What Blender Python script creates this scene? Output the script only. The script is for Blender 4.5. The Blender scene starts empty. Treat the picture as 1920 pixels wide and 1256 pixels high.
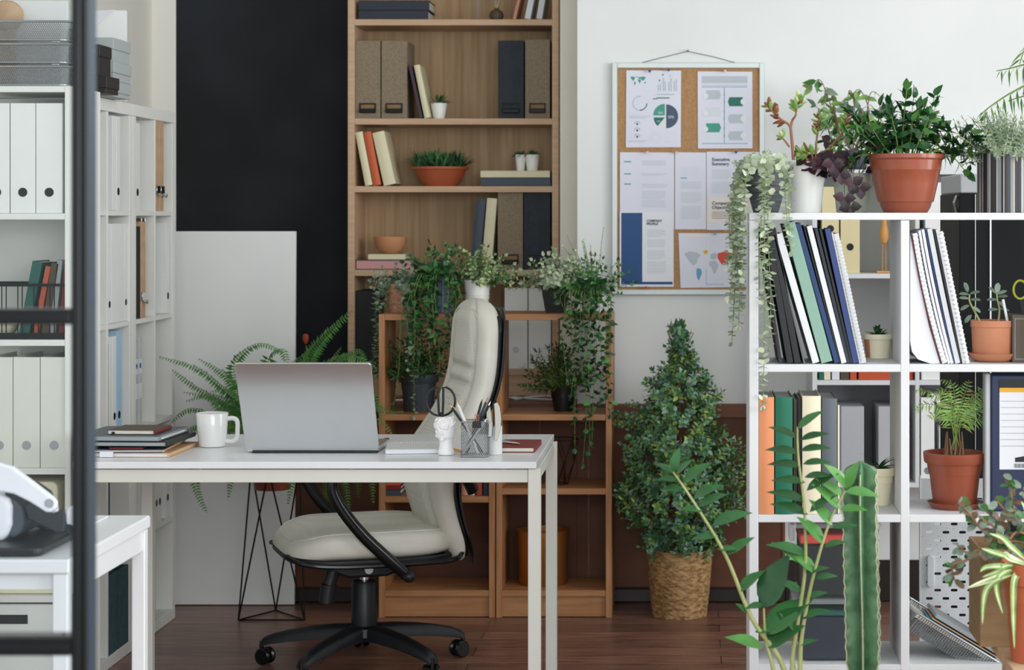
EXPOSURE = 0.04
import bpy, math, random
from mathutils import Vector as V, Matrix, Euler, Quaternion
PI = math.pi
R = math.radians
scene = bpy.context.scene
COL = scene.collection
F = 4000.0; CX = 1300.0; CY = 408.0; H = 1.39      # lens, vanishing point, eye height

def X(px, Y): return (px - CX) * Y / F
def Z(py, Y): return H - (py - CY) * Y / F
def P(px, py, Y): return V((X(px, Y), Y, Z(py, Y)))
def YF(py, z=0.0): return (H - z) * F / (py - CY)   # distance of a point at height z seen at row py

# ---------------------------------------------------------------- materials
def lin(h):
    h = h.lstrip('#')
    out = []
    for i in (0, 2, 4):
        c = int(h[i:i+2], 16) / 255
        out.append(c / 12.92 if c <= .04045 else ((c + .055) / 1.055) ** 2.4)
    return (*out, 1)
MATS = {}
def M(name, c1, rough=.5, metal=0, c2=None, scale=8, stretch=(1, 1, 1), bump=0, bscale=60, detail=4,
      spec=.5, sss=0, coat=0, trans=0, ior=1.45, kind='noise', lo=.35, hi=.65, sheen=0):
    m = bpy.data.materials.new(name); m.use_nodes = True
    nt = m.node_tree; N = nt.nodes; L = nt.links
    b = N['Principled BSDF']
    b.inputs['Roughness'].default_value = rough
    b.inputs['Metallic'].default_value = metal
    b.inputs['Specular IOR Level'].default_value = spec
    b.inputs['Coat Weight'].default_value = coat
    b.inputs['Transmission Weight'].default_value = trans
    b.inputs['IOR'].default_value = ior
    b.inputs['Sheen Weight'].default_value = sheen
    b.inputs['Base Color'].default_value = lin(c1)
    tc = N.new('ShaderNodeTexCoord'); mp = N.new('ShaderNodeMapping')
    mp.inputs['Scale'].default_value = stretch
    L.new(tc.outputs['Object'], mp.inputs['Vector'])
    if c2 is None:
        c2 = c1; 
        # a faint mottling so no surface is one flat value
        n = N.new('ShaderNodeTexNoise'); n.inputs['Scale'].default_value = scale; n.inputs['Detail'].default_value = 2
        L.new(mp.outputs[0], n.inputs['Vector'])
        mx = N.new('ShaderNodeMixRGB'); mx.blend_type = 'MIX'
        a = lin(c1); mx.inputs[1].default_value = (a[0]*.95, a[1]*.95, a[2]*.95, 1); mx.inputs[2].default_value = (min(1, a[0]*1.04), min(1, a[1]*1.04), min(1, a[2]*1.04), 1)
        L.new(n.outputs['Fac'], mx.inputs[0]); L.new(mx.outputs[0], b.inputs['Base Color'])
    else:
        if kind == 'noise':
            n = N.new('ShaderNodeTexNoise'); n.inputs['Scale'].default_value = scale; n.inputs['Detail'].default_value = detail
            out = n.outputs['Fac']
        elif kind == 'voronoi':
            n = N.new('ShaderNodeTexVoronoi'); n.inputs['Scale'].default_value = scale; out = n.outputs['Distance']
        else:
            n = N.new('ShaderNodeTexWave'); n.inputs['Scale'].default_value = scale; n.bands_direction = kind
            n.inputs['Distortion'].default_value = 0; out = n.outputs['Fac']
        L.new(mp.outputs[0], n.inputs['Vector'])
        cr = N.new('ShaderNodeValToRGB'); cr.color_ramp.elements[0].position = lo; cr.color_ramp.elements[1].position = hi
        cr.color_ramp.elements[0].color = lin(c1); cr.color_ramp.elements[1].color = lin(c2)
        L.new(out, cr.inputs[0]); L.new(cr.outputs[0], b.inputs['Base Color'])
    if bump:
        n2 = N.new('ShaderNodeTexNoise'); n2.inputs['Scale'].default_value = bscale; n2.inputs['Detail'].default_value = 3
        L.new(mp.outputs[0], n2.inputs['Vector'])
        bp = N.new('ShaderNodeBump'); bp.inputs['Strength'].default_value = bump; bp.inputs['Distance'].default_value = .004
        L.new(n2.outputs['Fac'], bp.inputs['Height']); L.new(bp.outputs[0], b.inputs['Normal'])
    MATS[name] = m
    return m

def mesh_mat(name, col, pitch, fill=.38, metal=.6, rough=.4, axes=('X', 'Z')):
    """expanded-metal diamonds: the gaps are real holes (transparent)"""
    m = M(name, col, rough, metal)
    nt = m.node_tree; N = nt.nodes; L = nt.links; b = N['Principled BSDF']
    tc = N.new('ShaderNodeTexCoord'); sp = N.new('ShaderNodeSeparateXYZ'); L.new(tc.outputs['Object'], sp.inputs[0])
    ad0 = N.new('ShaderNodeMath'); ad0.operation = 'ADD'; L.new(sp.outputs['X'], ad0.inputs[0]); L.new(sp.outputs['Y'], ad0.inputs[1])
    outs = []
    for op in ('ADD', 'SUBTRACT'):
        s = N.new('ShaderNodeMath'); s.operation = op; L.new(ad0.outputs[0], s.inputs[0])
        k = N.new('ShaderNodeMath'); k.operation = 'MULTIPLY'; k.inputs[1].default_value = .62; L.new(sp.outputs['Z'], k.inputs[0]); L.new(k.outputs[0], s.inputs[1])
        d = N.new('ShaderNodeMath'); d.operation = 'DIVIDE'; d.inputs[1].default_value = pitch; L.new(s.outputs[0], d.inputs[0])
        f = N.new('ShaderNodeMath'); f.operation = 'FRACT'; L.new(d.outputs[0], f.inputs[0])
        g = N.new('ShaderNodeMath'); g.operation = 'LESS_THAN'; g.inputs[1].default_value = fill; L.new(f.outputs[0], g.inputs[0])
        outs.append(g)
    mx = N.new('ShaderNodeMath'); mx.operation = 'MAXIMUM'; L.new(outs[0].outputs[0], mx.inputs[0]); L.new(outs[1].outputs[0], mx.inputs[1])
    L.new(mx.outputs[0], b.inputs['Alpha'])
    return m

# ---------------------------------------------------------------- mesh collector
class MB:
    def __init__(s): s.v = []; s.f = []; s.m = []; s.s = []
    def add(s, vs, fs, mi=0, smooth=False, Mx=None):
        o = len(s.v)
        if Mx is not None: vs = [Mx @ V(p) for p in vs]
        s.v.extend(tuple(p) for p in vs)
        for f in fs: s.f.append(tuple(i + o for i in f)); s.m.append(mi); s.s.append(smooth)
        return s
    def box(s, x0, x1, y0, y1, z0, z1, mi=0, b=0.0, Mx=None):
        if x1 < x0: x0, x1 = x1, x0
        if y1 < y0: y0, y1 = y1, y0
        if z1 < z0: z0, z1 = z1, z0
        c = V(((x0+x1)/2, (y0+y1)/2, (z0+z1)/2)); h = ((x1-x0)/2, (y1-y0)/2, (z1-z0)/2)
        b = min(b, min(h) * .45)
        if b <= 0:
            vs = [(x, y, z) for x in (x0, x1) for y in (y0, y1) for z in (z0, z1)]
            fs = [(0,1,3,2), (4,6,7,5), (0,4,5,1), (2,3,7,6), (0,2,6,4), (1,5,7,3)]
            return s.add(vs, fs, mi, False, Mx)
        vs = []; idx = {}
        for sx in (-1, 1):
            for sy in (-1, 1):
                for sz in (-1, 1):
                    for a in range(3):
                        q = [sx*(h[0]-b), sy*(h[1]-b), sz*(h[2]-b)]; q[a] = (sx, sy, sz)[a]*h[a]
                        idx[(sx, sy, sz, a)] = len(vs); vs.append(c + V(q))
        fs = []
        def put(f):
            ctr = sum((vs[i] for i in f), V()) / len(f) - c
            n = (vs[f[1]] - vs[f[0]]).cross(vs[f[2]] - vs[f[0]])
            fs.append(tuple(f) if n.dot(ctr) > 0 else tuple(reversed(f)))
        def key(d, a): return idx[(d[0], d[1], d[2], a)]
        for a in range(3):
            o = [i for i in range(3) if i != a]
            for sg in (-1, 1):
                f = []
                for u, w in ((-1, -1), (1, -1), (1, 1), (-1, 1)):
                    d = [0, 0, 0]; d[a] = sg; d[o[0]] = u; d[o[1]] = w; f.append(key(d, a))
                put(f)
            for u in (-1, 1):           # edges along axis a
                for w in (-1, 1):
                    d0 = [0,0,0]; d0[a] = -1; d0[o[0]] = u; d0[o[1]] = w; d1 = list(d0); d1[a] = 1
                    put([key(d0, o[0]), key(d1, o[0]), key(d1, o[1]), key(d0, o[1])])
        for sx in (-1, 1):
            for sy in (-1, 1):
                for sz in (-1, 1): put([idx[(sx, sy, sz, a)] for a in range(3)])
        return s.add(vs, fs, mi, False, Mx)
    def tube(s, pts, r, seg=8, mi=0, closed=False, Mx=None, flat=1.0, up=None):
        pts = [V(p) for p in pts]; n = len(pts)
        rs = r if isinstance(r, (list, tuple)) else [r]*n
        vs = []; fs = []; prev = None
        for i, p in enumerate(pts):
            if closed: t = pts[(i+1) % n] - pts[i-1]
            else: t = pts[min(i+1, n-1)] - pts[max(i-1, 0)]
            if t.length < 1e-9: t = V((0, 0, 1))
            t.normalize()
            if prev is None:
                a = V(up) if up else (V((0, 0, 1)) if abs(t.z) < .9 else V((1, 0, 0)))
                u = (a - t*a.dot(t)).normalized()
            else:
                u = prev - t*prev.dot(t)
                u = u.normalized() if u.length > 1e-6 else V((1, 0, 0))
            prev = u; w = t.cross(u)
            for k in range(seg):
                an = 2*PI*k/seg
                vs.append(p + (u*math.cos(an)*flat + w*math.sin(an))*rs[i])
        m = n if closed else n-1
        for i in range(m):
            j = (i+1) % n
            for k in range(seg):
                l = (k+1) % seg
                fs.append((i*seg+k, i*seg+l, j*seg+l, j*seg+k))
        s.add(vs, fs, mi, True, Mx)
        if not closed:
            o = len(s.v) - len(vs)
            for base, rev in ((0, True), ((n-1)*seg, False)):
                f = [o+base+k for k in range(seg)]
                s.f.append(tuple(reversed(f)) if rev else tuple(f)); s.m.append(mi); s.s.append(False)
        return s
    def lathe(s, prof, c=(0, 0, 0), seg=32, mi=0, Mx=None, sx=1, sy=1, wob=None):
        c = V(c); vs = []; fs = []; n = len(prof)
        for r, z in prof:
            for k in range(seg):
                a = 2*PI*k/seg; rr = r*(wob(a, z) if wob else 1)
                vs.append(c + V((rr*math.cos(a)*sx, rr*math.sin(a)*sy, z)))
        for i in range(n-1):
            for k in range(seg):
                l = (k+1) % seg
                fs.append((i*seg+k, i*seg+l, (i+1)*seg+l, (i+1)*seg+k))
        o = len(s.v); s.add(vs, fs, mi, True, Mx)
        if prof[0][0] > 1e-5: s.f.append(tuple(o+k for k in reversed(range(seg)))); s.m.append(mi); s.s.append(False)
        if prof[-1][0] > 1e-5: s.f.append(tuple(o+(n-1)*seg+k for k in range(seg))); s.m.append(mi); s.s.append(False)
        return s
    def cyl(s, a, b, r, seg=16, mi=0, r2=None): return s.tube([a, b], [r, r if r2 is None else r2], seg, mi)
    def prism(s, poly, y0, y1, mi=0, Mx=None, smooth=False):
        n = len(poly); vs = [(x, y0, z) for x, z in poly] + [(x, y1, z) for x, z in poly]
        fs = [tuple(range(n)), tuple(range(2*n-1, n-1, -1))] + [(i, n+i, n+(i+1) % n, (i+1) % n) for i in range(n)]
        return s.add(vs, fs, mi, smooth, Mx)
    def grid(s, fn, nu, nv, mi=0, cu=False, Mx=None, smooth=True):
        vs = [fn(i/(nu if cu else nu-1), j/(nv-1)) for j in range(nv) for i in range(nu)]; fs = []
        for j in range(nv-1):
            for i in range(nu if cu else nu-1):
                k = (i+1) % nu
                fs.append((j*nu+i, j*nu+k, (j+1)*nu+k, (j+1)*nu+i))
        return s.add(vs, fs, mi, smooth, Mx)
    def ball(s, c, r, seg=12, rings=8, mi=0, sc=(1, 1, 1), fn=None):
        c = V(c)
        def g(u, v):
            th = v*PI; ph = u*2*PI
            d = V((math.sin(th)*math.cos(ph), math.sin(th)*math.sin(ph), -math.cos(th)))
            k = fn(d) if fn else 1
            return c + V((d.x*sc[0], d.y*sc[1], d.z*sc[2]))*r*k
        return s.grid(g, seg, rings+1, mi, cu=True)
    def leaf(s, p, d, n, L, W, mi=0, fold=.18, curl=.25, seg=4, shape='o'):
        d = d.normalized(); sd = d.cross(n)
        if sd.length < 1e-4: sd = d.cross(V((1, .3, .2)))
        sd.normalize(); n = sd.cross(d)
        vs = []; fs = []
        for i in range(seg+1):
            t = i/seg
            vs.append(p + d*(L*t) - n*(curl*L*t*t))
        for sg in (-1, 1):
            for i in range(1, seg):
                t = i/seg
                if shape == 'o': w = math.sin(PI*t**.8)
                elif shape == 'l': w = math.sin(PI*t**.62)*(1-.25*t)
                elif shape == 'r': w = math.sqrt(max(0, 1-(2*t-1.08)**2))
                elif shape == 'b': w = .45+.55*math.sin(PI*t)
                else: w = math.sin(PI*t)
                vs.append(vs[i] + sd*(sg*W*.5*w) + n*(fold*W*.5*w))
        L0 = seg+1; R0 = L0+seg-1
        fs.append((0, L0, 1)); fs.append((0, 1, R0))
        for i in range(1, seg-1):
            fs.append((i, L0+i-1, L0+i, i+1)); fs.append((i, i+1, R0+i, R0+i-1))
        fs.append((seg-1, L0+seg-2, seg)); fs.append((seg-1, seg, R0+seg-2))
        return s.add(vs, fs, mi, True)
    def build(s, name, mats, parent=None, local=False, bevel=0, bseg=2, sub=0, solid=0, sharp=38):
        """link as ONE mesh object; coordinates are world unless local"""
        me = bpy.data.meshes.new(name)
        vs = s.v; off = None
        if parent is not None and not local:
            inv = WM[parent].inverted(); vs = [tuple(inv @ V(p)) for p in vs]
        elif parent is None and not local:
            xs = [p[0] for p in vs]; ys = [p[1] for p in vs]; zs = [p[2] for p in vs]
            off = V(((min(xs)+max(xs))/2, (min(ys)+max(ys))/2, min(zs)))
            vs = [(p[0]-off.x, p[1]-off.y, p[2]-off.z) for p in vs]
        me.from_pydata(vs, [], s.f)
        if not isinstance(mats, (list, tuple)): mats = [mats]
        for m in mats: me.materials.append(MATS[m] if isinstance(m, str) else m)
        me.polygons.foreach_set('material_index', s.m)
        me.polygons.foreach_set('use_smooth', s.s)
        me.update()
        if any(s.s): me.set_sharp_from_angle(angle=R(sharp))
        o = bpy.data.objects.new(name, me); COL.objects.link(o)
        if off is not None: o.location = off
        if parent is not None:
            o.parent = parent; WM[o] = WM[parent].copy()
        else: WM[o] = Matrix.Translation(o.location)
        if bevel:
            md = o.modifiers.new('bevel', 'BEVEL'); md.width = bevel; md.segments = bseg; md.limit_method = 'ANGLE'; md.angle_limit = R(35)
        if solid:
            md = o.modifiers.new('solid', 'SOLIDIFY'); md.thickness = solid; md.offset = 0
        if sub:
            md = o.modifiers.new('sub', 'SUBSURF'); md.levels = sub; md.render_levels = sub
        return o
WM = {}
def tag(o, label, cat, group=None, kind=None):
    if label: o['label'] = label
    if cat: o['category'] = cat
    if group: o['group'] = group
    if kind: o['kind'] = kind
    return o
def T(name, label, cat, loc, rz=0, group=None, rx=0, ry=0):
    o = bpy.data.objects.new(name, None); COL.objects.link(o); o.empty_display_size = .05
    o.location = loc; o.rotation_euler = (rx, ry, rz)
    WM[o] = Matrix.Translation(V(loc)) @ Euler((rx, ry, rz)).to_matrix().to_4x4()
    return tag(o, label, cat, group)
def struct(name, mb, mats, parent=None, **k):
    o = mb.build(name, mats, parent, **k)
    if parent is None: o['kind'] = 'structure'
    return o
def copy_tree(o, loc, rz=0, label=None, group=None, parent=None, ry=None):
    c = o.copy(); COL.objects.link(c)
    if parent is not None: c.parent = parent
    else:
        c.location = loc; c.rotation_euler.z = rz
        if ry is not None: c.rotation_euler.y = ry
        if label: c['label'] = label
        if group: c['group'] = group
    for ch in [q for q in bpy.data.objects if q.parent == o and q is not c]: copy_tree(ch, None, parent=c)
    return c
def text(name, body, size, loc, mat, parent, thick=.0006, align='CENTER', bold=0.0):
    """upright lettering facing -Y, as a mesh part"""
    cu = bpy.data.curves.new(name, 'FONT'); cu.body = body; cu.size = size; cu.align_x = align; cu.align_y = 'CENTER'
    cu.extrude = thick/2; cu.offset = bold; cu.space_line = .95
    t = bpy.data.objects.new('tmp', cu); COL.objects.link(t)
    bpy.context.view_layer.update()
    dg = bpy.context.evaluated_depsgraph_get()
    me = bpy.data.meshes.new_from_object(t.evaluated_get(dg))
    bpy.data.objects.remove(t); me.name = name
    me.materials.clear(); me.materials.append(MATS[mat])
    Mx = WM[parent].inverted() @ Matrix.Translation(V(loc)) @ Euler((PI/2, 0, 0)).to_matrix().to_4x4()
    me.transform(Mx)
    o = bpy.data.objects.new(name, me); COL.objects.link(o); o.parent = parent; WM[o] = WM[parent].copy()
    return o
def circ(cx, cz, r, n=24, a0=0, a1=2*PI): return [(cx+r*math.cos(a0+(a1-a0)*i/n), cz+r*math.sin(a0+(a1-a0)*i/n)) for i in range(n)]
def rrect(x0, x1, z0, z1, r, n=5):
    out = []
    for cx, cz, a in ((x1-r, z1-r, 0), (x0+r, z1-r, PI/2), (x0+r, z0+r, PI), (x1-r, z0+r, 1.5*PI)):
        for i in range(n+1): out.append((cx+r*math.cos(a+PI/2*i/n), cz+r*math.sin(a+PI/2*i/n)))
    return out
def bez(pts, n=8):
    """smooth curve through points"""
    pts = [V(p) for p in pts]; out = []
    for i in range(len(pts)-1):
        p0 = pts[max(i-1, 0)]; p1 = pts[i]; p2 = pts[i+1]; p3 = pts[min(i+2, len(pts)-1)]
        for k in range(n):
            t = k/n
            out.append(.5*((2*p1) + (p2-p0)*t + (2*p0-5*p1+4*p2-p3)*t*t + (3*p1-p0-3*p2+p3)*t**3))
    out.append(pts[-1]); return out

# palette
M('wall_paint', '#e6e9e8', .9, c2='#e0e4e3', scale=2, bump=.03, bscale=120)
M('niche_paint', '#ebe7db', .9)
M('wall_paint_left', '#eceae2', .9, c2='#e6e4dc', scale=2)
M('black_paint', '#191c21', .75, c2='#23272c', scale=3, bump=.08, bscale=30, spec=.3)
M('board_white', '#e9ebea', .7, c2='#e3e6e5', scale=3)
M('panel_brown', '#6f4632', .55, c2='#5e3a2a', scale=4, stretch=(1, 1, 2), spec=.35)
M('panel_cap', '#7c5039', .5, c2='#6d432d', scale=5, stretch=(.3, 1, 6))
M('skirting', '#241a17', .4)
M('oak_edge', '#c9aa8c', .55, c2='#bd9d7e', scale=9, stretch=(.6, 3, 8))
M('oak_back', '#9c7f5a', .55, c2='#b39670', scale=7, stretch=(9, 3, .35), detail=6)
M('cherry', '#b58257', .45, c2='#a06e45', scale=8, stretch=(.7, 3, 9), detail=6)
M('cherry_v', '#b58257', .45, c2='#9c6a41', scale=8, stretch=(9, 3, .6), detail=6)
M('shelf_white', '#d8dbdd', .5, spec=.4)
M('shelf_white_warm', '#e6e7e3', .55)
M('desk_white', '#e3e6e9', .28, spec=.5)
M('desk_frame', '#dadbd2', .4)
M('black_plastic', '#14161a', .42, c2='#1b1e22', scale=20, bump=.05, bscale=200)
M('cabinet_black', '#0d1013', .6, spec=.25)
M('black_gloss', '#0e1013', .22)
M('black_metal', '#16181a', .4, .6)
M('black_frame', '#0c0f13', .35, .3)
M('frame_edge', '#3f4e5c', .35, .4)
M('alu', '#b9bcbe', .38, .85)
M('laptop_alu', '#d6d8d9', .28, .88)
M('chrome', '#d5d7d8', .18, 1)
M('silver_mesh_rim', '#a3a6a8', .35, .7)
M('white_ceramic', '#eef0ee', .15, coat=.4)
M('mint_glaze', '#5c9c84', .2)
M('plaster', '#f1f2f2', .7)
M('white_plastic', '#e4e6e7', .35)
M('grey_plastic', '#cfd0c6', .4)
M('paper', '#dfe2e8', .8)
M('paper_lilac', '#d9dce8', .8)
M('paper_warm', '#e9e4d4', .8, c2='#dfd9c7', scale=40, stretch=(.2, .2, 9))
M('page_edge', '#e8e6dc', .85, c2='#cfccc0', scale=60, stretch=(.3, .3, 6))
M('cork', '#b08a63', .9, c2='#a27c56', scale=90, bump=.2, bscale=200)
M('cork_frame', '#c9d2d1', .4, .2)
M('leather', '#e4e3d8', .42, c2='#dcdbcf', scale=12, bump=.05, bscale=200, spec=.45)
for nm in ('leather_perf',):
    m = M(nm, '#d9dacb', .5)
    nt = m.node_tree; N = nt.nodes; L = nt.links; b = N['Principled BSDF']
    tc = N.new('ShaderNodeTexCoord'); vo = N.new('ShaderNodeTexVoronoi'); vo.inputs['Scale'].default_value = 130; vo.inputs['Randomness'].default_value = .15
    L.new(tc.outputs['Object'], vo.inputs['Vector'])
    cr = N.new('ShaderNodeValToRGB'); cr.color_ramp.elements[0].position = .2; cr.color_ramp.elements[1].position = .3
    cr.color_ramp.elements[0].color = lin('#c0c0b3'); cr.color_ramp.elements[1].color = lin('#e5e4d9')
    L.new(vo.outputs['Distance'], cr.inputs[0]); L.new(cr.outputs[0], b.inputs['Base Color'])
M('terracotta', '#b5603f', .55, c2='#a65434', scale=9, bump=.03)
M('terracotta_pale', '#bd8060', .7, c2='#b37555', scale=9)
M('plastic_brown', '#8f4b36', .33, c2='#86442f', scale=5)
M('plastic_terracotta', '#96503a', .3, c2='#8c4933', scale=5, coat=.2)
M('soil', '#2e2119', .95, c2='#4a372a', scale=80, bump=.6, bscale=120)
M('gravel', '#c9b79c', .9, c2='#7a6650', scale=90, bump=.6, bscale=120)
M('pot_white', '#eceee9', .35)
M('pot_black', '#16181b', .4)
M('pot_slate', '#333b41', .5)
M('pot_navy', '#2f3b4a', .4, c2='#45525f', scale=30, stretch=(4, 4, .3))
M('pot_grey_green', '#aeb5a6', .5)
M('pot_cream', '#e9e2c6', .4)
M('pot_charcoal', '#3b3f43', .55, c2='#5c6164', scale=30, stretch=(.5, .5, 9))
M('pot_woven', '#b98a70', .8, c2='#8e6550', scale=90, stretch=(1, 1, 1.5), bump=.5, bscale=120)
M('wicker', '#c09a68', .7, c2='#7e5c38', scale=40, stretch=(1, 1, 2.4), bump=.8, bscale=90)
M('pot_stripe_dark', '#24282c', .35)
M('pot_stripe_grey', '#7d858a', .35)
M('pot_stripe_cream', '#d9c9b3', .5)
M('stem_green', '#6f8a45', .6)
M('stem_pale', '#a9ab78', .55, c2='#8f9a5c', scale=14)
M('stem_brown', '#7b5a44', .7)
M('stem_red', '#96604e', .6, c2='#7c7048', scale=20)
def leafm(name, c1, c2, rough=.42, scale=14, spec=.5): return M(name, c1, rough, c2=c2, scale=scale, spec=spec)
leafm('leaf_dark', '#1d3a1f', '#2f5a2c'); leafm('leaf_mid', '#33632c', '#4c7f3a'); leafm('leaf_light', '#6f9a4a', '#8fb565')
leafm('leaf_ivy', '#1c3d26', '#33613a', .3); leafm('leaf_ivy_light', '#3d7a3c', '#5b9650', .35)
leafm('leaf_euca', '#93a78d', '#b4c2a8', .6); leafm('leaf_euca_pale', '#c9d1bb', '#b3c0a3', .6)
leafm('leaf_greygreen', '#6f8a76', '#94a893', .55)
leafm('leaf_sage', '#7f9470', '#a3b18d', .55); leafm('leaf_sage_pale', '#c0cba6', '#d8dec2', .55)
leafm('leaf_lime', '#a9bd76', '#cdd8a0', .45); leafm('leaf_bamboo', '#30401a', '#4f5a22', .45)
leafm('leaf_fern', '#2c5f25', '#4a8a3a', .5); leafm('leaf_fern_light', '#5b9a45', '#7db560', .5)
leafm('leaf_shrub', '#3b6b45', '#639664', .34); leafm('leaf_shrub_blue', '#668f7c', '#9bbaa8', .32); leafm('leaf_shrub_lime', '#7c9c48', '#9db860', .45)
leafm('leaf_purple', '#1a0e15', '#28151e', .45); leafm('leaf_purple_light', '#351824', '#42222d', .45)
leafm('leaf_jade', '#6f9a4c', '#93b06a', .3, 30); leafm('leaf_jade_red', '#8a4434', '#7d6a3c', .32, 30)
leafm('leaf_zz', '#2d5a34', '#3e7340', .25, 10); leafm('leaf_zz_dark', '#1b4023', '#2a5a30', .22, 10); leafm('leaf_zz_light', '#4a8240', '#639a52', .3, 10)
leafm('leaf_palm', '#5f8f3c', '#86aa4e', .45); leafm('leaf_palm_dry', '#8a6b34', '#6d7a35', .5)
leafm('leaf_spider', '#6f9a48', '#93b566', .4, 40); leafm('leaf_spider_white', '#cdd6ac', '#dfe2c4', .4, 40)
leafm('leaf_crassula', '#7c907c', '#5c7060', .4, 40); leafm('leaf_crassula_red', '#7d5548', '#5f6a48', .4, 40)
leafm('cactus_skin', '#3d6444', '#5d8661', .4, 30); M('cactus_rib', '#b7c0a0', .8)
M('vr_white', '#e9ebf3', .4); M('vr_dark', '#272c31', .6); M('vr_mid', '#4a545c', .6)
M('fabric_teal', '#3f5a60', .95, c2='#36505a', scale=60, bump=.2)
M('grey_box', '#aab2b3', .6); M('dark_box', '#2b2a29', .55)
M('kraft', '#c6a686', .8, c2='#b99877', scale=30); M('cardboard', '#8f7454', .85, c2='#836848', scale=10, stretch=(1, 1, 4))
M('file_linen', '#8d7f6b', .9, c2='#7f725f', scale=120, bump=.2, bscale=300)
M('file_navy', '#262c33', .75, c2='#2c333b', scale=60)
M('file_black', '#1c1f22', .7)
M('clay_bowl', '#c48b63', .65)
M('bird_orange', '#d39c5c', .5)
M('binder_yellow', '#d8cda2', .6); M('box_yellow', '#c6a94a', .6); M('box_orange', '#bd4f2c', .6)
M('binder_white', '#e8ebe9', .45); M('binder_cream', '#dddfd6', .5); M('hole_black', '#111315', .5); M('hole_silver', '#a7abb0', .3, .6)
M('box_grey', '#b3b7bb', .6)
M('pegboard', '#c3c8cb', .45)
M('doc_blue', '#1c2a4a', .5); M('label_yellow', '#e0a92e', .6)
for nm, c in dict(bk_navy='#242c38', bk_cream='#ddd6b4', bk_orange='#c35d33', bk_plum='#41313a', bk_pink='#c99594', bk_slate='#3d4a57',
                  bk_green='#12684f', bk_apricot='#d88c5e', bk_grey='#5c646c', bk_sand='#e3dbbf', bk_white='#dadee2', bk_black='#1a1d20',
                  bk_teal='#1c5a52', bk_coral='#b5563c', bk_brown='#4f4436', bk_silver='#9ea6a8', bk_mint='#86aa9a', bk_blue='#1c3a68',
                  bk_blue2='#2c4378', bk_red='#7a2420', bk_salmon='#c98a72', bk_lightgrey='#c9cdd0', bk_kraft='#d0a67c', bk_burg='#6b2a26',
                  ink_teal='#3f9683', ink_dteal='#1f6b5c', ink_slate='#42536a', ink_grey='#b4bdc6', ink_lgrey='#d0d5de', ink_blue='#1d4a7c',
                  ink_beige='#e3dcd3', ink_text='#8d97a5', ink_dark='#3d4a58', ink_yellow='#e3b445', ink_red='#d0453a', ink_sky='#5b9cc0',
                  pin_blue='#1f4a8a', pin_pink='#e5c3b8', pin_red='#c04038', lt_blue='#a9cbe3', pencil_yellow='#e0a040', pencil_black='#1c1d20',
                  pencil_wood='#d9b48a', scissor_lime='#b3b53a', red_flower='#b5532f').items():
    M(nm, c, .55)
M('copper_bin', '#b5793f', .3, .6, c2='#a26a34', scale=5)
mesh_mat('mesh_silver', '#8e9193', .0058, .24)
mesh_mat('mesh_grey', '#84888a', .006, .42)
m = M('clear_plastic', '#a4adb0', .12, spec=.5)
m.node_tree.nodes['Principled BSDF'].inputs['Alpha'].default_value = .06
m = M('smoke_plastic', '#cfd8dc', .15, spec=.5)
m.node_tree.nodes['Principled BSDF'].inputs['Alpha'].default_value = .3
# pane of the partition: thin clear glass, real reflections
m = bpy.data.materials.new('pane_glass'); m.use_nodes = True; nt = m.node_tree; N = nt.nodes; L = nt.links
N.remove(N['Principled BSDF']); tr = N.new('ShaderNodeBsdfTransparent'); tr.inputs[0].default_value = (.93, .955, .96, 1)
gl = N.new('ShaderNodeBsdfGlossy'); gl.inputs['Roughness'].default_value = .02; fr = N.new('ShaderNodeFresnel'); fr.inputs[0].default_value = 1.3
mx = N.new('ShaderNodeMixShader'); L.new(fr.outputs[0], mx.inputs[0]); L.new(tr.outputs[0], mx.inputs[1]); L.new(gl.outputs[0], mx.inputs[2])
L.new(mx.outputs[0], N['Material Output'].inputs[0]); MATS['pane_glass'] = m
# floor: dark red-brown laminate boards
m = M('floor_boards', '#5a3a2e', .33, spec=.5); nt = m.node_tree; N = nt.nodes; L = nt.links; b = N['Principled BSDF']
tc = N.new('ShaderNodeTexCoord'); br = N.new('ShaderNodeTexBrick'); br.offset = .37; br.inputs['Scale'].default_value = 1
br.inputs['Brick Width'].default_value = 1.25; br.inputs['Row Height'].default_value = .13; br.inputs['Mortar Size'].default_value = .0015
br.inputs['Color1'].default_value = lin('#9c7261'); br.inputs['Color2'].default_value = lin('#74554a'); br.inputs['Mortar'].default_value = lin('#20130f')
L.new(tc.outputs['Object'], br.inputs['Vector'])
mp = N.new('ShaderNodeMapping'); mp.inputs['Scale'].default_value = (2.2, 26, 1); L.new(tc.outputs['Object'], mp.inputs[0])
n = N.new('ShaderNodeTexNoise'); n.inputs['Scale'].default_value = 2.5; n.inputs['Detail'].default_value = 6; n.inputs['Roughness'].default_value = .6; L.new(mp.outputs[0], n.inputs['Vector'])
cr = N.new('ShaderNodeValToRGB'); cr.color_ramp.elements[0].position = .32; cr.color_ramp.elements[1].position = .7
cr.color_ramp.elements[0].color = (.42, .42, .42, 1); cr.color_ramp.elements[1].color = (1.35, 1.3, 1.25, 1); L.new(n.outputs['Fac'], cr.inputs[0])
mx = N.new('ShaderNodeMixRGB'); mx.blend_type = 'MULTIPLY'; mx.inputs[0].default_value = 1; L.new(br.outputs['Color'], mx.inputs[1]); L.new(cr.outputs[0], mx.inputs[2])
L.new(mx.outputs[0], b.inputs['Base Color'])
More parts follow.
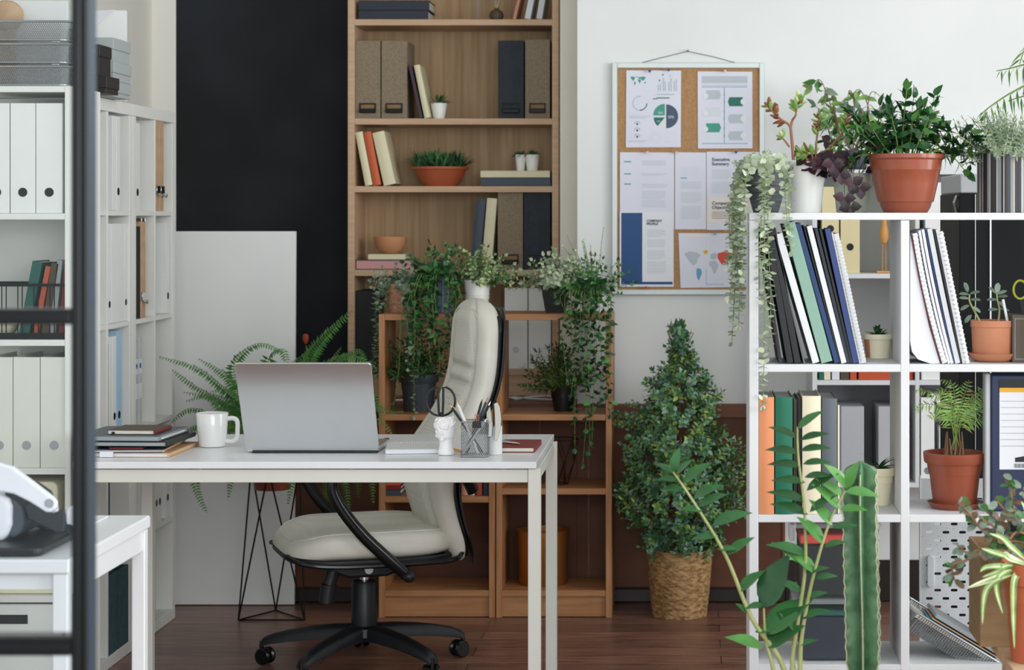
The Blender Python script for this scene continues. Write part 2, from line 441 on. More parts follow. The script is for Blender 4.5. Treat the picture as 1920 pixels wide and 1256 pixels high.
# ================================================================ THE ROOM
YN = 8.36; YW = 7.72; ZL = .716; XL = -2.12; XR = 4.3; ZC = 3.3
struct('floor', MB().box(-3.4, XR+.2, -1.0, YN+.2, -.05, 0), 'floor_boards')
struct('ceiling', MB().box(-3.4, XR+.2, -1.0, YN+.2, ZC, ZC+.1), 'wall_paint')
struct('wall_left', MB().box(XL-.12, XL, 5.0, YN+.12, 0, ZC).box(-3.4, XL-.12, 5.0, 5.1, 0, ZC), 'wall_paint_left')
YB0 = 8.0; xb0 = X(330, YN); xb1 = X(1049, 8.0)
w = MB().box(XL, xb0, YN, YN+.12, 0, ZC, 1).box(xb0, X(1082, YW)-.002, YN, YN+.12, 0, ZC, 0).box(xb1+.002, X(1082, YW)-.002, YB0, YN+.12, ZL+.001, ZC, 2)
struct('wall_niche', w, ['black_paint', 'wall_paint_left', 'niche_paint'])
struct('wall_back', MB().box(X(1082, YW), XR+.1, YW+.02, YN+.12, 0, ZC), 'wall_paint')
# right wall with two tall daylight windows, outside the frame
w = MB()
for y0, y1 in ((-1.0, .3), (2.6, 3.2), (5.6, YW+.1)): w.box(XR, XR+.15, y0, y1, 0, ZC)
for y0, y1 in ((.3, 2.6), (3.2, 5.6)): w.box(XR, XR+.15, y0, y1, 0, .7); w.box(XR, XR+.15, y0, y1, 2.9, ZC)
struct('wall_right', w, 'wall_paint')
for i, (y0, y1) in enumerate(((.3, 2.6), (3.2, 5.6))):
    w = MB()
    for a, b_ in ((y0, y0+.06), ((y0+y1)/2-.03, (y0+y1)/2+.03), (y1-.06, y1)): w.box(XR+.02, XR+.09, a, b_, .7, 2.9, b=.005)
    for a, b_ in ((.7, .76), (2.84, 2.9)): w.box(XR+.02, XR+.09, y0+.06, y1-.06, a, b_, b=.005)
    struct('window_%d' % (i+1), w, 'shelf_white')
# brown panelling, with the deep ledge that carries the tall bookcase
struct('trim_1', MB().box(XL+.005, X(1082, YW)-.001, YW, YN-.005, 0, ZL-.03).box(X(1082, YW), X(1472, YW), YW, YW+.018, 0, ZL-.03), 'panel_brown')
struct('trim_2', MB().box(XL+.005, X(1082, YW)-.001, YW-.012, YN-.005, ZL-.03, ZL, b=.003).box(X(1082, YW), X(1472, YW), YW-.012, YW+.018, ZL-.05, ZL, b=.003), 'panel_cap')
struct('baseboard_back', MB().box(XL+.01, X(1472, YW), YW-.03, YW-.001, .001, .055, b=.006).box(X(1472, YW), XR-.01, YW-.001, YW+.0195, .001, .15, b=.004), 'skirting')
w = MB()
for px in (1012, 1104, 1469): w.box(X(px, YW)-.004, X(px, YW)+.004, YW-.006, YW-.0005, .06, ZL-.06)
struct('trim_3', w, 'panel_cap')

# ================================================================ BOOKCASES AND SHELVING
def unit(name, label, cat, x0, x1, y0, y1, vert, boards, tk, zt, mats, back=None, backmat=None, kick=None, group=None, zb=0.0):
    """front-facing shelving: verticals at given world x spans, boards at given top heights"""
    t = T(name, label, cat, ((x0+x1)/2, (y0+y1)/2, zb), group=group)
    for a, b_ in vert: MB().box(a, b_, y0, y1, zb, zt, b=.0012).build('side_panel', mats[1], t)
    ins = sorted(vert)
    for z in boards:
        for (a0, a1), (b0, b1) in zip(ins[:-1], ins[1:]):
            MB().box(a1, b0, y0+.001, y1, z-tk, z, b=.001).build('shelf_board', mats[0], t)
    if back: MB().box(x0+.005, x1-.005, y1-.006, y1-.001, back[0], back[1]).build('back_panel', backmat or mats[0], t)
    if kick: MB().box(ins[0][1], ins[-1][0], y0+.015, y0+.03, kick[0], kick[1]).build('kick_board', mats[0], t)
    return t
# tall oak bookcase on the ledge
YB = 8.08; xs = [X(p, YB) for p in (652, 664.5, 1035, 1048)]
TB = {k: Z(p, YB) for k, p in dict(top=-150, b1=36, b2=222, b3=349, b4=506, b5=692).items()}
t = T('bookcase', 'tall oak-coloured open bookcase standing against the black wall', 'bookcase', ((xs[0]+xs[3])/2, YB+.14, ZL))
for a, b_ in ((xs[0], xs[1]), (xs[2], xs[3])): MB().box(a, b_, YB, YN-.002, ZL, TB['top'], b=.0015).build('side_panel', 'oak_edge', t)
for k, z in TB.items(): MB().box(xs[1], xs[2], YB+.002, YN-.012, z-.023, z, b=.001).build('shelf_board', 'oak_edge', t)
MB().box(xs[1], xs[2], YN-.012, YN-.004, ZL+.0, TB['top']-.02).build('back_panel', 'oak_back', t)
MB().box(xs[1], xs[2], YB+.01, YB+.028, ZL, TB['b5']-.023).build('kick_board', 'oak_edge', t)
# two low cherry bookcases
YC = 7.41; YC1 = 7.685
def lowcase(p0, p1, low, label):
    x0, x1 = X(p0, YC), X(p1, YC); zt = Z(589, YC)
    t = T('low_bookcase', label, 'bookcase', ((x0+x1)/2, (YC+YC1)/2, 0), group='low open bookcases under the plants')
    for a, b_ in ((x0, x0+.021), (x1-.021, x1)): MB().box(a, b_, YC, YC1, 0, zt, b=.0012).build('side_panel', 'cherry_v', t)
    for z in (zt, Z(777, YC), Z(low, YC), Z(1107, YC)): MB().box(x0+.021, x1-.021, YC+.002, YC1, z-.021, z, b=.001).build('shelf_board', 'cherry', t)
    MB().box(x0+.021, x1-.021, YC+.012, YC+.028, .003, Z(1107, YC)-.021).build('kick_board', 'cherry', t)
    return Z(777, YC), Z(low, YC), Z(1107, YC), zt
LA = lowcase(710, 928, 931, 'left low cherry wood bookcase, with the slate-grey pot inside it')
LB = lowcase(930, 1147, 916, 'right low cherry wood bookcase, with the black wire basket and wooden bin inside')
# white shelving on the right, near
YR = 5.0; YR1 = 5.28
RV = [(X(a, YR), X(b_, YR)) for a, b_ in ((1405, 1422), (1689, 1705), (1973, 1989))]
RZ = [Z(p, YR) for p in (399, 683, 965, 1246)]
t = T('shelving_unit', 'white open cube shelving unit with plants along its top', 'shelving', ((RV[0][0]+RV[2][1])/2, YR+.14, 0))
for a, b_ in RV: MB().box(a, b_, YR, YR1, 0, RZ[0]-.0175, b=.001).build('side_panel', 'shelf_white', t)
MB().box(RV[0][0], RV[2][1], YR-.001, YR1, RZ[0]-.0165, RZ[0], b=.001).build('top_board', 'shelf_white', t)
for z in RZ[1:] + [.02]:
    for i in (0, 1): MB().box(RV[i][1], RV[i+1][0], YR+.0005, YR1, z-.018, z, b=.001).build('shelf_board', 'shelf_white', t)
# white shelving on the back wall, behind it
YG = 7.36; YG1 = 7.751; GZ = [Z(p, YG) for p in (318, 513, 713, 905)]
gx = [(X(1523, YG), X(1532, YG)), (X(1716, YG), X(1724, YG)), (X(1915, YG), X(1923, YG))]
t = T('shelving_unit', 'white wall shelving behind the near unit, holding yellow binders and a wooden bird', 'shelving', ((gx[0][0]+gx[2][1])/2, YG+.17, 0))
for a, b_ in gx: MB().box(a, b_, YG, YG1-.012, GZ[3]-.0, GZ[0]-.017, b=.001).build('side_panel', 'shelf_white', t)
MB().box(gx[0][0], gx[2][1], YG, YG1-.012, GZ[0]-.016, GZ[0]).build('top_board', 'shelf_white', t)
for z in GZ[1:]:
    for i in (0, 1): MB().box(gx[i][1] if z > GZ[3] else gx[i][0], gx[i+1][0], YG, YG1-.013, z-.016, z).build('shelf_board', 'shelf_white', t)
for i in (0, 1): MB().box(gx[i][1], gx[i+1][0], YG1-.016, YG1-.0135, GZ[3], GZ[2]-.02).build('back_panel', 'box_grey', t)
# white shelving facing us on the left, behind the glass
YS = 5.85; YS1 = 6.14; SZ = [Z(p, YS) for p in (161, 400, 637, 878, 1118)]
sx0, sx1 = X(-170, YS), X(133, YS); tkS = .017
t = T('shelving_unit', 'white shelving unit facing us behind the glass partition, full of white binders', 'shelving', ((sx0+sx1)/2, YS+.145, 0))
for a, b_ in ((sx0, sx0+.017), (sx1-.017, sx1)): 
    s_ = MB().box(a, b_, YS, YS1, 0, SZ[0], b=.001).build('side_panel', 'shelf_white_warm', t)
for z in SZ + [.03]: MB().box(sx0+.017, sx1-.017, YS+.001, YS1, z-tkS, z, b=.001).build('shelf_board', 'shelf_white_warm', t)
MB().box(sx0+.017, sx1-.017, YS1-.006, YS1-.001, .03, SZ[0]-.02).build('back_panel', 'shelf_white_warm', t)
for z in SZ: MB().cyl((sx1-.0005, YS1-.06, z-.04), (sx1+.0008, YS1-.06, z-.04), .006, 12).build('screw_cap', 'shelf_white', s_)
# two cube units along the left wall, facing right
XU = -1.80; XU1 = -2.09
def py2(px): return -XU*F/(CX-px)
def cube(y0, y1, mid, label):
    t = T('cube_shelving', label, 'shelving', ((XU+XU1)/2, (y0+y1)/2, 0), group='cube shelving units along the left wall')
    for a, b_ in ((y0, y0+.04), (y1-.04, y1)): MB().box(XU1, XU, a, b_, .038, 1.7165, b=.001).build('side_panel', 'shelf_white_warm', t)
    MB().box(XU1, XU, mid-.008, mid+.008, .038, 1.7165, b=.001).build('divider', 'shelf_white_warm', t)
    MB().box(XU1, XU+.001, y0, y1, 1.717, 1.755, b=.001).build('top_board', 'shelf_white_warm', t)
    MB().box(XU1, XU, y0, y1, 0.001, .038, b=.001).build('bottom_board', 'shelf_white_warm', t)
    for k in range(1, 5):
        for a, b_ in ((y0+.04, mid-.008), (mid+.008, y1-.04)): MB().box(XU1, XU-.0005, a, b_, .351*k-.008, .351*k+.008, b=.001).build('shelf_board', 'shelf_white_warm', t)
    MB().box(XU1, XU1+.005, y0+.04, y1-.04, .038, 1.717).build('back_panel', 'shelf_white_warm', t)
cube(6.2, py2(249), py2(202), 'nearer of the two white cube shelving units along the left wall')
cube(py2(249)+.001, 7.41, py2(291), 'farther of the two white cube shelving units, next to the leaning white board')

# ================================================================ LEANING BOARD, DESK, TABLE, PARTITION
t0 = MB().box(0, .50, -.009, .009, 0, 1.338, b=.001).build('whiteboard_panel', 'board_white', local=True)
t0.location = (X(553, 7.66)-.50, 7.655, 0.003); t0.rotation_euler.x = -R(1.2)
tag(t0, 'tall white panel standing on the floor against the black wall', 'board')
# desk
DX0, DX1, DY0, DY1, DZ = -1.627, X(1005.5, 5.59), 5.59, 6.305, .75
t = T('desk', 'white office desk with slim square legs, the laptop on it', 'desk', ((DX0+DX1)/2, (DY0+DY1)/2, 0))
MB().box(DX0, DX1, DY0, DY1, DZ-.018, DZ, b=.0015).build('tabletop', 'desk_white', t)
ax = X(990, 5.60)
for y, nm in ((DY0+.012, 'apron'), (DY1-.04, 'apron')): MB().box(DX0+.03, ax-.001, y+.004, y+.024, DZ-.056, DZ-.0215, b=.001).build(nm, 'desk_frame', t)
for x in (DX0+.012, ax+.006): MB().box(x, x+.02, DY0+.046, DY1-.046, DZ-.056, DZ-.0215, b=.001).build('side_rail', 'desk_frame', t)
for x in (DX0+.005, ax):
    for y in (DY0+.008, DY1-.042): MB().box(x, x+.033, y, y+.033, 0.001, DZ-.0195, b=.002).build('leg', 'desk_frame', t)
for x in (DX0+.1, -1.3, -.9, -.5):
    for y in (DY0+.03, DY1-.03): MB().cyl((x, y, DZ-.022), (x, y, DZ-.0178), .008, 8).build('spacer', 'alu', t)
# small white table at front left
t = T('side_table', 'small white table at front left under the VR headset', 'table', (-1.55, 4.29, 0))
MB().box(-1.95, -1.168, 3.99, 4.59, .723, .75, b=.003).build('tabletop', 'desk_white', t)
for x in (-1.945, -1.200):
    for y in (3.995, 4.557): MB().box(x, x+.028, y, y+.028, 0.001, .7225, b=.002).build('leg', 'desk_white', t)
for x in (-1.935, -1.198): MB().box(x, x+.022, 4.024, 4.556, .678, .7225, b=.001).build('side_rail', 'desk_white', t)
for y in (4.0, 4.56): MB().box(-1.916, -1.201, y+.012, y+.025, .69, .7225, b=.001).build('apron', 'desk_white', t)
# black-framed glass partition
YP = 2.6
def pp(px, py): return X(px, YP), Z(py, YP)
t = T('glass_partition', 'black metal framed glass partition cutting down the left side', 'partition', (X(0, YP), YP+.02, 0))
m_ = MB().box(X(133, YP), X(150, YP), YP, YP+.04, 0, ZC-.01, b=.0015).box(X(150, YP), X(162, YP), YP+.004, YP+.042, 0, ZC-.01, b=.0015)
m_.build('upright', 'black_frame', t)
MB().box(X(162, YP)+.0002, X(163.5, YP), YP+.006, YP+.040, 0, ZC-.01).build('edge_trim', 'frame_edge', t)
for z0_, z1_ in ((580, 609), (1196, 1230), (-180, -150)):
    MB().box(X(-400, YP), X(133, YP)-.0003, YP+.0, YP+.04, Z(z1_, YP), Z(z0_, YP), b=.0015).box(X(-400, YP), X(133, YP)-.0003, YP-.004, YP-.0003, Z(z1_-9, YP), Z(z0_+9, YP), b=.001).build('rail', 'black_frame', t)
for a, b_ in ((578.5, -148), (1194.5, 610.5), (1800, 1231.5)):
    MB().box(X(-400, YP), X(133, YP)-.0006, YP+.018, YP+.022, Z(a, YP), Z(b_, YP)).build('glass_pane', 'pane_glass', t)
# ================================================================ FILES, BINDERS, BOOKS
def magazine_file(px0, px1, pyt, z0, Y0, mat, label, group=None, depth=.22, holder=True, hmat='black_metal'):
    x0, x1 = X(px0, Y0), X(px1, Y0); zt = Z(pyt, Y0); w_ = x1-x0
    t = T('magazine_file', label, 'file box', ((x0+x1)/2, Y0+depth/2, z0), group=group)
    MB().box(x0, x1, Y0, Y0+depth, z0+.0005, zt, b=.002).build('file_body', mat, t)
    if holder:
        cx = (x0+x1)/2; zc = z0+.042+.0; m_ = MB(); a, h_ = w_*.33, .017
        m_.box(cx-a, cx+a, Y0-.004, Y0-.0005, zc+h_-.005, zc+h_, b=.0008).box(cx-a, cx-a+.005, Y0-.004, Y0-.0005, zc-h_, zc+h_-.005).box(cx+a-.005, cx+a, Y0-.004, Y0-.0005, zc-h_, zc+h_-.005)
        m_.box(cx-a, cx+a, Y0-.012, Y0-.0005, zc-h_-.004, zc-.004, b=.003)
        hd = m_.build('label_holder', hmat, t)
        if mat.startswith('file_linen') : MB().box(cx-a+.005, cx+a-.005, Y0-.001, Y0-.0004, zc-.004, zc+h_-.005).build('label_card', 'cardboard', hd)
    return t
def binder(x0, x1, Y0, depth, z0, h, mat, label, hole='hole_black', hz=.06, group=None, face='y', hr=.0125):
    """lever-arch binder; its spine looks at -Y (face y) or at +X (face x, then x0/x1 are Y limits and Y0 the spine plane)"""
    if face == 'y':
        t = T('ring_binder', label, 'binder', ((x0+x1)/2, Y0+depth/2, z0), group=group)
        m_ = MB().box(x0, x1, Y0, Y0+.003, z0+.0005, z0+h, b=.001).box(x0, x0+.0025, Y0+.003, Y0+depth, z0+.0005, z0+h).box(x1-.0025, x1, Y0+.003, Y0+depth, z0+.0005, z0+h)
        m_.build('cover', mat, t)
        MB().box(x0+.0035, x1-.0035, Y0+.012, Y0+depth-.004, z0+.002, z0+h-.012).build('papers', 'page_edge', t)
        c = ((x0+x1)/2, z0+hz)
        MB().prism(circ(c[0], c[1], min(hr, (x1-x0)*.3)), Y0-.0009, Y0+.0005).build('finger_hole', hole, t)
    else:
        t = T('ring_binder', label, 'binder', (Y0-depth/2, (x0+x1)/2, z0), group=group)
        MB().box(Y0-.003, Y0, x0, x1, z0+.0005, z0+h, b=.001).box(Y0-depth, Y0-.003, x0, x0+.0025, z0+.0005, z0+h).box(Y0-depth, Y0-.003, x1-.0025, x1, z0+.0005, z0+h).build('cover', mat, t)
        MB().box(Y0-depth+.004, Y0-.012, x0+.0035, x1-.0035, z0+.002, z0+h-.012).build('papers', 'page_edge', t)
        rr = min(hr, (x1-x0)*.3)
        if hole: MB().tube([(Y0-.0005, (x0+x1)/2, z0+hz), (Y0+.0009, (x0+x1)/2, z0+hz)], rr, 20).build('finger_hole', hole, t)
    return t
def book(px, py, tx, ty, wpx, Y0, depth, mat, label, pages='page_edge', name='book', cat='book', group=None, z0=None, round_=False, extra=None, rz=0):
    """standing or leaning book, spine to the camera. (px,py) foot and (tx,ty) head of the spine edge on the side it leans to"""
    dx = (tx-px)*Y0/F; dz = (py-ty)*Y0/F; h = math.hypot(dx, dz); an = math.atan2(dx, dz); w_ = wpx*Y0/F*math.cos(an)*.985
    z = (z0 if z0 is not None else Z(py, Y0)) + .0008
    t = T(name, label, cat, (X(px, Y0), Y0, z), ry=an, group=group, rz=rz)
    a, b_ = (0, w_) if an <= 0 else (-w_, 0)
    c = min(.0025, w_*.16)
    m_ = MB()
    if round_:
        n = 6; pl = []
        for i in range(n+1):
            u = i/n; pl.append((a+w_*u, -.004*math.sin(PI*u)))
        vs = [(x, y, zz) for zz in (0, h) for x, y in pl] + [(x, y+c, zz) for zz in (0, h) for x, y in pl]
        k = n+1; fs = []
        for i in range(n): fs += [(i, i+1, k+i+1, k+i), (2*k+i+1, 2*k+i, 3*k+i, 3*k+i+1), (i+1, i, 2*k+i, 2*k+i+1), (k+i, k+i+1, 3*k+i+1, 3*k+i)]
        m_.add(vs, fs, 0, True)
    else: m_.box(a, b_, 0, c, 0, h, b=c*.3)
    m_.box(a, a+c, c, depth, 0, h, b=c*.3).box(b_-c, b_, c, depth, 0, h, b=c*.3)
    m_.build('cover', mat, t, local=True)
    MB().box(a+c, b_-c, c, depth-.004, .003, h-.003).build('pages', pages, t, local=True)
    if extra: extra(t, a, b_, h)
    return t
def flatbook(px0, px1, pyt, z0, Y0, depth, mat, label, pages='page_edge', name='book', cat='book', spine=True, rz=0, group=None, round_=0):
    """book lying flat; spine or page edges towards the camera"""
    x0, x1 = X(px0, Y0), X(px1, Y0); zt = Z(pyt, Y0); hh = zt-z0-.0008; w_ = x1-x0
    t = T(name, label, cat, ((x0+x1)/2, Y0+depth/2, z0+.0008), rz=rz, group=group)
    c = min(.0028, hh*.2); a = -w_/2; d0 = -depth/2
    m_ = MB().box(a, -a, d0, -d0, 0, c, b=c*.3).box(a, -a, d0, -d0, hh-c, hh, b=c*.3)
    if spine: m_.box(a, -a, d0, d0+c, c, hh-c); MB().box(a+.004, -a-.004, d0+c, -d0-.004, c, hh-c).build('pages', pages, t, local=True)
    else: m_.box(-a-c, -a, d0, -d0, c, hh-c, b=0); MB().box(a+.004, -a-c, d0+.004, -d0-.004, c, hh-c).build('pages', pages, t, local=True)
    m_.build('cover', mat, t, local=True)
    return t, zt

# --- tall bookcase, from the top shelf down
Y = YB+.02
G = 'books in the tall oak bookcase'
zt = TB['b1']
_, z2_ = flatbook(672, 803, 19.5, zt, Y, .19, 'bk_navy', 'dark navy book lying flat on the top visible shelf, under another', group=G, spine=True)
flatbook(672, 805, 1, z2_, Y, .19, 'bk_navy', 'dark navy book lying on top of a like one on the highest shelf', group=G)
m_ = T('glass_vase', 'narrow clear glass bottle at the upper edge of the bookcase', 'vase', (X(896, Y+.06), Y+.06, zt))
MB().lathe([(.012, .001), (.013, .004), (.013, .09), (.008, .11), (.008, .16), (.007, .16), (.007, .11), (.011, .088), (.011, .006), (0, .006)], (X(896, Y+.06), Y+.06, zt), 20).build('bottle_body', 'clear_plastic', m_)
t = T('bud_vase', 'round dark brown bud vase with pale dried sprigs', 'vase', (X(931, Y+.06), Y+.06, zt))
c = (X(931, Y+.06), Y+.06, zt)
MB().lathe([(.014, .0008), (.024, .008), (.028, .022), (.022, .038), (.009, .044), (.009, .05), (.007, .05), (.007, .044), (0, .03)], c, 24).build('vase_body', 'bk_brown', t)
rg = random.Random(4); s_ = MB()
for k in range(5):
    p = V(c)+V((0, 0, .04)); q = [p + V((rg.uniform(-.03, .03)*u, rg.uniform(-.01, .01)*u, .10*u)) for u in (0, .4, .7, 1)]
    s_.tube(q, .0008, 4)
    for u in q[1:]:
        for j in range(4): s_.leaf(u, V((rg.uniform(-1, 1), rg.uniform(-1, 1), rg.uniform(0, 1))), V((0, 0, 1)), .012, .008, 0, seg=3)
s_.build('dried_sprigs', 'leaf_euca_pale', t)
book(967, 34, 982, -30, 6, Y, .16, 'bk_salmon', 'thin dusty pink book leaning right on the highest shelf', group=G, z0=zt)
book(994, 34, 1006, -26, 11, Y, .16, 'bk_white', 'white book with a blue edge leaning right on the highest shelf', group=G, z0=zt)
book(1016, 34, 1026, -26, 11, Y, .16, 'bk_lightgrey', 'pale grey book leaning beside the white one on the highest shelf', group=G, z0=zt)
zt = TB['b2']; GF = 'magazine files in the tall oak bookcase'
magazine_file(666, 713, 76, zt, Y, 'file_linen', 'brown linen file box at the left end of the second shelf', GF)
magazine_file(715, 763, 76, zt, Y, 'file_linen', 'brown linen file box touching the dark plum book', GF)
magazine_file(934, 982, 76, zt, Y, 'file_navy', 'dark navy file box with metal label holder on the second shelf', GF)
magazine_file(984.5, 1031, 74, zt, Y, 'file_linen', 'brown linen file box at the right end of the second shelf', GF)
book(787, 221, 766, 123, 6, Y, .17, 'bk_plum', 'thin dark plum book leaning against a brown file box', group=G, z0=zt)
book(796, 221, 776, 122, 11, Y, .17, 'bk_cream', 'cream book leaning left beside the little potted aloe', group=G, z0=zt, round_=True)
zt = TB['b3']
book(685, 349, 666, 249, 14, Y, .17, 'bk_cream', 'cream book leaning at the far left of the third shelf', group=G, z0=zt, round_=True)
book(700, 349, 681, 249, 15, Y, .17, 'bk_orange', 'orange book leaning between two cream books', group=G, z0=zt, round_=True)
book(720, 349, 698, 250, 23, Y, .17, 'bk_cream', 'thick cream book leaning right of the orange one', group=G, z0=zt, round_=True)
_, z2_ = flatbook(902, 1032, 333, zt, Y, .19, 'bk_slate', 'dark slate book lying flat under a cream one', group=G)
_, ZF3 = flatbook(901, 1031, 320, z2_, Y, .19, 'bk_cream', 'cream book lying flat under two tiny white pots', group=G)
zt = TB['b4']
book(899, 508, 911, 376, 18, Y, .18, 'bk_slate', 'dark slate-blue book leaning right on the fourth shelf', group=G, z0=zt, round_=True)
book(921, 508, 932, 375, 19, Y, .18, 'bk_cream', 'cream book leaning right against a brown file box', group=G, z0=zt, round_=True)
magazine_file(933, 980.5, 360, zt, Y, 'file_linen', 'brown linen file box on the fourth shelf above the white binders', GF)
magazine_file(982, 1032, 360, zt, Y, 'file_navy', 'dark file box at the right end of the fourth shelf', GF)
_, z2_ = flatbook(666, 774, 487, zt, Y, .17, 'bk_slate', 'pink-edged thick book with grey cover under the clay bowl', pages='bk_pink', group=G, spine=False)
_, z3_ = flatbook(690, 760, 476.5, z2_, Y+.01, .14, 'bk_cream', 'small cream book on the pink one, under the clay bowl', group=G)
t = T('bowl', 'round tan clay bowl on two stacked books', 'bowl', (X(732, Y+.07), Y+.07, z3_))
MB().lathe([(.022, .0008), (.03, .003), (.05, .02), (.061, .045), (.063, .066), (.0605, .066), (.058, .045), (.046, .022), (.02, .008), (0, .007)], (X(732, Y+.07), Y+.07, z3_), 40).build('bowl_body', 'clay_bowl', t)
zt = TB['b5']
magazine_file(667, 706, 545, zt, Y, 'file_black', 'black file box low in the tall bookcase, behind the grey-green trailing plant', GF, holder=False)
for a, b_, lb in ((946, 989, 'left white binder behind the low bookcase, beside the chair back'), (991, 1033, 'right white binder behind the low bookcase, near the square black pot')):
    binder(X(a, Y), X(b_, Y), Y, .22, zt, Z(540, Y)-zt, 'binder_white', lb, 'hole_silver', .072, 'white binders low in the tall bookcase')
# white cables lying on the ledge
for k, (lb, pts) in enumerate((('white cable lying along the wooden ledge behind the low bookcases', [(940, 738), (965, 742), (1000, 734), (1050, 739), (1085, 742), (1098, 748)]),
                               ('second white cable crossing the first one on the wooden ledge', [(948, 748), (962, 742), (975, 736), (990, 742), (1030, 741), (1062, 744)]))):
    tag(MB().tube(bez([(X(a, 7.95), 7.9+.1*math.sin(i*1.7+k*2)*.5, ZL+.0045+.006*k*(.5+.5*math.sin(i*2))) for i, (a, b_) in enumerate(pts)], 6), .0035, 8).build('cable', 'white_plastic'), lb, 'cable', 'cables on the ledge')
t = MB().tube(bez([(X(a, 7.9), 7.84+.03*math.sin(a), ZL+.004) for a in (735, 760, 790, 815, 830)], 6), .0035, 8).build('cable', 'white_plastic')
tag(t, 'white cable on the ledge behind the slate-grey pot', 'cable', 'cables on the ledge')

# --- white shelving on the left (seen through the glass)
GB = 'white binders behind the glass partition'
for a, b_, lb in ((-30, 17.5, 'white binder cut by the left picture edge, upper row'), (19.5, 66, 'white binder with a black hole, middle of the upper row'), (67.5, 117, 'white binder with a black hole, right end of the upper row')):
    binder(X(a, YS+.01), X(b_, YS+.01), YS+.01, .26, SZ[1], Z(193, YS)-SZ[1], 'binder_white', lb, 'hole_black', .058, GB)
for a, b_, lb in ((-26, 23.5, 'pale binder cut by the left picture edge, lower row'), (25, 74.5, 'pale binder with a silver hole, middle of the lower row'), (76, 127, 'pale binder with a silver hole, right end of the lower row')):
    binder(X(a, YS+.01), X(b_, YS+.01), YS+.01, .26, SZ[3], Z(670, YS)-SZ[3], 'binder_cream', lb, 'hole_silver', .062, GB)
# wire basket with books in the middle row
y0 = YS+.015; zb = SZ[2]
x0, x1 = X(-120, y0), X(126, y0); bx = T('wire_basket', 'black wire basket holding coloured books in the left shelving', 'basket', ((x0+x1)/2, y0+.11, zb))
zr = Z(533, y0)
MB().box(x0, x1, y0, y0+.003, zr-.006, zr+.002).box(x0, x1, y0+.21, y0+.213, zr-.006, zr+.002).box(x0, x0+.003, y0+.003, y0+.21, zr-.006, zr+.002).box(x1-.003, x1, y0+.003, y0+.21, zr-.006, zr+.002).build('rim', 'black_metal', bx)
MB().box(x0, x1, y0, y0+.213, zb+.001, zb+.004).box(x0, x1, y0, y0+.002, zb+.004, zb+.018).build('base_tray', 'black_metal', bx)
w = MB()
for k in range(9):
    xx = x0+.004+(x1-x0-.008)*k/8; w.tube([(xx, y0+.0015, zb+.018), (xx, y0+.0015, zr-.006)], .0016, 6)
    if 0 < k < 8: w.tube([(xx+.012, y0+.0015, zb+.018), (xx+.012, y0+.0015, zr-.006)], .0016, 6)
w.build('wires', 'black_metal', bx)
GBK = 'books in the black wire basket'
for px, tx, ty, w_, mt, lb in ((34, 62, 487, 19, 'bk_teal', 'dark green-teal book leaning right at the left of the basket books'), (60, 87, 495, 10, 'bk_coral', 'orange-red book leaning next to the teal book'),
                               (76, 98, 489, 14, 'bk_brown', 'dark brown book leaning in the middle of the basket'), (92, 109, 483, 10, 'bk_silver', 'silver-grey book leaning in the basket'), (109, 121, 500, 10, 'bk_red', 'red book at the right end of the basket')):
    dd = (tx-px)*y0/F
    book(px+w_, 626, tx+w_-2, ty, w_, y0+.03, .15, mt, lb, group=GBK, z0=zb+.005)
b_ = T('bowl', 'small cream dish lying in the black wire basket', 'bowl', (X(6, y0+.1), y0+.08, zb+.004))
MB().lathe([(.02, .001), (.04, .012), (.05, .035), (.047, .035), (.036, .014), (0, .005)], (X(6, y0+.1), y0+.08, zb+.004), 28).build('dish_body', 'pot_cream', b_)
# boxes in the rows below
t = T('storage_box', 'cream plastic box with rounded corner behind the VR headset', 'box', (X(70, YS+.03), YS+.13, SZ[4]))
MB().prism(rrect(X(-20, YS+.03), X(108, YS+.03), SZ[4]+.0008, Z(903, YS+.03), .02), YS+.03, YS+.22).build('box_body', 'pot_cream', t, bevel=.006)
t = T('storage_box', 'white box with a black label slot below the VR table', 'box', (X(20, YS+.012), YS+.14, .031))
MB().box(X(-90, YS+.012), X(118, YS+.012), YS+.012, YS+.27, .0308, Z(1133, YS+.012), b=.002).build('box_body', 'binder_white', t)
MB().box(X(-2, YS+.012), X(52, YS+.012), YS+.010, YS+.0117, Z(1171, YS), Z(1154, YS), b=.0003).build('label_slot', 'hole_black', t)
# letter trays stacked on top
GT = 'mesh letter trays stacked on the left shelving'
xa, xb = X(-130, YS+.02), X(131, YS+.02); zz = SZ[0]
for k, lb in enumerate(('silver mesh letter tray, lowest of the stack of three', 'silver mesh letter tray in the middle of the stack', 'silver mesh letter tray on top of the stack')):
    z0 = zz + k*.062 + .0008
    t = T('letter_tray', lb, 'letter tray', ((xa+xb)/2, YS+.15, z0), group=GT)
    p0 = rrect(xa+.012, xb-.012, YS+.03, YS+.27, .02); p1 = rrect(xa, xb, YS+.02, YS+.28, .03)
    n_ = len(p0)
    m_ = MB(); m_.add([(x, y, z0+.004) for x, y in p0] + [(x, y, z0+.052) for x, y in p1], [(i, (i+1) % n_, n_+(i+1) % n_, n_+i) for i in range(n_)], 0, True)
    m_.add([(x, y, z0+.004) for x, y in p0], [tuple(range(n_))], 0); m_.build('mesh_body', 'mesh_grey', t)
    m_ = MB().tube([(x, y, z0+.054) for x, y in p1], .0035, 8, closed=True); m_.build('rim', 'silver_mesh_rim', t)
    m_ = MB().tube([(x, y, z0+.004) for x, y in p0], .0025, 6, closed=True); m_.build('base_wire', 'silver_mesh_rim', t)
    if k < 2:
        for xx in (xa+.04, xb-.04): MB().box(xx-.01, xx+.01, YS+.018, YS+.024, z0+.0575, z0+.0618, b=.001).build('clip', 'silver_mesh_rim', t)
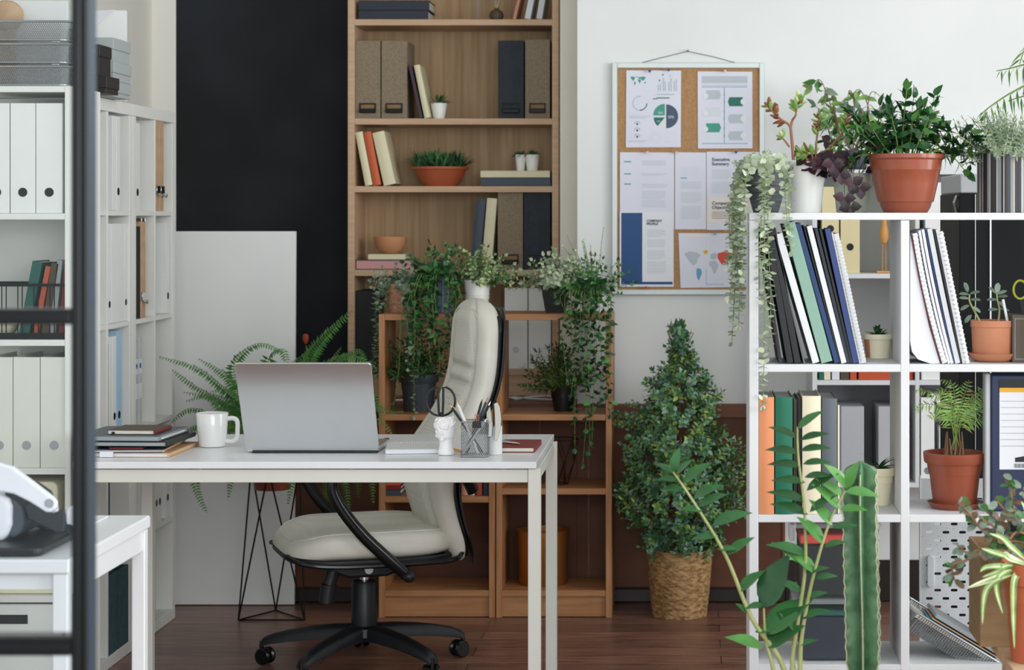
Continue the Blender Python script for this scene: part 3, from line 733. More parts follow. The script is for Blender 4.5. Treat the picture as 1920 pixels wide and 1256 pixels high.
tag(MB().box(X(27, 6.11), X(128, 6.11), 6.10, 6.115, SZ[0]+.0008, Z(2, 6.11), b=.001).build('white_panel', 'board_white'), 'white board standing behind the stacked letter trays', 'board')
tag(MB().ball((X(12, 6.06), 6.06, SZ[0]+.212), .045, 14, 10, 0, (1.1, .7, 1)).box(X(12, 6.06)-.02, X(12, 6.06)+.02, 6.05, 6.08, SZ[0]+.0008, SZ[0]+.18).build('wooden_ornament', 'kraft'), 'tan wooden ornament behind the letter trays at upper left', 'ornament')

# --- on and in the cube units along the left wall
zt = 1.7555
def lidbox(y0, y1, x0, x1, z0, z1, mat, label, group=None):
    t = T('lidded_box', label, 'box', ((x0+x1)/2, (y0+y1)/2, z0), group=group)
    MB().box(x0+.003, x1-.003, y0+.003, y1-.003, z0+.0006, z1-.035, b=.001).build('box_body', mat, t)
    MB().box(x0, x1, y0, y1, z1-.0349, z1, b=.0015).build('lid', mat, t)
    return z1
# px 185..215 at Y~6.4: x = (px-1300)*Y/4000
ya = 6.44
z1 = lidbox(ya, ya+.20, -2.02, X(213, ya), zt, Z(151, ya), 'grey_box', 'pale grey lidded box at the bottom of the stack on the cube shelving', 'grey boxes on the cube shelving')
z1 = lidbox(ya+.001, ya+.20, -2.02, X(214, ya), z1, Z(114, ya), 'grey_box', 'pale grey lidded box in the middle of the stack on the cube shelving', 'grey boxes on the cube shelving')
lidbox(ya+.002, ya+.20, -2.02, X(212.5, ya), z1, Z(70, ya), 'grey_box', 'pale grey lidded box on top of the stack on the cube shelving', 'grey boxes on the cube shelving')
z1 = lidbox(6.26, 6.40, -2.02, X(200, 6.26), zt, Z(142, 6.26), 'dark_box', 'low black box in front of the grey boxes on the cube shelving')
lidbox(6.27, 6.40, -2.02, X(187, 6.27), z1, Z(83, 6.27), 'dark_box', 'dark brown lidded box standing on a low black box')
tag(MB().box(-2.08, X(238, 6.72), 6.71, 6.725, zt, Z(20, 6.72), b=.001).build('white_panel', 'board_white'), 'white board standing behind the grey boxes by the wall', 'board')
pa = [(X(182, 6.69), Z(18, 6.69)), (X(216, 6.69), Z(18, 6.69)), (X(182, 6.69), Z(64, 6.69)), (X(172, 6.69), Z(64, 6.69)), (X(172, 6.69), Z(18, 6.69))]
tag(MB().add([(X(174, 6.6), 6.6, Z(20, 6.6)), (X(217, 6.69), 6.69, Z(18, 6.69)), (X(182, 6.66), 6.66, zt+.24), (X(172, 6.64), 6.64, zt+.0)], [(0, 1, 2), (0, 2, 3)]).build('paper_sheet', 'paper', solid=.001), 'folded white paper corner sticking up behind the grey boxes', 'paper')
def rowz(k): return .351*(5-k)+.0085   # k-th row from the top
GC = 'binders in the cube shelving'
def cb(p0, p1, k, h, mat, lb, hole='hole_black', hz=.06, depth=.25, xf=XU-.006):
    return binder(py2(p0), py2(p1), xf, depth, rowz(k), h, mat, lb, hole, hz, GC, 'x')
cb(214, 221.5, 1, .295, 'binder_white', 'white binder left of the dotted one in the top cube of the nearer unit', None)
cb(222, 229, 1, .295, 'binder_white', 'white binder with a small black hole in the top cube of the nearer unit')
cb(256.5, 266, 1, .285, 'binder_white', 'white binder with a black hole in the top cube of the farther unit')
def kraftfile(p0, p1, k, lb, mat='kraft', clip=True, h=.31):
    y0, y1 = py2(p0), py2(p1); z0 = rowz(k)
    t = T('file_holder', lb, 'file box', (XU-.12, (y0+y1)/2, z0), group='kraft file holders in the cube shelving')
    MB().box(XU-.24, XU-.004, y0, y1, z0+.0005, z0+h, b=.001).build('file_body', mat, t)
    if clip:
        MB().box(XU-.004, XU+.001, y0+.004, y1-.004, z0+.055, z0+.085, b=.001).cyl((XU+.001, (y0+y1)/2, z0+.055), (XU+.014, (y0+y1)/2, z0+.05), .006, 10).build('clip', 'chrome', t)
        MB().box(XU-.02, XU-.001, y0+.002, y0+.012, z0+h, z0+h+.012, b=.001).box(XU-.02, XU-.001, y1-.012, y1-.002, z0+h, z0+h+.012, b=.001).build('corner_clip', 'chrome', t)
    return t
kraftfile(293.5, 301, 1, 'kraft brown file holder with metal clip, left one in the top right cube')
kraftfile(301.5, 309, 1, 'kraft brown file holder with metal clip, right one in the top right cube')
cb(206, 212, 2, .31, 'binder_white', 'white binder with a black hole at the left of the second row')
cb(237, 242.4, 2, .31, 'binder_white', 'thin white binder with a black hole beside the double panel, second row')
cb(212.5, 236, 2, .31, 'binder_white', 'wide white file between two dotted binders, second row', None)
kraftfile(256.5, 265.5, 2, 'black file holder beside the kraft one, second row', 'file_black', False, .30)
kraftfile(266, 275, 2, 'kraft brown file holder with metal clip beside the black one', h=.315)
cb(315, 321.4, 2, .31, 'binder_white', 'white binder at the far end of the second row')
cb(204.5, 207.5, 3, .29, 'bk_black', 'black file in the third row of the nearer cube unit', None)
cb(208, 214.5, 3, .31, 'binder_white', 'plain white binder next to the black file, third row', None)
cb(215, 221.5, 3, .31, 'binder_white', 'white binder with a black hole next to the light blue one')
cb(222, 232, 3, .325, 'lt_blue', 'light blue binder with a black hole in the third row')
for a, b_, lb in ((257, 263, 'clear document box with handwritten white labels, nearer one'), (264, 271, 'clear document box with handwritten white labels, farther one')):
    y0, y1 = py2(a), py2(b_); z0 = rowz(3)
    t = T('document_box', lb, 'file box', (XU-.12, (y0+y1)/2, z0), group='clear document boxes in the cube shelving')
    MB().box(XU-.24, XU-.008, y0, y1, z0+.0005, z0+.29, b=.004).build('box_body', 'smoke_plastic', t)
    MB().box(XU-.008, XU-.007, y0+.004, y1-.004, z0+.17, z0+.22).build('label_sticker', 'paper', t)
    lo = MB().box(XU-.008, XU-.007, y0+.004, y1-.004, z0+.09, z0+.14).build('label_sticker', 'paper', t)
    s_ = MB()
    for q in range(3): s_.tube([(XU-.0065, y0+.01+.006*q, z0+.19), (XU-.0065, y0+.015+.006*q, z0+.205), (XU-.0065, y0+.017+.006*q, z0+.188)], .0006, 4)
    s_.build('handwriting', 'pin_blue', lo)
for a, b_, lb in ((294, 299.5, 'white binder with a black hole under the desk edge, left of three'), (300, 306, 'white binder with a black hole under the desk edge, middle of three'), (314.5, 321, 'white binder with a black hole under the desk edge, by the end panel')):
    cb(a, b_, 4, .30, 'binder_white', lb, hz=.07)
y0, y1 = py2(211), py2(224)
tag(MB().box(XU-.24, XU-.03, y0, y1, rowz(4)+.0006, rowz(4)+.22, b=.002).build('file_box', 'file_black'), 'black file box in the fourth row of the nearer cube unit', 'file box')
for a, b_, lb in ((203.5, 220.5, 'teal fabric storage box, nearer one at floor level'), (221.5, 242, 'teal fabric storage box, farther one at floor level')):
    y0, y1 = py2(a), py2(b_)
    t = T('fabric_box', lb, 'storage box', (XU-.13, (y0+y1)/2, .039), group='teal fabric boxes under the desk')
    h_ = .285
    MB().box(XU-.26, XU-.004, y0, y0+.004, .0388, h_, b=.001).box(XU-.26, XU-.004, y1-.004, y1, .0388, h_, b=.001).box(XU-.008, XU-.001, y0+.0041, y1-.0041, .0388, h_, b=.001).box(XU-.26, XU-.256, y0+.0041, y1-.0041, .0388, h_).box(XU-.255, XU-.009, y0+.0041, y1-.0041, .0388, .042).build('box_body', 'fabric_teal', t)
    MB().box(XU-.0009, XU+.003, (y0+y1)/2-.022, (y0+y1)/2+.022, .17, .19, b=.001).build('handle_tab', 'fabric_teal', t)
# ================================================================ RIGHT SHELVING: FILES AND BOOKS
GR = 'notebooks and folders leaning in the upper left cube'
yr = YR+.012
def spiral(col='white_plastic', step=.0088, r=.0056, side=1):
    def f(t, a, b_, h):
        m_ = MB(); x = (a+b_)/2; n = int((h-.02)/step)
        for i in range(n):
            z = .01+step*i
            m_.tube([(x+r*math.cos(q)*side, -.003+r*.8*math.sin(q), z) for q in [2*PI*j/8 for j in range(8)]], .0017, 5, closed=True)
        m_.build('spiral_binding', col, t, local=True)
    return f
zb = RZ[1]
rows = [  # foot x, head x, head y, width px, material, label, pages, extra
 (1461, 1421.5, 424, 6, 'bk_black', 'black folder standing at the very left of the upper cube', None, .23),
 (1476, 1431, 424, 12, 'bk_black', 'black ring folder second from the left side of the shelving', None, .23),
 (1490, 1443, 430, 12, 'bk_black', 'black glossy folder left of the tall white one', None, .22),
 (1507, 1450.5, 442, 3, 'bk_grey', 'thin dark grey file touching the white folder', None, .21),
 (1524, 1454, 441, 13.5, 'bk_white', 'white folder leaning between black files and the mint one', None, .22),
 (1540.5, 1470, 421, 22, 'bk_mint', 'thick pale mint green folder', None, .24),
 (1565, 1492, 421, 9.5, 'bk_blue', 'dark blue glossy folder right of the mint one', None, .24),
 (1574.8, 1506, 424, 2.5, 'bk_black', 'thin black file right of the dark blue folder', None, .23),
 (1578, 1512.5, 426, 10, 'bk_white', 'white folder between the blue ones', None, .22),
 (1588.5, 1527, 430, 6, 'bk_navy', 'navy black file right of the second white folder', None, .22),
 (1595, 1536, 430, 4.5, 'bk_black', 'thin black file touching the royal blue folder', None, .22),
 (1600, 1546.5, 431, 10.5, 'bk_blue2', 'royal blue folder leaning near the right of the row', None, .22),
 (1611.2, 1559, 438, 3, 'bk_lightgrey', 'thin pale grey sheet folder', None, .21),
]
for fx, tx, ty, w_, mt, lb, ex, dp in rows:
    book(fx, 683, tx, ty, w_, yr, dp, mt, lb, name='folder', cat='folder', group=GR, z0=zb)
book(1614.8, 683, 1563, 440, 10, yr, .21, 'bk_lightgrey', 'spiral notebook with white wire at the right end of the row', name='spiral_notebook', cat='notebook', group=GR, z0=zb, pages='paper', extra=spiral())
GR2 = 'notebooks leaning in the upper right cube'
# curved white sketch pad with big binding
def pad(fx, tx, ty, w_, mt, lb, bind=None, bow=0.0, dp=.2, name='notebook', cat='notebook'):
    dx = (tx-fx)*yr/F; dz = (683-ty)*yr/F; h = math.hypot(dx, dz); an = math.atan2(dx, dz); wd_ = w_*yr/F
    t = T(name, lb, cat, (X(fx, yr), yr, zb+.0008), ry=an, group=GR2)
    n = 8
    pl = [(bow*4*(i/n)*(1-i/n)*-1, h*i/n) for i in range(n+1)]
    MB().prism(pl + [(x+wd_, z) for x, z in reversed(pl)], 0, dp).build('page_block' if bind else 'cover', mt, t, local=True)
    if bind:
        m_ = MB(); k = int(h/.0105)
        for i in range(k):
            u = (i+.5)/k; xx = bow*4*u*(1-u)*-1+wd_/2; r_ = bind
            m_.tube([(xx+r_*math.cos(q), -.0035+r_*.9*math.sin(q), h*u) for q in [2*PI*j/8 for j in range(8)]], .0016, 5, closed=True)
        m_.build('spiral_binding', 'white_plastic', t, local=True)
    return t
t = T('paper_folder', 'wide curved white folder against the middle divider of the shelving', 'folder', (X(1705.6, yr), yr+.1, zb), group=GR2)
MB().prism([(X(1707, yr), Z(440, yr)), (X(1722, yr), Z(520, yr)), (X(1742, yr), Z(610, yr)), (X(1763, yr), zb+.0008), (X(1745, yr), zb+.0008), (X(1722, yr), Z(674, yr)), (X(1711, yr), Z(660, yr)), (X(1707, yr), Z(640, yr))], yr+.004, yr+.2).build('folder_body', 'paper', t)
pad(1764.5, 1707.8, 441, 1.6, 'bk_burg', 'thin dark red edged cover beside the curved white folder', bow=.006)
pad(1767, 1711, 440, 9, 'paper', 'white pad with large white ring binding', .0052, bow=.006)
pad(1777.5, 1722, 434, 4.5, 'paper_lilac', 'thin pale lilac booklet next to the ring pad', bow=.005)
pad(1783, 1728, 432, 5, 'paper', 'thin white booklet behind the lilac one', bow=.004)
pad(1788.6, 1735, 432, 2, 'bk_blue2', 'very thin dark blue booklet', bow=.003)
pad(1791.5, 1738.5, 431, 9, 'bk_lightgrey', 'pale grey notebook leaning beside the dark blue booklet', bow=.002)
pad(1801.2, 1750, 434, 3, 'bk_black', 'thin black booklet near the second spiral notebook')
pad(1805, 1754.5, 432, 5.5, 'bk_lightgrey', 'light grey notebook just left of the last spiral')
pad(1811, 1761, 436, 7, 'paper', 'white spiral notebook at the right end, touching the clay saucer', .0042)
# big books, middle left cube
GR3 = 'thick upright books in the middle left cube'
zb = RZ[2]
book(1422.8, 964, 1422.8, 745, 29, yr-.004, .2, 'bk_apricot', 'thick apricot orange book at the left side of the shelving', group=GR3, z0=zb, round_=True, pages='bk_silver')
book(1453.5, 964, 1453.5, 745, 33, yr-.004, .2, 'bk_green', 'thick green book next to the apricot one', group=GR3, z0=zb, round_=True, pages='bk_silver')
book(1488, 964, 1488, 752, 7, yr+.02, .18, 'bk_brown', 'dark brown book set back right of the green one', group=GR3, z0=zb)
book(1496, 964, 1496, 749, 7, yr+.01, .18, 'bk_black', 'narrow black book left of the cream one', group=GR3, z0=zb)
book(1504.5, 964, 1504.5, 743, 35, yr-.002, .2, 'bk_sand', 'thick cream book behind the leaning leaf stem', group=GR3, z0=zb, round_=True, pages='bk_silver')
book(1541, 964, 1541, 748, 29, yr, .2, 'bk_grey', 'thick dark grey book at the right of the upright row', group=GR3, z0=zb, round_=True, pages='bk_silver')
book(1570.8, 964, 1570.8, 761, 3.5, yr+.006, .19, 'bk_sand', 'thin pale book beside the dark grey one', group=GR3, z0=zb)
# clear storage boxes in the bottom left cube
zb = RZ[3]
zz = zb+.0006
GS = 'clear storage boxes in the bottom left cube'
for (p0, p1, pt, inner, tint, lb) in ((1497, 1640, 1122, 'bk_navy', 'bk_teal', 'clear lidded storage box with dark contents, the lower one'), (1494, 1642, 980, 'bk_slate', 'box_orange', 'clear lidded storage box with red and dark papers, the upper one')):
    x0, x1 = X(p0, YR+.03), X(p1, YR+.03); z1 = Z(pt, YR+.03)
    t = T('storage_box', lb, 'storage box', ((x0+x1)/2, YR+.14, zz), group=GS)
    y0, y1 = YR+.03, YR+.25
    MB().prism([(x0+.006, zz), (x1-.006, zz), (x1, z1-.012), (x0, z1-.012)], y0, y1).build('box_body', 'clear_plastic', t, bevel=.004)
    MB().prism([(x0-.012, z1-.0118), (x1+.012, z1-.0118), (x1+.014, z1-.004), (x1-.005, z1), (x0+.005, z1), (x0-.014, z1-.004)], y0-.012, y1+.01).build('lid', 'smoke_plastic', t, bevel=.002)
    MB().box(x0+.01, x1-.012, y0+.006, y1-.006, zz+.004, zz+(z1-zz)*.70, b=.003).build('dark_contents', 'bk_black' if inner == 'bk_slate' else inner, t)
    MB().box(x0+.008, x1-.008, y0+.006, y1-.006, zz+(z1-zz)*.71, z1-.03, b=.003).build('papers', 'ink_red' if tint == 'box_orange' else tint, t)
    for sx in (x0-.014, x1+.002): MB().box(sx, sx+.012, YR+.10, YR+.18, z1-.055, z1-.0122, b=.003).build('clip_handle', 'smoke_plastic', t)
    zz = z1+.0006
# mesh tray with papers in the bottom right cube
a0 = V((X(1708, 5.05), 5.03, Z(1140, 5.05))); L_ = .30; an = math.atan2(Z(1232, 5.05)-Z(1140, 5.05), X(1860, 5.05)-X(1708, 5.05))
t = T('letter_tray', 'grey mesh tray of papers lying tilted in the bottom right cube', 'letter tray', (a0.x, a0.y, a0.z), ry=-an)
p0 = rrect(.012, L_-.012, .03, .20, .02); p1 = rrect(0, L_, .0, .22, .03); n_ = len(p0)
m_ = MB(); m_.add([(x, y, -.05) for x, y in p0] + [(x, y, 0) for x, y in p1], [(i, (i+1) % n_, n_+(i+1) % n_, n_+i) for i in range(n_)], 0, True); m_.add([(x, y, -.05) for x, y in p0], [tuple(range(n_))], 0)
m_.build('mesh_body', 'mesh_grey', t, local=True)
MB().tube([(x, y, 0) for x, y in p1], .003, 8, closed=True).build('rim', 'silver_mesh_rim', t, local=True)
GPp = 'papers in the tilted mesh tray'
tm = WM[t]
for k, (mt, x0_, x1_, z_, lb, th) in enumerate((('paper_warm', .02, .27, -.016, 'stack of off-white papers lying in the tilted tray', .008), ('ink_sky', .055, .27, -.004, 'bright blue folder in the tilted tray', .003), ('kraft', .06, .255, .002, 'kraft envelope on the blue folder', .003), ('bk_silver', .065, .25, .009, 'silvery grey booklet on top in the tilted tray', .009))):
    o = MB().box(x0_, x1_, .04, .19, z_, z_+th, b=.0008).build('papers' if k == 0 else 'folder', mt, local=True)
    o.location = a0; o.rotation_euler = (0, -an, R(.5*k)); tag(o, lb, 'papers' if k == 0 else 'folder', GPp)
# dark desk organiser with lime scissors
zb = RZ[1]; y0 = YR+.06
x0, x1 = X(1898, y0), X(1985, y0); zt_ = Z(590, y0)
t = T('pen_holder', 'dark leather pen holder behind the clay pot', 'pen holder', ((x0+x1)/2, y0+.04, zb))
MB().box(x0, x1, y0, y0+.004, zb+.0006, zt_, b=.001).box(x0, x1, y0+.086, y0+.09, zb+.0006, zt_, b=.001).box(x0, x0+.004, y0+.0042, y0+.0858, zb+.0006, zt_, b=.001).box(x1-.004, x1, y0+.0042, y0+.0858, zb+.0006, zt_, b=.001).box(x0+.004, x1-.004, y0+.0042, y0+.0858, zb+.0006, zb+.004).build('holder_body', 'bk_brown', t)
m_ = MB()
for (a, b_, c, d) in ((x0+.006, x1-.006, zt_-.010, zt_-.009), (x0+.006, x1-.006, zb+.008, zb+.009), (x0+.006, x0+.007, zb+.009, zt_-.010)): m_.box(a, b_, y0-.0008, y0-.0001, c, d)
m_.build('stitching', 'bk_silver', t)
t = T('scissors', 'lime green handled scissors standing in the dark pen holder', 'scissors', (X(1910, y0+.04), y0+.04, zb+.006))
cx, cz = X(1913, y0+.04), Z(543, y0+.04)
MB().tube([(cx+.016*math.cos(a), y0+.04, cz+.022*math.sin(a)) for a in [2*PI*k/20 for k in range(20)]], .0028, 8, closed=True).build('handle_ring', 'scissor_lime', t)
MB().tube([(cx+.045+.016*math.cos(a), y0+.046, cz+.002+.022*math.sin(a)) for a in [2*PI*k/20 for k in range(20)]], .0028, 8, closed=True).build('handle_ring', 'scissor_lime', t)
MB().prism([(cx-.002, cz-.022), (cx+.008, cz-.022), (cx+.026, zb+.010), (cx+.022, zb+.010)], y0+.039, y0+.0405).prism([(cx+.036, cz-.020), (cx+.046, cz-.020), (cx+.022, zb+.010), (cx+.018, zb+.010)], y0+.0455, y0+.047).build('blades', 'black_metal', t)
tag(MB().tube([(X(1896, y0+.03)+.006, y0+.03, zb+.02), (X(1880, y0+.03), y0+.025, Z(562, y0))], .0035, 10).build('pen', 'white_plastic'), 'white pen leaning out of the dark pen holder', 'pen')
# blue document case in the middle right cube
zb = RZ[2]; y0 = YR+.05
x0, x1 = X(1857, y0), X(1972, y0); z1 = Z(702, y0)
t = T('document_case', 'dark blue document pack with white label in the middle right cube', 'folder', ((x0+x1)/2, y0+.03, zb))
MB().box(x0+.001, x1, y0+.001, y0+.05, zb+.0008, z1, b=.004).build('case_body', 'doc_blue', t)
MB().box(x0-.012, x0+.0008, y0+.004, y0+.048, zb+.0008, z1+.002, b=.003).build('grey_end', 'box_grey', t)
lb_ = MB().box(X(1874, y0), X(1985, y0)-.004-(X(1985, y0)-x1), y0-.0012, y0+.0008, Z(880, y0), Z(730, y0)).build('white_label', 'paper', t)
m_ = MB().box(X(1874, y0), X(1965, y0), y0-.0022, y0-.0013, Z(735, y0), Z(727, y0)).build('label_stripe', 'label_yellow', lb_)
MB().box(X(1874, y0), X(1965, y0), y0-.0022, y0-.0013, Z(727, y0), Z(712, y0)).build('dark_stripe', 'bk_black', t)
m_ = MB()
for q in range(8): m_.box(X(1876, y0), X(1960, y0), y0-.0018, y0-.0013, Z(752+12*q, y0)-.0003, Z(752+12*q, y0)+.0003)
rg = random.Random(8); xx = 1901
while xx < 1930:
    w_ = rg.choice((.7, 1.2, 1.8)); m_.box(X(xx, y0), X(xx+w_, y0), y0-.0018, y0-.0013, Z(877, y0), Z(869, y0)); xx += w_+rg.choice((.8, 1.3))
m_.build('printed_lines', 'ink_dark', lb_)
MB().prism([(X(1903, y0), Z(858, y0)), (X(1960, y0), Z(848, y0)), (X(1960, y0), Z(866, y0)), (X(1903, y0), Z(866, y0))], y0-.0019, y0-.0013).build('printed_arrow', 'bk_black', lb_)
# tall black cabinet standing behind the shelving
y0, y1 = 5.75, 6.2; x0, x1 = X(1799, y0), X(2060, y0); z1 = Z(326, y0)
t = T('cabinet', 'tall black cabinet with grey top behind the shelving at right', 'cabinet', ((x0+x1)/2, (y0+y1)/2, 0))
MB().box(x0, x1, y0, y1, 0.001, Z(362, y0), b=.002).build('cabinet_body', 'cabinet_black', t)
MB().box(x0+.002, x1, y0+.001, y1, Z(362, y0)+.0003, z1, b=.003).build('grey_top', 'box_grey', t)
MB().tube([(x0-.004, y0+.03, Z(368, y0)), (x0-.012, y0+.02, Z(380, y0)), (x0-.004, y0+.03, Z(398, y0))], .005, 8).build('side_handle', 'alu', t)
for px in (1828.5, 1857): MB().box(X(px, y0)-.0012 if px < 1850 else X(px, y0)-.0025, X(px, y0)+.0012 if px < 1850 else X(px, y0)+.0025, y0-.004, y0-.0003, .02, Z(364, y0), b=.0005).build('metal_strip', 'alu', t)
# grey pegboard leaning in front of that cabinet
y0 = 5.55; nx = 5; pw = X(1758, y0)-X(1727, y0); pz = .0445; hw, hh = .0125, .0052
x0 = X(1727, y0); 
t = T('pegboard', 'light grey slotted pegboard standing behind the bottom right cubes', 'pegboard', (x0+.1, y0, .31))
ztop, zbot = Z(891, y0), Z(1207, y0)
m_ = MB(); rowh = pw*.5
nrow = int((ztop-zbot)/rowh)
def cell(xa, xb_, za, zb_, hole=True):
    if not hole: m_.add([(xa, 0, za), (xb_, 0, za), (xb_, 0, zb_), (xa, 0, zb_)], [(0, 1, 2, 3)]); return
    cx, cz = (xa+xb_)/2, (za+zb_)/2
    inn = rrect(cx-hw*.72, cx+hw*.72, cz-hh*.7, cz+hh*.7, hh*.68, 3)   # counter-clockwise from the right
    out = []
    for (u, v) in inn:
        du, dv = u-cx, v-cz
        k = min((xb_-cx)/abs(du) if abs(du) > 1e-9 else 9e9, (zb_-cz)/abs(dv) if abs(dv) > 1e-9 else 9e9); out.append((cx+du*k, cz+dv*k))
    n = len(inn); vs = [(u, 0, v) for u, v in inn] + [(u, 0, v) for u, v in out]; fs = [(i, (i+1) % n, n+(i+1) % n, n+i) for i in range(n)]
    # corners
    for (ux, uz) in ((xb_, zb_), (xa, zb_), (xa, za), (xb_, za)):
        best = sorted(range(n), key=lambda i: (out[i][0]-ux)**2+(out[i][1]-uz)**2)
        # neighbouring ring vertices on the two sides that meet in this corner
        sx_ = [i for i in range(n) if abs(out[i][0]-ux) < 1e-7]; sz_ = [i for i in range(n) if abs(out[i][1]-uz) < 1e-7]
        if sx_ and sz_:
            i = min(sx_, key=lambda q: abs(out[q][1]-uz)); j = min(sz_, key=lambda q: abs(out[q][0]-ux))
            if i != j: vs.append((ux, 0, uz)); fs.append((n+i, len(vs)-1, n+j))
    m_.add(vs, fs)
for r_ in range(nrow):
    za, zb_ = zbot+rowh*r_, zbot+rowh*(r_+1)
    if r_ in (0, nrow-1): cell(0, pw*nx, za, zb_, False); continue
    off = 0 if r_ % 2 else pw/2
    if off: cell(0, off, za, zb_, False); cell(off+pw*(nx-1), pw*nx, za, zb_, False)
    for c_ in range(nx - (1 if off else 0)): cell(off+pw*c_, off+pw*(c_+1), za, zb_, True)
o = MB(); o.v = [(v[0]+x0, v[1]+y0, v[2]) for v in m_.v]; o.f = m_.f; o.m = m_.m; o.s = m_.s
o.build('perforated_panel', 'pegboard', t, solid=.004)
MB().box(x0-.005, x0-.0002, y0-.004, y0+.006, zbot, ztop, b=.002).build('side_edge', 'pegboard', t)
MB().prism(rrect(X(1738, y0), X(1751, y0), Z(1100, y0), Z(1040, y0), .008), y0-.012, y0-.0025).build('grip', 'pegboard', t, bevel=.002)
for xx in (x0+.03, x0+.17): MB().box(xx, xx+.02, y0+.004, y0+.10, .001, .012, b=.002).box(xx, xx+.02, y0+.0025, y0+.012, .012, zbot+.01, b=.002).build('stand_leg', 'pegboard', t)

# --- wall shelving behind: binders, bird, boxes
yg = YG+.015
GY = 'pale yellow binders on the wall shelving'
binder(X(1541, yg), X(1573, yg), yg, .26, GZ[1], .30, 'binder_yellow', 'pale yellow binder half behind the leaning folders', 'hole_black', .155, GY)
binder(X(1576, yg), X(1612, yg), yg, .26, GZ[1], .30, 'binder_yellow', 'pale yellow binder with a hole, left of the wooden bird', 'hole_black', .092, GY)
t = T('bird_figurine', 'orange wooden wading bird on a square base', 'figurine', (X(1658, yg+.06), yg+.06, GZ[1]))
bx_, by_ = X(1658, yg+.06), yg+.06; zb = GZ[1]
MB().box(bx_-.028, bx_+.028, by_-.02, by_+.02, zb+.0006, zb+.008, b=.001).build('base', 'bird_orange', t)
for s_ in (-1, 1): MB().tube([(bx_+s_*.006, by_, zb+.008), (bx_+s_*.005, by_, zb+.115)], .0016, 6).build('leg', 'bird_orange', t)
MB().lathe([(.0, .10), (.010, .105), (.016, .125), (.0165, .145), (.012, .163), (.0095, .172), (.0105, .182), (.008, .19), (0, .193)], (bx_, by_, zb), 20, wob=None).leaf(V((bx_+.006, by_, zb+.125)), V((.5, 0, -1)), V((1, 0, .3)), .035, .012, 0).build('body', 'bird_orange', t)
GW = 'white binders on the wall shelving'
for k, (a, b_, lb) in enumerate(((1735, 1766, 'white binder on the wall shelving, below the big clay-coloured pot'), (1768, 1800, 'white binder on the wall shelving next to the black cabinet'))):
    binder(X(a, yg), X(b_, yg), yg, .26, GZ[1], .315, 'binder_white', lb, 'hole_silver', .06, GW)
for k, (a, b_, lb) in enumerate(((1728, 1762, 'white binder in the second row of the wall shelving, left one'), (1764, 1799, 'white binder in the second row of the wall shelving, right one'))):
    binder(X(a, yg), X(b_, yg), yg, .26, GZ[2], .315, 'binder_white', lb, 'hole_silver', .06, GW)
GH = 'small things on the lower wall shelf'
for a, b_, zt_, mt, lb in ((1536, 1544, 699, 'bk_green', 'dark green small box at the left of the low wall shelf'), (1545, 1557, 690, 'bk_sand', 'sand coloured small box on the low wall shelf'), (1560, 1574, 694, 'bk_white', 'white small box on the low wall shelf'),
                           (1576, 1592, 692, 'bk_brown', 'brown small box on the low wall shelf'), (1594, 1606, 690, 'box_orange', 'narrow orange-red box on the low wall shelf'), (1610, 1712, 692, 'box_orange', 'long orange-red box on the low wall shelf')):
    tag(MB().box(X(a, yg), X(b_, yg), yg, yg+.15, GZ[2]+.0006, Z(zt_, yg), b=.001).build('small_box', mt), lb, 'box', GH)
for a, b_, lb in ((1600, 0, ''),): pass
for a, b_, lb in ((1577, 1620, 'grey file box left on the dim lowest wall shelf'), (1647, 1690, 'grey file box right on the dim lowest wall shelf')):
    t = T('file_box', lb, 'file box', (X((a+b_)/2, yg), yg+.1, GZ[3]), group='grey file boxes on the wall shelving')
    MB().box(X(a, yg), X(b_, yg), yg, yg+.25, GZ[3]+.0006, Z(762, yg), b=.001).build('box_body', 'box_grey', t)
binder(X(1727, yg), X(1752, yg), yg, .26, GZ[3], Z(745, yg)-GZ[3], 'binder_white', 'white binder behind the palm pot', 'hole_silver', .04, GW)
t = tag(MB().prism([(X(1745, yg-.0), Z(738, yg)), (X(1800, yg), Z(738, yg)), (X(1800, yg), Z(790, yg)), (X(1790, yg), Z(800, yg))], yg+.01, yg+.2).box(X(1762, yg), X(1800, yg), yg+.01, yg+.2, GZ[3]+.0006, Z(801, yg)).build('paper_tray', 'white_plastic'), 'white slanted file holder behind the palm', 'file holder', None)

# ================================================================ CORK BOARD AND PAPERS
yk = YW+.019-.022; yf = yk-.001
def kx(p): return X(p, 7.70)
def kz(p): return Z(p, 7.70)
t = T('cork_board', 'cork notice board in a pale frame hung on the wall', 'notice board', (kx(1290), yk+.011, kz(553)))
m_ = MB(); a, b_, c, d = kx(1147), kx(1434), kz(553), kz(117); w_ = .019
m_.box(a, a+w_, yk, yk+.02, c, d, b=.002).box(b_-w_, b_, yk, yk+.02, c, d, b=.002).box(a+w_, b_-w_, yk, yk+.02, c, c+w_, b=.002).box(a+w_, b_-w_, yk, yk+.02, d-w_, d, b=.002)
m_.build('frame', 'cork_frame', t)
MB().box(a+w_, b_-w_, yk+.009, yk+.019, c+w_, d-w_).build('cork_sheet', 'cork', t)
MB().tube([(kx(1204), yk+.018, kz(116)), (kx(1240), yk+.016, kz(107)), (kx(1290), yk+.012, kz(95)), (kx(1342), yk+.016, kz(106)), (kx(1378), yk+.018, kz(116))], .0012, 6).build('hanging_wire', 'bk_grey', t)
MB().cyl((kx(1290), yk-.004, kz(94)), (kx(1290), yk+.02, kz(94)), .003, 10).build('nail', 'bk_grey', t)
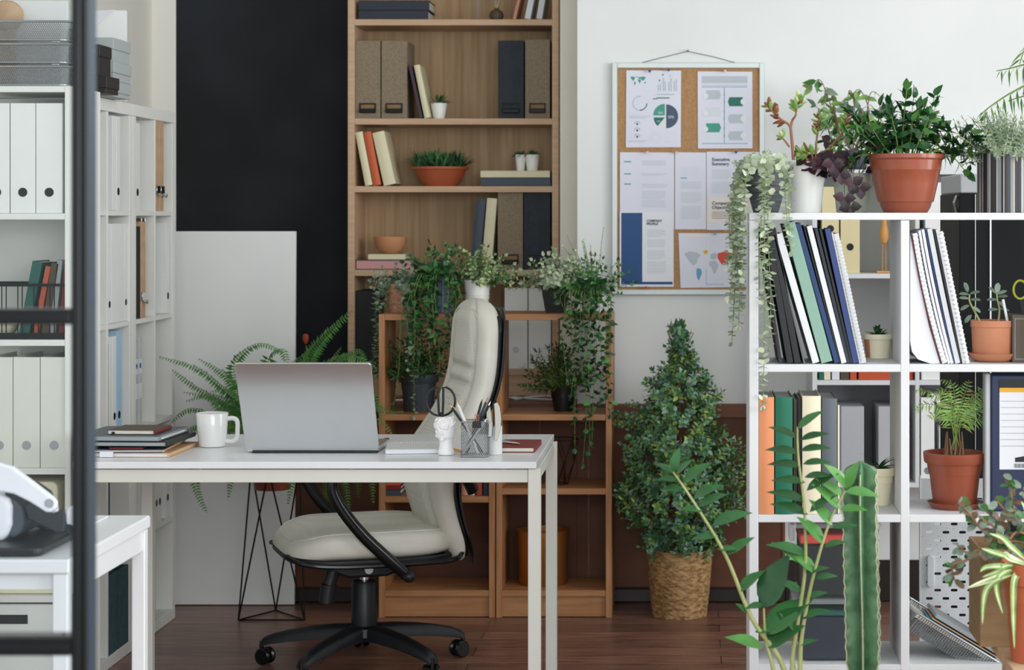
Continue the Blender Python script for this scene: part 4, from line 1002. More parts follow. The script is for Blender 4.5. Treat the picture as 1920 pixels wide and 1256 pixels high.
class Print:
    """flat ink shapes a hair in front of a sheet, given in frame pixels"""
    def __init__(s, parent, y): s.mb = MB(); s.y = y; s.p = parent; s.mats = []
    def mi(s, m):
        if m not in s.mats: s.mats.append(m)
        return s.mats.index(m)
    def poly(s, pts, m): s.mb.prism([(kx(a), kz(b)) for a, b in pts], s.y-.0006, s.y-.0001, s.mi(m)); return s
    def rect(s, a, b, c, d, m): return s.poly([(a, b), (c, b), (c, d), (a, d)], m)
    def disc(s, cx, cy, r, m, a0=0, a1=360, n=28):
        pts = [(cx+r*math.cos(R(a0+(a1-a0)*i/n)), cy-r*math.sin(R(a0+(a1-a0)*i/n))) for i in range(n+1)]
        if a1-a0 < 360: pts.append((cx, cy))
        return s.poly(pts, m)
    def ring(s, cx, cy, r, w, m, a0=0, a1=360, n=24):
        A = [(R(a0+(a1-a0)*i/n)) for i in range(n+1)]
        for i in range(n): s.poly([(cx+r*math.cos(A[i]), cy-r*math.sin(A[i])), (cx+r*math.cos(A[i+1]), cy-r*math.sin(A[i+1])), (cx+(r-w)*math.cos(A[i+1]), cy-(r-w)*math.sin(A[i+1])), (cx+(r-w)*math.cos(A[i]), cy-(r-w)*math.sin(A[i]))], m)
        return s
    def lines(s, a, b, y0, n, st, m='ink_grey', h=.8, seed=1):
        rg = random.Random(seed)
        for i in range(n): s.rect(a, y0+st*i, b-rg.uniform(0, .25)*(b-a)*(1 if i == n-1 else .3), y0+st*i+h, m)
        return s
    def out(s, name='print'): return s.mb.build(name, s.mats, s.p)
def sheet(x0, y0, x1, y1, mat, label, y=yk+.006, skew=0):
    t = T('paper_sheet', label, 'paper', (kx((x0+x1)/2), y, kz(y1)), group='papers pinned to the cork board')
    c = .6
    MB().prism([(kx(x0+skew), kz(y1)), (kx(x1+skew*.6), kz(y1-abs(skew)*.4)), (kx(x1), kz(y0+c)), (kx(x0), kz(y0))], y, y+.0008).build('sheet', mat, t)
    return t
def wmap(pr, cx, cy, s, m='ink_grey', m2=None):
    """simplified continents, s px wide"""
    k = s/100
    C = {'na': [(-48, -14), (-38, -18), (-24, -16), (-16, -10), (-22, -4), (-24, 4), (-30, 10), (-36, 4), (-42, -4)], 'sa': [(-24, 14), (-16, 16), (-14, 24), (-20, 38), (-23, 34), (-25, 22)],
         'gl': [(-12, -20), (-2, -20), (-4, -13), (-10, -12)], 'eu': [(2, -12), (10, -16), (16, -12), (14, -4), (6, -2), (2, -5)], 'af': [(0, 1), (12, 0), (18, 8), (14, 20), (9, 26), (5, 14), (0, 9)],
         'as': [(16, -14), (30, -18), (46, -15), (48, -8), (40, 0), (34, 8), (28, 4), (24, 8), (19, 0), (16, -5)], 'au': [(38, 18), (47, 16), (49, 24), (40, 26)]}
    for n_, p in C.items(): pr.poly([(cx+a*k, cy+b*k) for a, b in p], (m2 or {}).get(n_, m))
# sheet 1: charts
t = sheet(1174, 131, 1277, 276, 'paper_lilac', 'sheet of charts with a teal and slate pie chart', skew=-1)
pr = Print(t, yk+.006)
wmap(pr, 1196, 148, 30, 'ink_teal')
for i, (x_, h_) in enumerate(((1233, 12), (1237, 14), (1242.5, 24), (1246, 18), (1253, 17), (1257, 24), (1263, 19), (1267, 22))): pr.rect(x_, 170-h_, x_+2.4, 170, 'ink_grey')
pr.disc(1236.5, 150, 1.5, 'ink_dteal').disc(1243, 139.5, 1.5, 'ink_dteal').disc(1257, 142, 1.5, 'ink_grey')
pr.rect(1231, 175.2, 1264, 177.4, 'ink_grey').rect(1224, 177, 1231, 179, 'ink_lgrey').rect(1231, 182, 1255, 184, 'ink_dteal').rect(1224, 183.8, 1231.6, 185.6, 'ink_dteal')
pr.ring(1199.5, 193, 14, 1.8, 'ink_grey', 80, 290).ring(1199.5, 193, 14, 1.8, 'ink_dteal', -90, 0)
pr.disc(1249, 217.5, 22.5, 'ink_slate', -90, 90).disc(1246.5, 216, 22, 'ink_teal', 90, 180).disc(1246.5, 219.5, 21, 'ink_dteal', 180, 230).disc(1248, 220.5, 19, 'ink_beige', 250, 270)
pr.lines(1179, 1217, 211, 2, 2, 'ink_lgrey').lines(1179, 1220, 216.5, 3, 2, 'ink_grey')
for q in (232, 244, 256): pr.ring(1194.5, q, 6, 2, 'ink_grey', 0, 180, 10).disc(1194.5, q, 2, 'ink_slate')
pr.ring(1229.5, 257, 12, 1.2, 'ink_lgrey').ring(1229.5, 257, 7, 2, 'ink_lgrey').lines(1246, 1269, 247, 2, 2, 'ink_lgrey').lines(1246, 1258, 256, 2, 2, 'ink_lgrey').lines(1246, 1258, 264, 2, 2, 'ink_lgrey').lines(1178, 1216, 263, 2, 2, 'ink_grey')
pr.out()
for s_, x_, y_, z_ in (('50%', 1258, 219, .013), ('25%', 1238, 211, .011), ('15%', 1234, 227, .008)): text('percent_label', s_, z_, (kx(x_), yk+.0052, kz(y_)), 'paper', t)
# sheet 2: timeline
t = sheet(1308, 133, 1411, 278, 'paper_lilac', 'sheet with a vertical timeline of teal and grey tags', skew=.6)
pr = Print(t, yk+.006)
pr.rect(1316, 142, 1402, 155, 'ink_grey').rect(1316, 156.5, 1402, 157.6, 'ink_lgrey').rect(1316, 159, 1402, 160.5, 'ink_grey').rect(1316, 162, 1402, 163, 'ink_sky').rect(1357.8, 163, 1359, 268, 'ink_sky').rect(1316, 268, 1402, 269.2, 'ink_sky')
for q, (x_, y_, m1) in enumerate(((1336, 177, 'ink_grey'), (1336, 209, 'ink_lgrey'), (1336, 239, 'ink_teal'))):
    pr.poly([(x_-12, y_-8.5), (x_+13, y_-8.5), (x_+16, y_), (x_+13, y_+8.5), (x_-12, y_+8.5)], m1); pr.mb and None
    pr.y -= .0006; pr.disc(x_-13, y_+2.5, 5, 'paper'); pr.y += .0006; pr.disc(1358.5, y_, 2.4, 'ink_lgrey')
for q, (x_, y_, m1) in enumerate(((1381, 190, 'ink_dteal'), (1381, 222, 'ink_grey'), (1381, 254, 'ink_grey'))):
    pr.poly([(x_+12, y_-8.5), (x_-13, y_-8.5), (x_-16, y_), (x_-13, y_+8.5), (x_+12, y_+8.5)], m1)
    pr.y -= .0006; pr.disc(x_+13, y_, 5.4, 'paper'); pr.y += .0006; pr.disc(1358.5, y_, 2.4, 'ink_lgrey')
pr.out()
# lower sheets
t = sheet(1162, 285, 1264, 430, 'paper_lilac', 'text sheet at the left of the board, above the blue banded page', y=yk+.0065)
pr = Print(t, yk+.0065)
for q in (303, 326, 345): pr.rect(1170, q-1.2, 1183, q+.8, 'ink_teal')
pr.lines(1203, 1250, 301, 4, 2.6, seed=2).lines(1203, 1252, 325, 2, 2.6, seed=3).lines(1203, 1252, 345, 3, 2.6, seed=4).lines(1203, 1250, 358, 6, 2.8, seed=5).lines(1203, 1250, 376, 5, 2.8, seed=6); pr.out()
t = sheet(1265.5, 285, 1324, 430, 'paper_lilac', 'narrow text sheet in the middle of the board', y=yk+.0058)
pr = Print(t, yk+.0058)
pr.lines(1276, 1312, 312, 5, 3.6, 'ink_lgrey', 1.4, 7).rect(1276, 332.5, 1288, 334.5, 'ink_sky').lines(1276, 1316, 341, 5, 2.8, seed=8).lines(1276, 1316, 361, 7, 2.8, seed=9).lines(1276, 1316, 387, 9, 2.8, seed=10); pr.out()
t = sheet(1325, 284, 1428, 431, 'paper_lilac', 'Executive Summary sheet partly behind the trailing plant', y=yk+.005)
pr = Print(t, yk+.005)
pr.lines(1335, 1372, 318, 6, 3, seed=11).lines(1335, 1372, 342, 7, 3, seed=12).lines(1385, 1420, 318, 14, 3, seed=13).rect(1327, 371, 1422, 417, 'ink_beige').lines(1335, 1375, 397, 5, 3, seed=14); pr.out()
text('heading', 'Executive\nSummary', .0165, (kx(1335), yk+.0042, kz(303)), 'ink_slate', t, align='LEFT', bold=.0004)
text('subheading', 'Company\nObjectives', .0165, (kx(1335), yk+.0038, kz(385)), 'ink_slate', t, align='LEFT', bold=.0004)
t = sheet(1161.5, 397, 1263, 538, 'paper', 'COMPANY PROFILE page with a dark blue band', y=yk+.003)
pr = Print(t, yk+.003)
pr.rect(1164.5, 399, 1204, 529, 'ink_blue').rect(1164.5, 528.5, 1261, 533.5, 'ink_blue').lines(1213, 1248, 431, 5, 2.9, seed=15).lines(1213, 1248, 450, 5, 2.9, seed=16).lines(1213, 1248, 470, 6, 2.9, seed=17).lines(1213, 1250, 491, 8, 2.9, seed=18); pr.out()
text('heading', 'COMPANY\nPROFILE', .0115, (kx(1212), yk+.0022, kz(417)), 'ink_dark', t, align='LEFT', bold=.0004)
t = sheet(1272, 437, 1404, 540, 'paper_lilac', 'world map sheet with yellow and red countries', y=yk+.006, skew=4)
pr = Print(t, yk+.006); wmap(pr, 1330, 489, 98, 'ink_grey', {'gl': 'ink_yellow', 'as': 'ink_red', 'sa': 'ink_sky'}); pr.rect(1291, 442, 1324, 444, 'ink_beige').rect(1324, 452, 1324.7, 474, 'ink_lgrey').rect(1324, 533, 1358, 533.8, 'ink_sky').rect(1324, 505, 1324.7, 533, 'ink_sky'); pr.out()
for px, py, mt, lb in ((1218, 133, 'pin_blue', 'dark blue pin left on the pie chart sheet'), (1253.5, 131, 'pin_blue', 'dark blue pin right on the pie chart sheet'), (1360, 133, 'pin_pink', 'pale pink pin on the timeline sheet'), (1214, 286, 'pin_pink', 'pale pink pin on the left text sheet'),
                       (1269, 286, 'pin_pink', 'pale pink pin between two text sheets'), (1380, 285, 'pin_blue', 'blue pin on the Executive Summary sheet'), (1341, 438, 'ink_sky', 'light blue pin on the world map sheet'), (1211, 539, 'pin_red', 'small red pin at the foot of the blue banded page')):
    x, z = kx(px), kz(py)
    o = MB().cyl((x, yk-.009, z), (x, yk-.001, z), .0035, 10, r2=.0028).cyl((x, yk-.014, z), (x, yk-.009, z), .005, 12).build('push_pin', mt)
    tag(o, lb, 'pin', 'push pins on the cork board')
# ================================================================ THINGS ON THE DESK
dz = DZ + .0006
# laptop, lid towards us
yb = 5.80; xl, xr = X(461, yb), X(711, yb); ytp = 5.655; ztp = Z(680, ytp)
t = T('laptop', 'silver laptop standing open on the white desk, its back to us', 'laptop', ((xl+xr)/2, yb+.1, DZ))
an = math.atan2(yb-ytp, ztp-dz-.010); hh = math.hypot(yb-ytp, ztp-dz-.010)
Lm = Matrix.Translation(V(((xl+xr)/2, yb, dz+.010))) @ Euler((an, 0, 0)).to_matrix().to_4x4()
w2 = (xr-xl)/2
MB().prism(rrect(-w2, w2, 0, hh, .009, 6), -.0035, .0035, Mx=Lm).build('lid', 'laptop_alu', t, bevel=.0022, bseg=3)
MB().prism([(-w2+.006, .012), (w2-.006, .012), (w2-.006, hh-.006), (-w2+.006, hh-.006)], .0036, .0042, Mx=Lm).build('screen', 'black_gloss', t)
MB().box(xl+.002, xr-.002, yb-.001, yb+.235, dz+.003, dz+.0145, b=.003).build('base', 'laptop_alu', t)
MB().box(xl+.02, xr-.02, yb+.03, yb+.12, dz+.0146, dz+.0156, b=.0004).build('keyboard', 'black_plastic', t)
MB().box(xl+.018, xr-.003, yb-.004, yb+.02, dz, dz+.0075, b=.002).build('hinge_strip', 'black_plastic', t)
# mug
mx_, my_ = X(398, 5.965), 5.965
t = T('mug', 'white mug with green inside, between the notebook pile and the laptop', 'mug', (mx_, my_, DZ))
hm = Z(776, 5.93)-DZ
MB().lathe([(.033, .0006), (.0365, .002), (.0375, .006), (.0405, .03), (.0445, hm-.001), (.044, hm), (.0418, hm), (.0415, hm-.001)], (mx_, my_, DZ), 48).tube(bez([(mx_+.042, my_, DZ+.078), (mx_+.060, my_, DZ+.079), (mx_+.070, my_, DZ+.070), (mx_+.0705, my_, DZ+.045), (mx_+.069, my_, DZ+.026), (mx_+.058, my_, DZ+.015), (mx_+.0385, my_, DZ+.016)], 6), .0048, 12, flat=1.3).build('mug_body', 'white_ceramic', t)
MB().lathe([(.0414, hm-.0011), (.0385, .03), (.034, .007), (0, .006)], (mx_, my_, DZ), 48).build('mug_inside', 'mint_glaze', t)
# pile of notebooks at the left end
GN = 'pile of notebooks at the left end of the desk'
z0 = DZ
def pile(p0, p1, pyt, y0, dp, mt, lb, pages, spine_m=None, nm='notebook', rz=0, extra=None):
    global z0
    x0, x1 = X(p0, y0), X(p1, y0); zt = Z(pyt, y0); hh = max(zt-z0-.0012, .003); w_ = x1-x0; a = -w_/2; d0 = -dp/2; c = .0012
    t = T(nm, lb, 'notebook' if nm == 'notebook' else 'folder', ((x0+x1)/2, y0+dp/2, z0+.0006), rz=rz, group=GN)
    MB().box(a+.002, -a-.003, d0+.003, -d0-.003, c, hh-c).build('pages', pages, t, local=True)
    MB().box(a, -a, d0, -d0, 0, c).box(a, -a, d0, -d0, hh-c, hh).build('cover', mt, t, local=True)
    if spine_m: MB().prism([(-a-.0029, .0), (-a-.0029, hh), (-a+.001, hh*.95), (-a+.0035, hh*.5), (-a+.001, hh*.05)], d0-.0003, -d0+.0003, smooth=False).build('spine', spine_m, t, local=True)
    if extra: extra(t, a, d0, hh)
    z0 = z0+hh+.0012
    return t
pile(140, 320, 849, 5.695, .30, 'kraft', 'thick kraft folder of white papers at the bottom of the notebook pile', 'paper', 'bk_kraft', 'folder', rz=-.03)
tag(MB().box(X(187, 5.69), X(212, 5.69), 5.689, 5.6905, Z(857, 5.69), Z(847, 5.69)).box(X(187, 5.69), X(212, 5.69), 5.6905, 5.72, Z(848.5, 5.69), Z(847.5, 5.69)).build('paper_tab', 'paper'), 'white paper tab hanging over the bottom folder of the pile', 'paper')
pile(152, 302, 843, 5.70, .29, 'bk_grey', 'grey folder with kraft spine, second from the bottom of the pile', 'bk_lightgrey', 'bk_kraft', 'folder', rz=.04)
pile(202, 268, 838, 5.70, .15, 'black_gloss', 'thin glossy booklet with red edge inside the notebook pile', 'bk_red', None, rz=.02)
pile(142, 318, 828, 5.71, .27, 'black_plastic', 'black ring folder with loose sheets in the middle of the pile', 'bk_silver', 'bk_black', 'folder', rz=-.05)
def wire(t, a, d0, hh):
    m_ = MB(); n = 24
    for i in range(n):
        y = d0+.01+(-2*d0-.02)*i/(n-1)
        m_.tube([(-a-.001+.0062*math.cos(q), y+.0006*math.sin(q), hh/2+.0068*math.sin(q)) for q in [2*PI*j/8 for j in range(8)]], .0008, 5, closed=True)
    m_.build('spiral_binding', 'chrome', t, local=True)
pile(142, 305, 817, 5.72, .27, 'bk_grey', 'grey spiral notebook under the maroon-spined one', 'bk_silver', None, rz=-.06, extra=wire)
def band(t, a, d0, hh): MB().box(a+.012, a+.020, d0-.0006, d0+.02, -.0002, hh*.6).build('elastic_band', 'black_plastic', t, local=True)
pile(203, 293, 806, 5.75, .15, 'bk_brown', 'small notebook with maroon spine on top of the pile', 'page_edge', 'bk_burg', rz=-.05, extra=band)

# classical plaster head used as a holder (a generic curly-haired head)
hx, hy = X(835, 5.755), 5.755
t = T('plaster_head_vase', 'small white plaster head vase holding black scissors', 'vase', (hx, hy, DZ))
rg = random.Random(11); m_ = MB()
m_.lathe([(.0, .0008), (.019, .0008), (.0205, .003), (.0205, .012), (.018, .016), (.0165, .03), (.017, .042), (.022, .05)], (hx+.002, hy, DZ), 28, sx=1.08)
m_.lathe([(.024, .048), (.026, .06), (.027, .08), (.024, .098), (.017, .1035), (.012, .1035), (.012, .09), (0, .085)], (hx, hy, DZ), 28)
m_.ball((hx-.004, hy-.006, DZ+.062), .023, 24, 16, 0, (.82, .95, 1.15))
m_.ball((hx-.006, hy-.0285, DZ+.061), .0045, 10, 8, 0, (.7, .9, 1.7)).ball((hx-.006, hy-.0265, DZ+.050), .0035, 10, 8, 0, (1.6, .7, .5)).ball((hx-.006, hy-.024, DZ+.0435), .006, 12, 8, 0, (1, .8, .8))
for s_ in (-1, 1): m_.ball((hx-.006+s_*.008, hy-.0245, DZ+.0655), .0028, 8, 6, 0, (1.2, .6, .8)).ball((hx-.006+s_*.009, hy-.0245, DZ+.0705), .004, 8, 6, 0, (1.5, .8, .45))
for k in range(95):
    a = rg.uniform(0, 2*PI); zz = rg.uniform(.074, .101); rr = .0265*math.sqrt(max(.15, 1-((zz-.075)/.034)**2))+.002
    m_.ball((hx+rr*math.cos(a), hy+rr*math.sin(a), DZ+zz), rg.uniform(.0034, .0052), 8, 6)
for k in range(26):
    a = rg.uniform(-.6, PI+.6); m_.ball((hx+.025*math.cos(a), hy+.023*math.sin(a), DZ+rg.uniform(.05, .075)), rg.uniform(.003, .005), 8, 6)
o = m_.build('head', 'plaster', t)
md = o.modifiers.new('remesh', 'REMESH'); md.mode = 'VOXEL'; md.voxel_size = .0011; md.use_smooth_shade = True
md = o.modifiers.new('smooth', 'SMOOTH'); md.factor = .5; md.iterations = 2
# scissors in it
cx, cz, yy = X(826.5, 5.757), Z(752, 5.757), 5.757
t = T('scissors', 'black round-handled scissors standing in the plaster head', 'scissors', (cx, yy, DZ+.09))
r_ = .0385
for s_ in (-1, 1):
    pts = [(cx+s_*.0045, yy+s_*.002, cz-.042)] + [(cx+s_*(.0075+(r_-.0075)*math.sin(PI*u)), yy+s_*.002, cz-r_*.98*math.cos(PI*u)) for u in [i/14 for i in range(1, 14)]] + [(cx+s_*.0065, yy+s_*.002, cz+r_*.98), (cx+s_*.0065, yy+s_*.002, cz)]
    MB().tube(pts, .0032, 10, closed=True).build('handle', 'black_plastic', t)
    MB().prism([(cx+s_*.001, cz-.040), (cx+s_*.008, cz-.040), (cx+s_*.004, cz-.085), (cx+s_*.001, cz-.09)], yy+s_*.002-.001, yy+s_*.002+.001).build('blade', 'alu', t)
MB().cyl((cx+.003, yy-.004, cz-.030), (cx+.003, yy-.004, cz-.046), .0045, 12).build('grip_sleeve', 'black_plastic', t)
# mesh pen cup
y0 = 5.695; x0, x1 = X(863.5, y0), X(913, y0); y1 = y0+.068; zr = Z(791, y0); c_ = rrect(x0, x1, y0, y1, .008, 4)
t = T('pen_cup', 'square silver mesh pen cup beside the plaster head', 'pen cup', ((x0+x1)/2, (y0+y1)/2, DZ))
m_ = MB(); n_ = len(c_); m_.add([(x, y, DZ+.004) for x, y in c_] + [(x, y, zr) for x, y in c_], [(i, (i+1) % n_, n_+(i+1) % n_, n_+i) for i in range(n_)], 0, True); m_.build('mesh_wall', 'mesh_silver', t)
MB().tube([(x, y, zr) for x, y in c_], .0018, 8, closed=True).build('rim', 'silver_mesh_rim', t)
m_ = MB().tube([(x, y, DZ+.003) for x, y in c_], .0024, 8, closed=True); m_.add([(x, y, DZ+.003) for x, y in c_], [tuple(range(n_))]); m_.build('base', 'silver_mesh_rim', t)
GPn = 'pens and pencils in the mesh cup'
def pen(ft, tp, r, body, tip, lb, name='pencil', cat='pencil'):
    a, b_ = V(ft), V(tp); d = (b_-a).normalized()
    t = T(name, lb, cat, tuple(a), group=GPn)
    MB().tube([a, b_-d*.014], r, 6 if name == 'pencil' else 12).build('barrel', body, t)
    MB().tube([b_-d*.0138, b_-d*.004], [r*.96, r*.35], 10).build('wood_cone' if name == 'pencil' else 'nib_cone', tip, t)
    MB().tube([b_-d*.0039, b_], [r*.34, .0003], 8).build('lead' if name == 'pencil' else 'nib', body if name == 'pencil' else 'chrome', t)
q = lambda px, py, y: tuple(P(px, py, y)); fy = y0+.03; zf = DZ+.008
def ft(px, dy=0): return (X(px, fy+dy), fy+dy, zf)
pen(ft(905, .005), q(842, 756, fy-.015), .0034, 'pencil_black', 'pencil_wood', 'black pencil leaning furthest left in the mesh cup')
pen(ft(903, .012), q(849, 761, fy), .0033, 'bk_silver', 'pencil_wood', 'grey pencil leaning left in the mesh cup')
pen(ft(900, .02), q(855, 751, fy+.018), .0033, 'pencil_yellow', 'pencil_wood', 'orange-yellow pencil in the mesh cup')
pen(ft(896, .0), q(857, 755, fy-.02), .0042, 'white_plastic', 'white_plastic', 'white pen leaning left in the mesh cup', 'pen', 'pen')
pen(ft(876, .0), q(904.5, 748, fy+.005), .0034, 'pencil_black', 'pencil_black', 'all-black pencil pointing up in the mesh cup')
pen(ft(872, .012), q(915, 745, fy+.02), .0035, 'bk_slate', 'bk_salmon', 'dark blue pencil with a pink tip in the mesh cup')
pen(ft(871, -.01), q(921, 751, fy-.012), .0034, 'black_plastic', 'chrome', 'black pen leaning right in the mesh cup', 'pen', 'pen')
pen(ft(868, -.016), q(914, 783, fy-.018), .004, 'alu', 'chrome', 'short silver pen leaning right inside the mesh cup', 'pen', 'pen')
t = T('binder_clip', 'black binder clip with copper wires on the rim of the mesh cup', 'clip', (X(894, y0), y0, Z(802, y0)))
MB().prism([(X(885.5, y0), Z(802, y0)), (X(903, y0), Z(802, y0)), (X(902, y0), Z(789.5, y0)), (X(886.5, y0), Z(789.5, y0))], y0-.006, y0-.0025).build('clip_body', 'black_plastic', t, bevel=.0006)
for s_ in (-1, 1): MB().tube(bez([(X(894+s_*3, y0), y0-.003, Z(795, y0)), (X(894+s_*4, y0), y0-.003, Z(781, y0)), (X(894+s_*1.5, y0), y0-.003, Z(777, y0)), (X(894, y0)+s_*.0006, y0-.003, Z(792, y0))], 5), .0007, 6).build('wire_loop', 'bk_salmon', t)
# white cylindrical holder with the stapler
hx, hy = X(926.5, 5.745), 5.77; zr = Z(800, 5.745)-DZ
t = T('holder', 'white round holder with the stapler in it', 'holder', (hx, hy, DZ))
MB().lathe([(.019, .0006), (.0195, .002), (.0195, zr), (.018, zr), (.018, .004), (0, .004)], (hx, hy, DZ), 32).build('holder_body', 'white_plastic', t)
t = T('stapler', 'pale grey-green stapler standing upright in the white holder', 'stapler', (hx, hy-.023, DZ+.03))
ys = hy-.0375
def arm(pts, y0_, y1_, mt, nm): MB().prism([(X(a, ys), Z(b_, ys)) for a, b_ in pts], y0_, y1_).build(nm, mt, t, bevel=.0018)
arm([(926, 757), (932, 755), (936.5, 765), (939, 785), (937.5, 808), (932.5, 826), (926.5, 825), (928, 800), (927.5, 775)], ys, ys+.016, 'grey_plastic', 'upper_arm')
arm([(912, 764), (918, 762), (921, 778), (922, 792), (915.5, 798), (912, 785)], ys+.002, ys+.016, 'grey_plastic', 'base_arm')
arm([(916, 792), (924, 790), (922.5, 819), (914.5, 820)], ys+.001, ys+.013, 'alu', 'magazine')
arm([(923.4, 758), (925.6, 755), (926.6, 800), (924.5, 800)], ys+.003, ys+.012, 'black_plastic', 'spring_rail')
# the lying things
tag(MB().tube([(X(845, 5.9), 5.88, dz+.0036), (X(870, 5.82), 5.80, dz+.0036)], .0034, 6).build('pencil', 'pencil_yellow'), 'orange pencil lying on the desk behind the plaster head', 'pencil')
tag(MB().box(X(708, 5.85)-.02, X(727, 6.08), 6.045, 6.12, dz, dz+.008, b=.003).build('phone', 'black_gloss'), 'dark phone lying half behind the right edge of the laptop', 'phone')
t = T('notepad', 'white notepad with wire binding lying between laptop and plaster head', 'notepad', (X(776, 5.85), 5.86, DZ), rz=.10)
MB().box(-.075, .075, -.085, .085, .0008, .012, b=.0008).build('page_block', 'paper', t, local=True)
MB().box(-.076, .076, -.086, .086, .0122, .0132, b=.0003).build('cover', 'white_plastic', t, local=True)
m_ = MB()
for i in range(22): m_.tube([(-.066+.0063*i, .084+.005*math.cos(w_), .007+.0085*math.sin(w_)) for w_ in [2*PI*j/8 for j in range(8)]], .0008, 5, closed=True)
m_.build('wire_binding', 'white_plastic', t, local=True)
t = T('notebook', 'dark red notebook lying at the right end of the desk', 'notebook', (X(973, 5.9), 5.915, DZ), rz=-.02)
MB().box(-.052, .052, -.105, .105, .0006, .0026, b=.0005).box(-.052, .052, -.105, .105, .0125, .0145, b=.0006).box(.0495, .052, -.105, .105, .0027, .0124).build('cover', 'bk_red', t, local=True)
MB().box(-.05, .049, -.102, .102, .0027, .0124).build('pages', 'page_edge', t, local=True)
t = T('pen', 'silver ballpoint pen lying on the dark red notebook', 'pen', (X(955, 5.85), 5.85, DZ+.0155))
a, b_ = V((X(936, 5.90), 5.92, DZ+.0194)), V((X(975, 5.86), 5.86, DZ+.0194)); d = (b_-a).normalized()
MB().tube([a, a+d*.004, b_-d*.012, b_-d*.002, b_], [.0025, .0036, .0036, .0012, .0008], 12).build('barrel', 'chrome', t)
MB().tube([a+d*.006+V((0, 0, .0044)), a+d*.04+V((0, 0, .0044))], .0009, 6).build('clip', 'chrome', t)

# ================================================================ VR HEADSET ON THE SMALL TABLE
tz = .7506; YV = 4.10
def vx(p): return X(p, YV)
def vz(p): return Z(p, YV)
t = T('laptop_sleeve', 'black leather case lying under the VR headset', 'case', (vx(30), 4.2, tz))
MB().prism(rrect(vx(-120), vx(100), 4.02, 4.36, .02), 0, .017, Mx=Matrix(((1,0,0,0),(0,0,1,0),(0,1,0,0),(0,0,0,1)))@Matrix.Translation(V((0, tz, 0)))).build('case_body', 'black_plastic', t, bevel=.006, bseg=3)
MB().box(vx(-120), vx(88), 4.0155, 4.019, tz+.007, tz+.012, b=.001).build('zip', 'black_gloss', t)
zc = tz+.0176
t = T('vr_headset', 'white and black virtual reality headset on the small table', 'headset', (vx(50), 4.2, zc))
zo = zc - vz(1015)      # lower edge of the visor rests on the case
def vq(pts): return [(vx(a), vz(b_)+zo) for a, b_ in pts]
MB().prism(vq([(-75, 935), (-60, 928), (5, 928), (16, 936), (22, 950), (21, 985), (12, 1008), (0, 1015), (-60, 1015), (-75, 1005)]), 4.10, 4.27).build('visor', 'vr_white', t, bevel=.012, bseg=4)
MB().prism(vq([(14, 932), (26, 936), (38, 948), (44, 965), (43, 985), (34, 1004), (22, 1010), (10, 1011)]), 4.11, 4.26).build('face_pad', 'vr_mid', t, bevel=.009, bseg=3)
MB().prism(vq([(6, 922), (24, 922), (50, 940), (60, 960), (62, 975), (52, 972), (40, 950), (22, 936), (8, 930)]), 4.108, 4.11).prism(vq([(6, 922), (24, 922), (50, 940), (60, 960), (62, 975), (52, 972), (40, 950), (22, 936), (8, 930)]), 4.11, 4.26).build('pad_frame', 'vr_dark', t, bevel=.004)
for yy, qx, qz in ((4.084, 0, 0), (4.262, -.052, -.034)):
    Qm = Matrix.Translation(V((qx, 0, qz)))
    h = MB().prism(vq([(-75, 873), (-30, 866), (0, 866), (28, 874), (60, 898), (102, 930), (110, 940), (109, 952), (100, 960), (90, 959), (60, 940), (30, 925), (8, 921), (-30, 925), (-75, 930)]), yy, yy+.018, Mx=Qm).build('halo_arm', 'vr_white', t, bevel=.005, bseg=3)
    MB().cyl((vx(97)+qx, yy-.001, vz(942)+zo+qz), (vx(97)+qx, yy+.0195, vz(942)+zo+qz), .009, 20).build('pivot_cap', 'alu', h)
    MB().prism(vq([(50, 946), (64, 940), (100, 962), (124, 952), (127, 970), (124, 996), (108, 998), (56, 973)]), yy+.003, yy+.012, Mx=Qm).build('side_strap', 'vr_dark', t, bevel=.004)
MB().prism(vq([(126, 952), (136, 950), (142, 958), (143, 984), (136, 997), (130, 996), (122, 985), (119, 972), (121, 960)]), 4.11, 4.19).build('rear_dial', 'vr_white', t, bevel=.008, bseg=4)
MB().tube([(vx(128), 4.10, vz(990)+zo), (vx(131), 4.12, vz(1000)+zo), (vx(131)-.03, 4.24, vz(1000)+zo-.01), (vx(128)-.045, 4.26, vz(990)+zo-.02)], .008, 8).build('rear_strap', 'vr_dark', t)
tag(MB().box(X(176, 4.5), X(190, 4.5), 4.44, 4.55, tz, tz+.003, b=.0005).build('paper_sheet', 'paper'), 'white paper at the back edge of the small table', 'paper')

# ================================================================ OFFICE CHAIR
CXW, CYW, CT = X(683, 6.6), 6.6, R(20)
t = T('office_chair', 'cream leather office chair with black base behind the desk', 'chair', (CXW, CYW, 0), rz=CT)
def superp(e, a): c = math.cos(a); return math.copysign(abs(c)**e, c)
def supers(e, a): c = math.sin(a); return math.copysign(abs(c)**e, c)
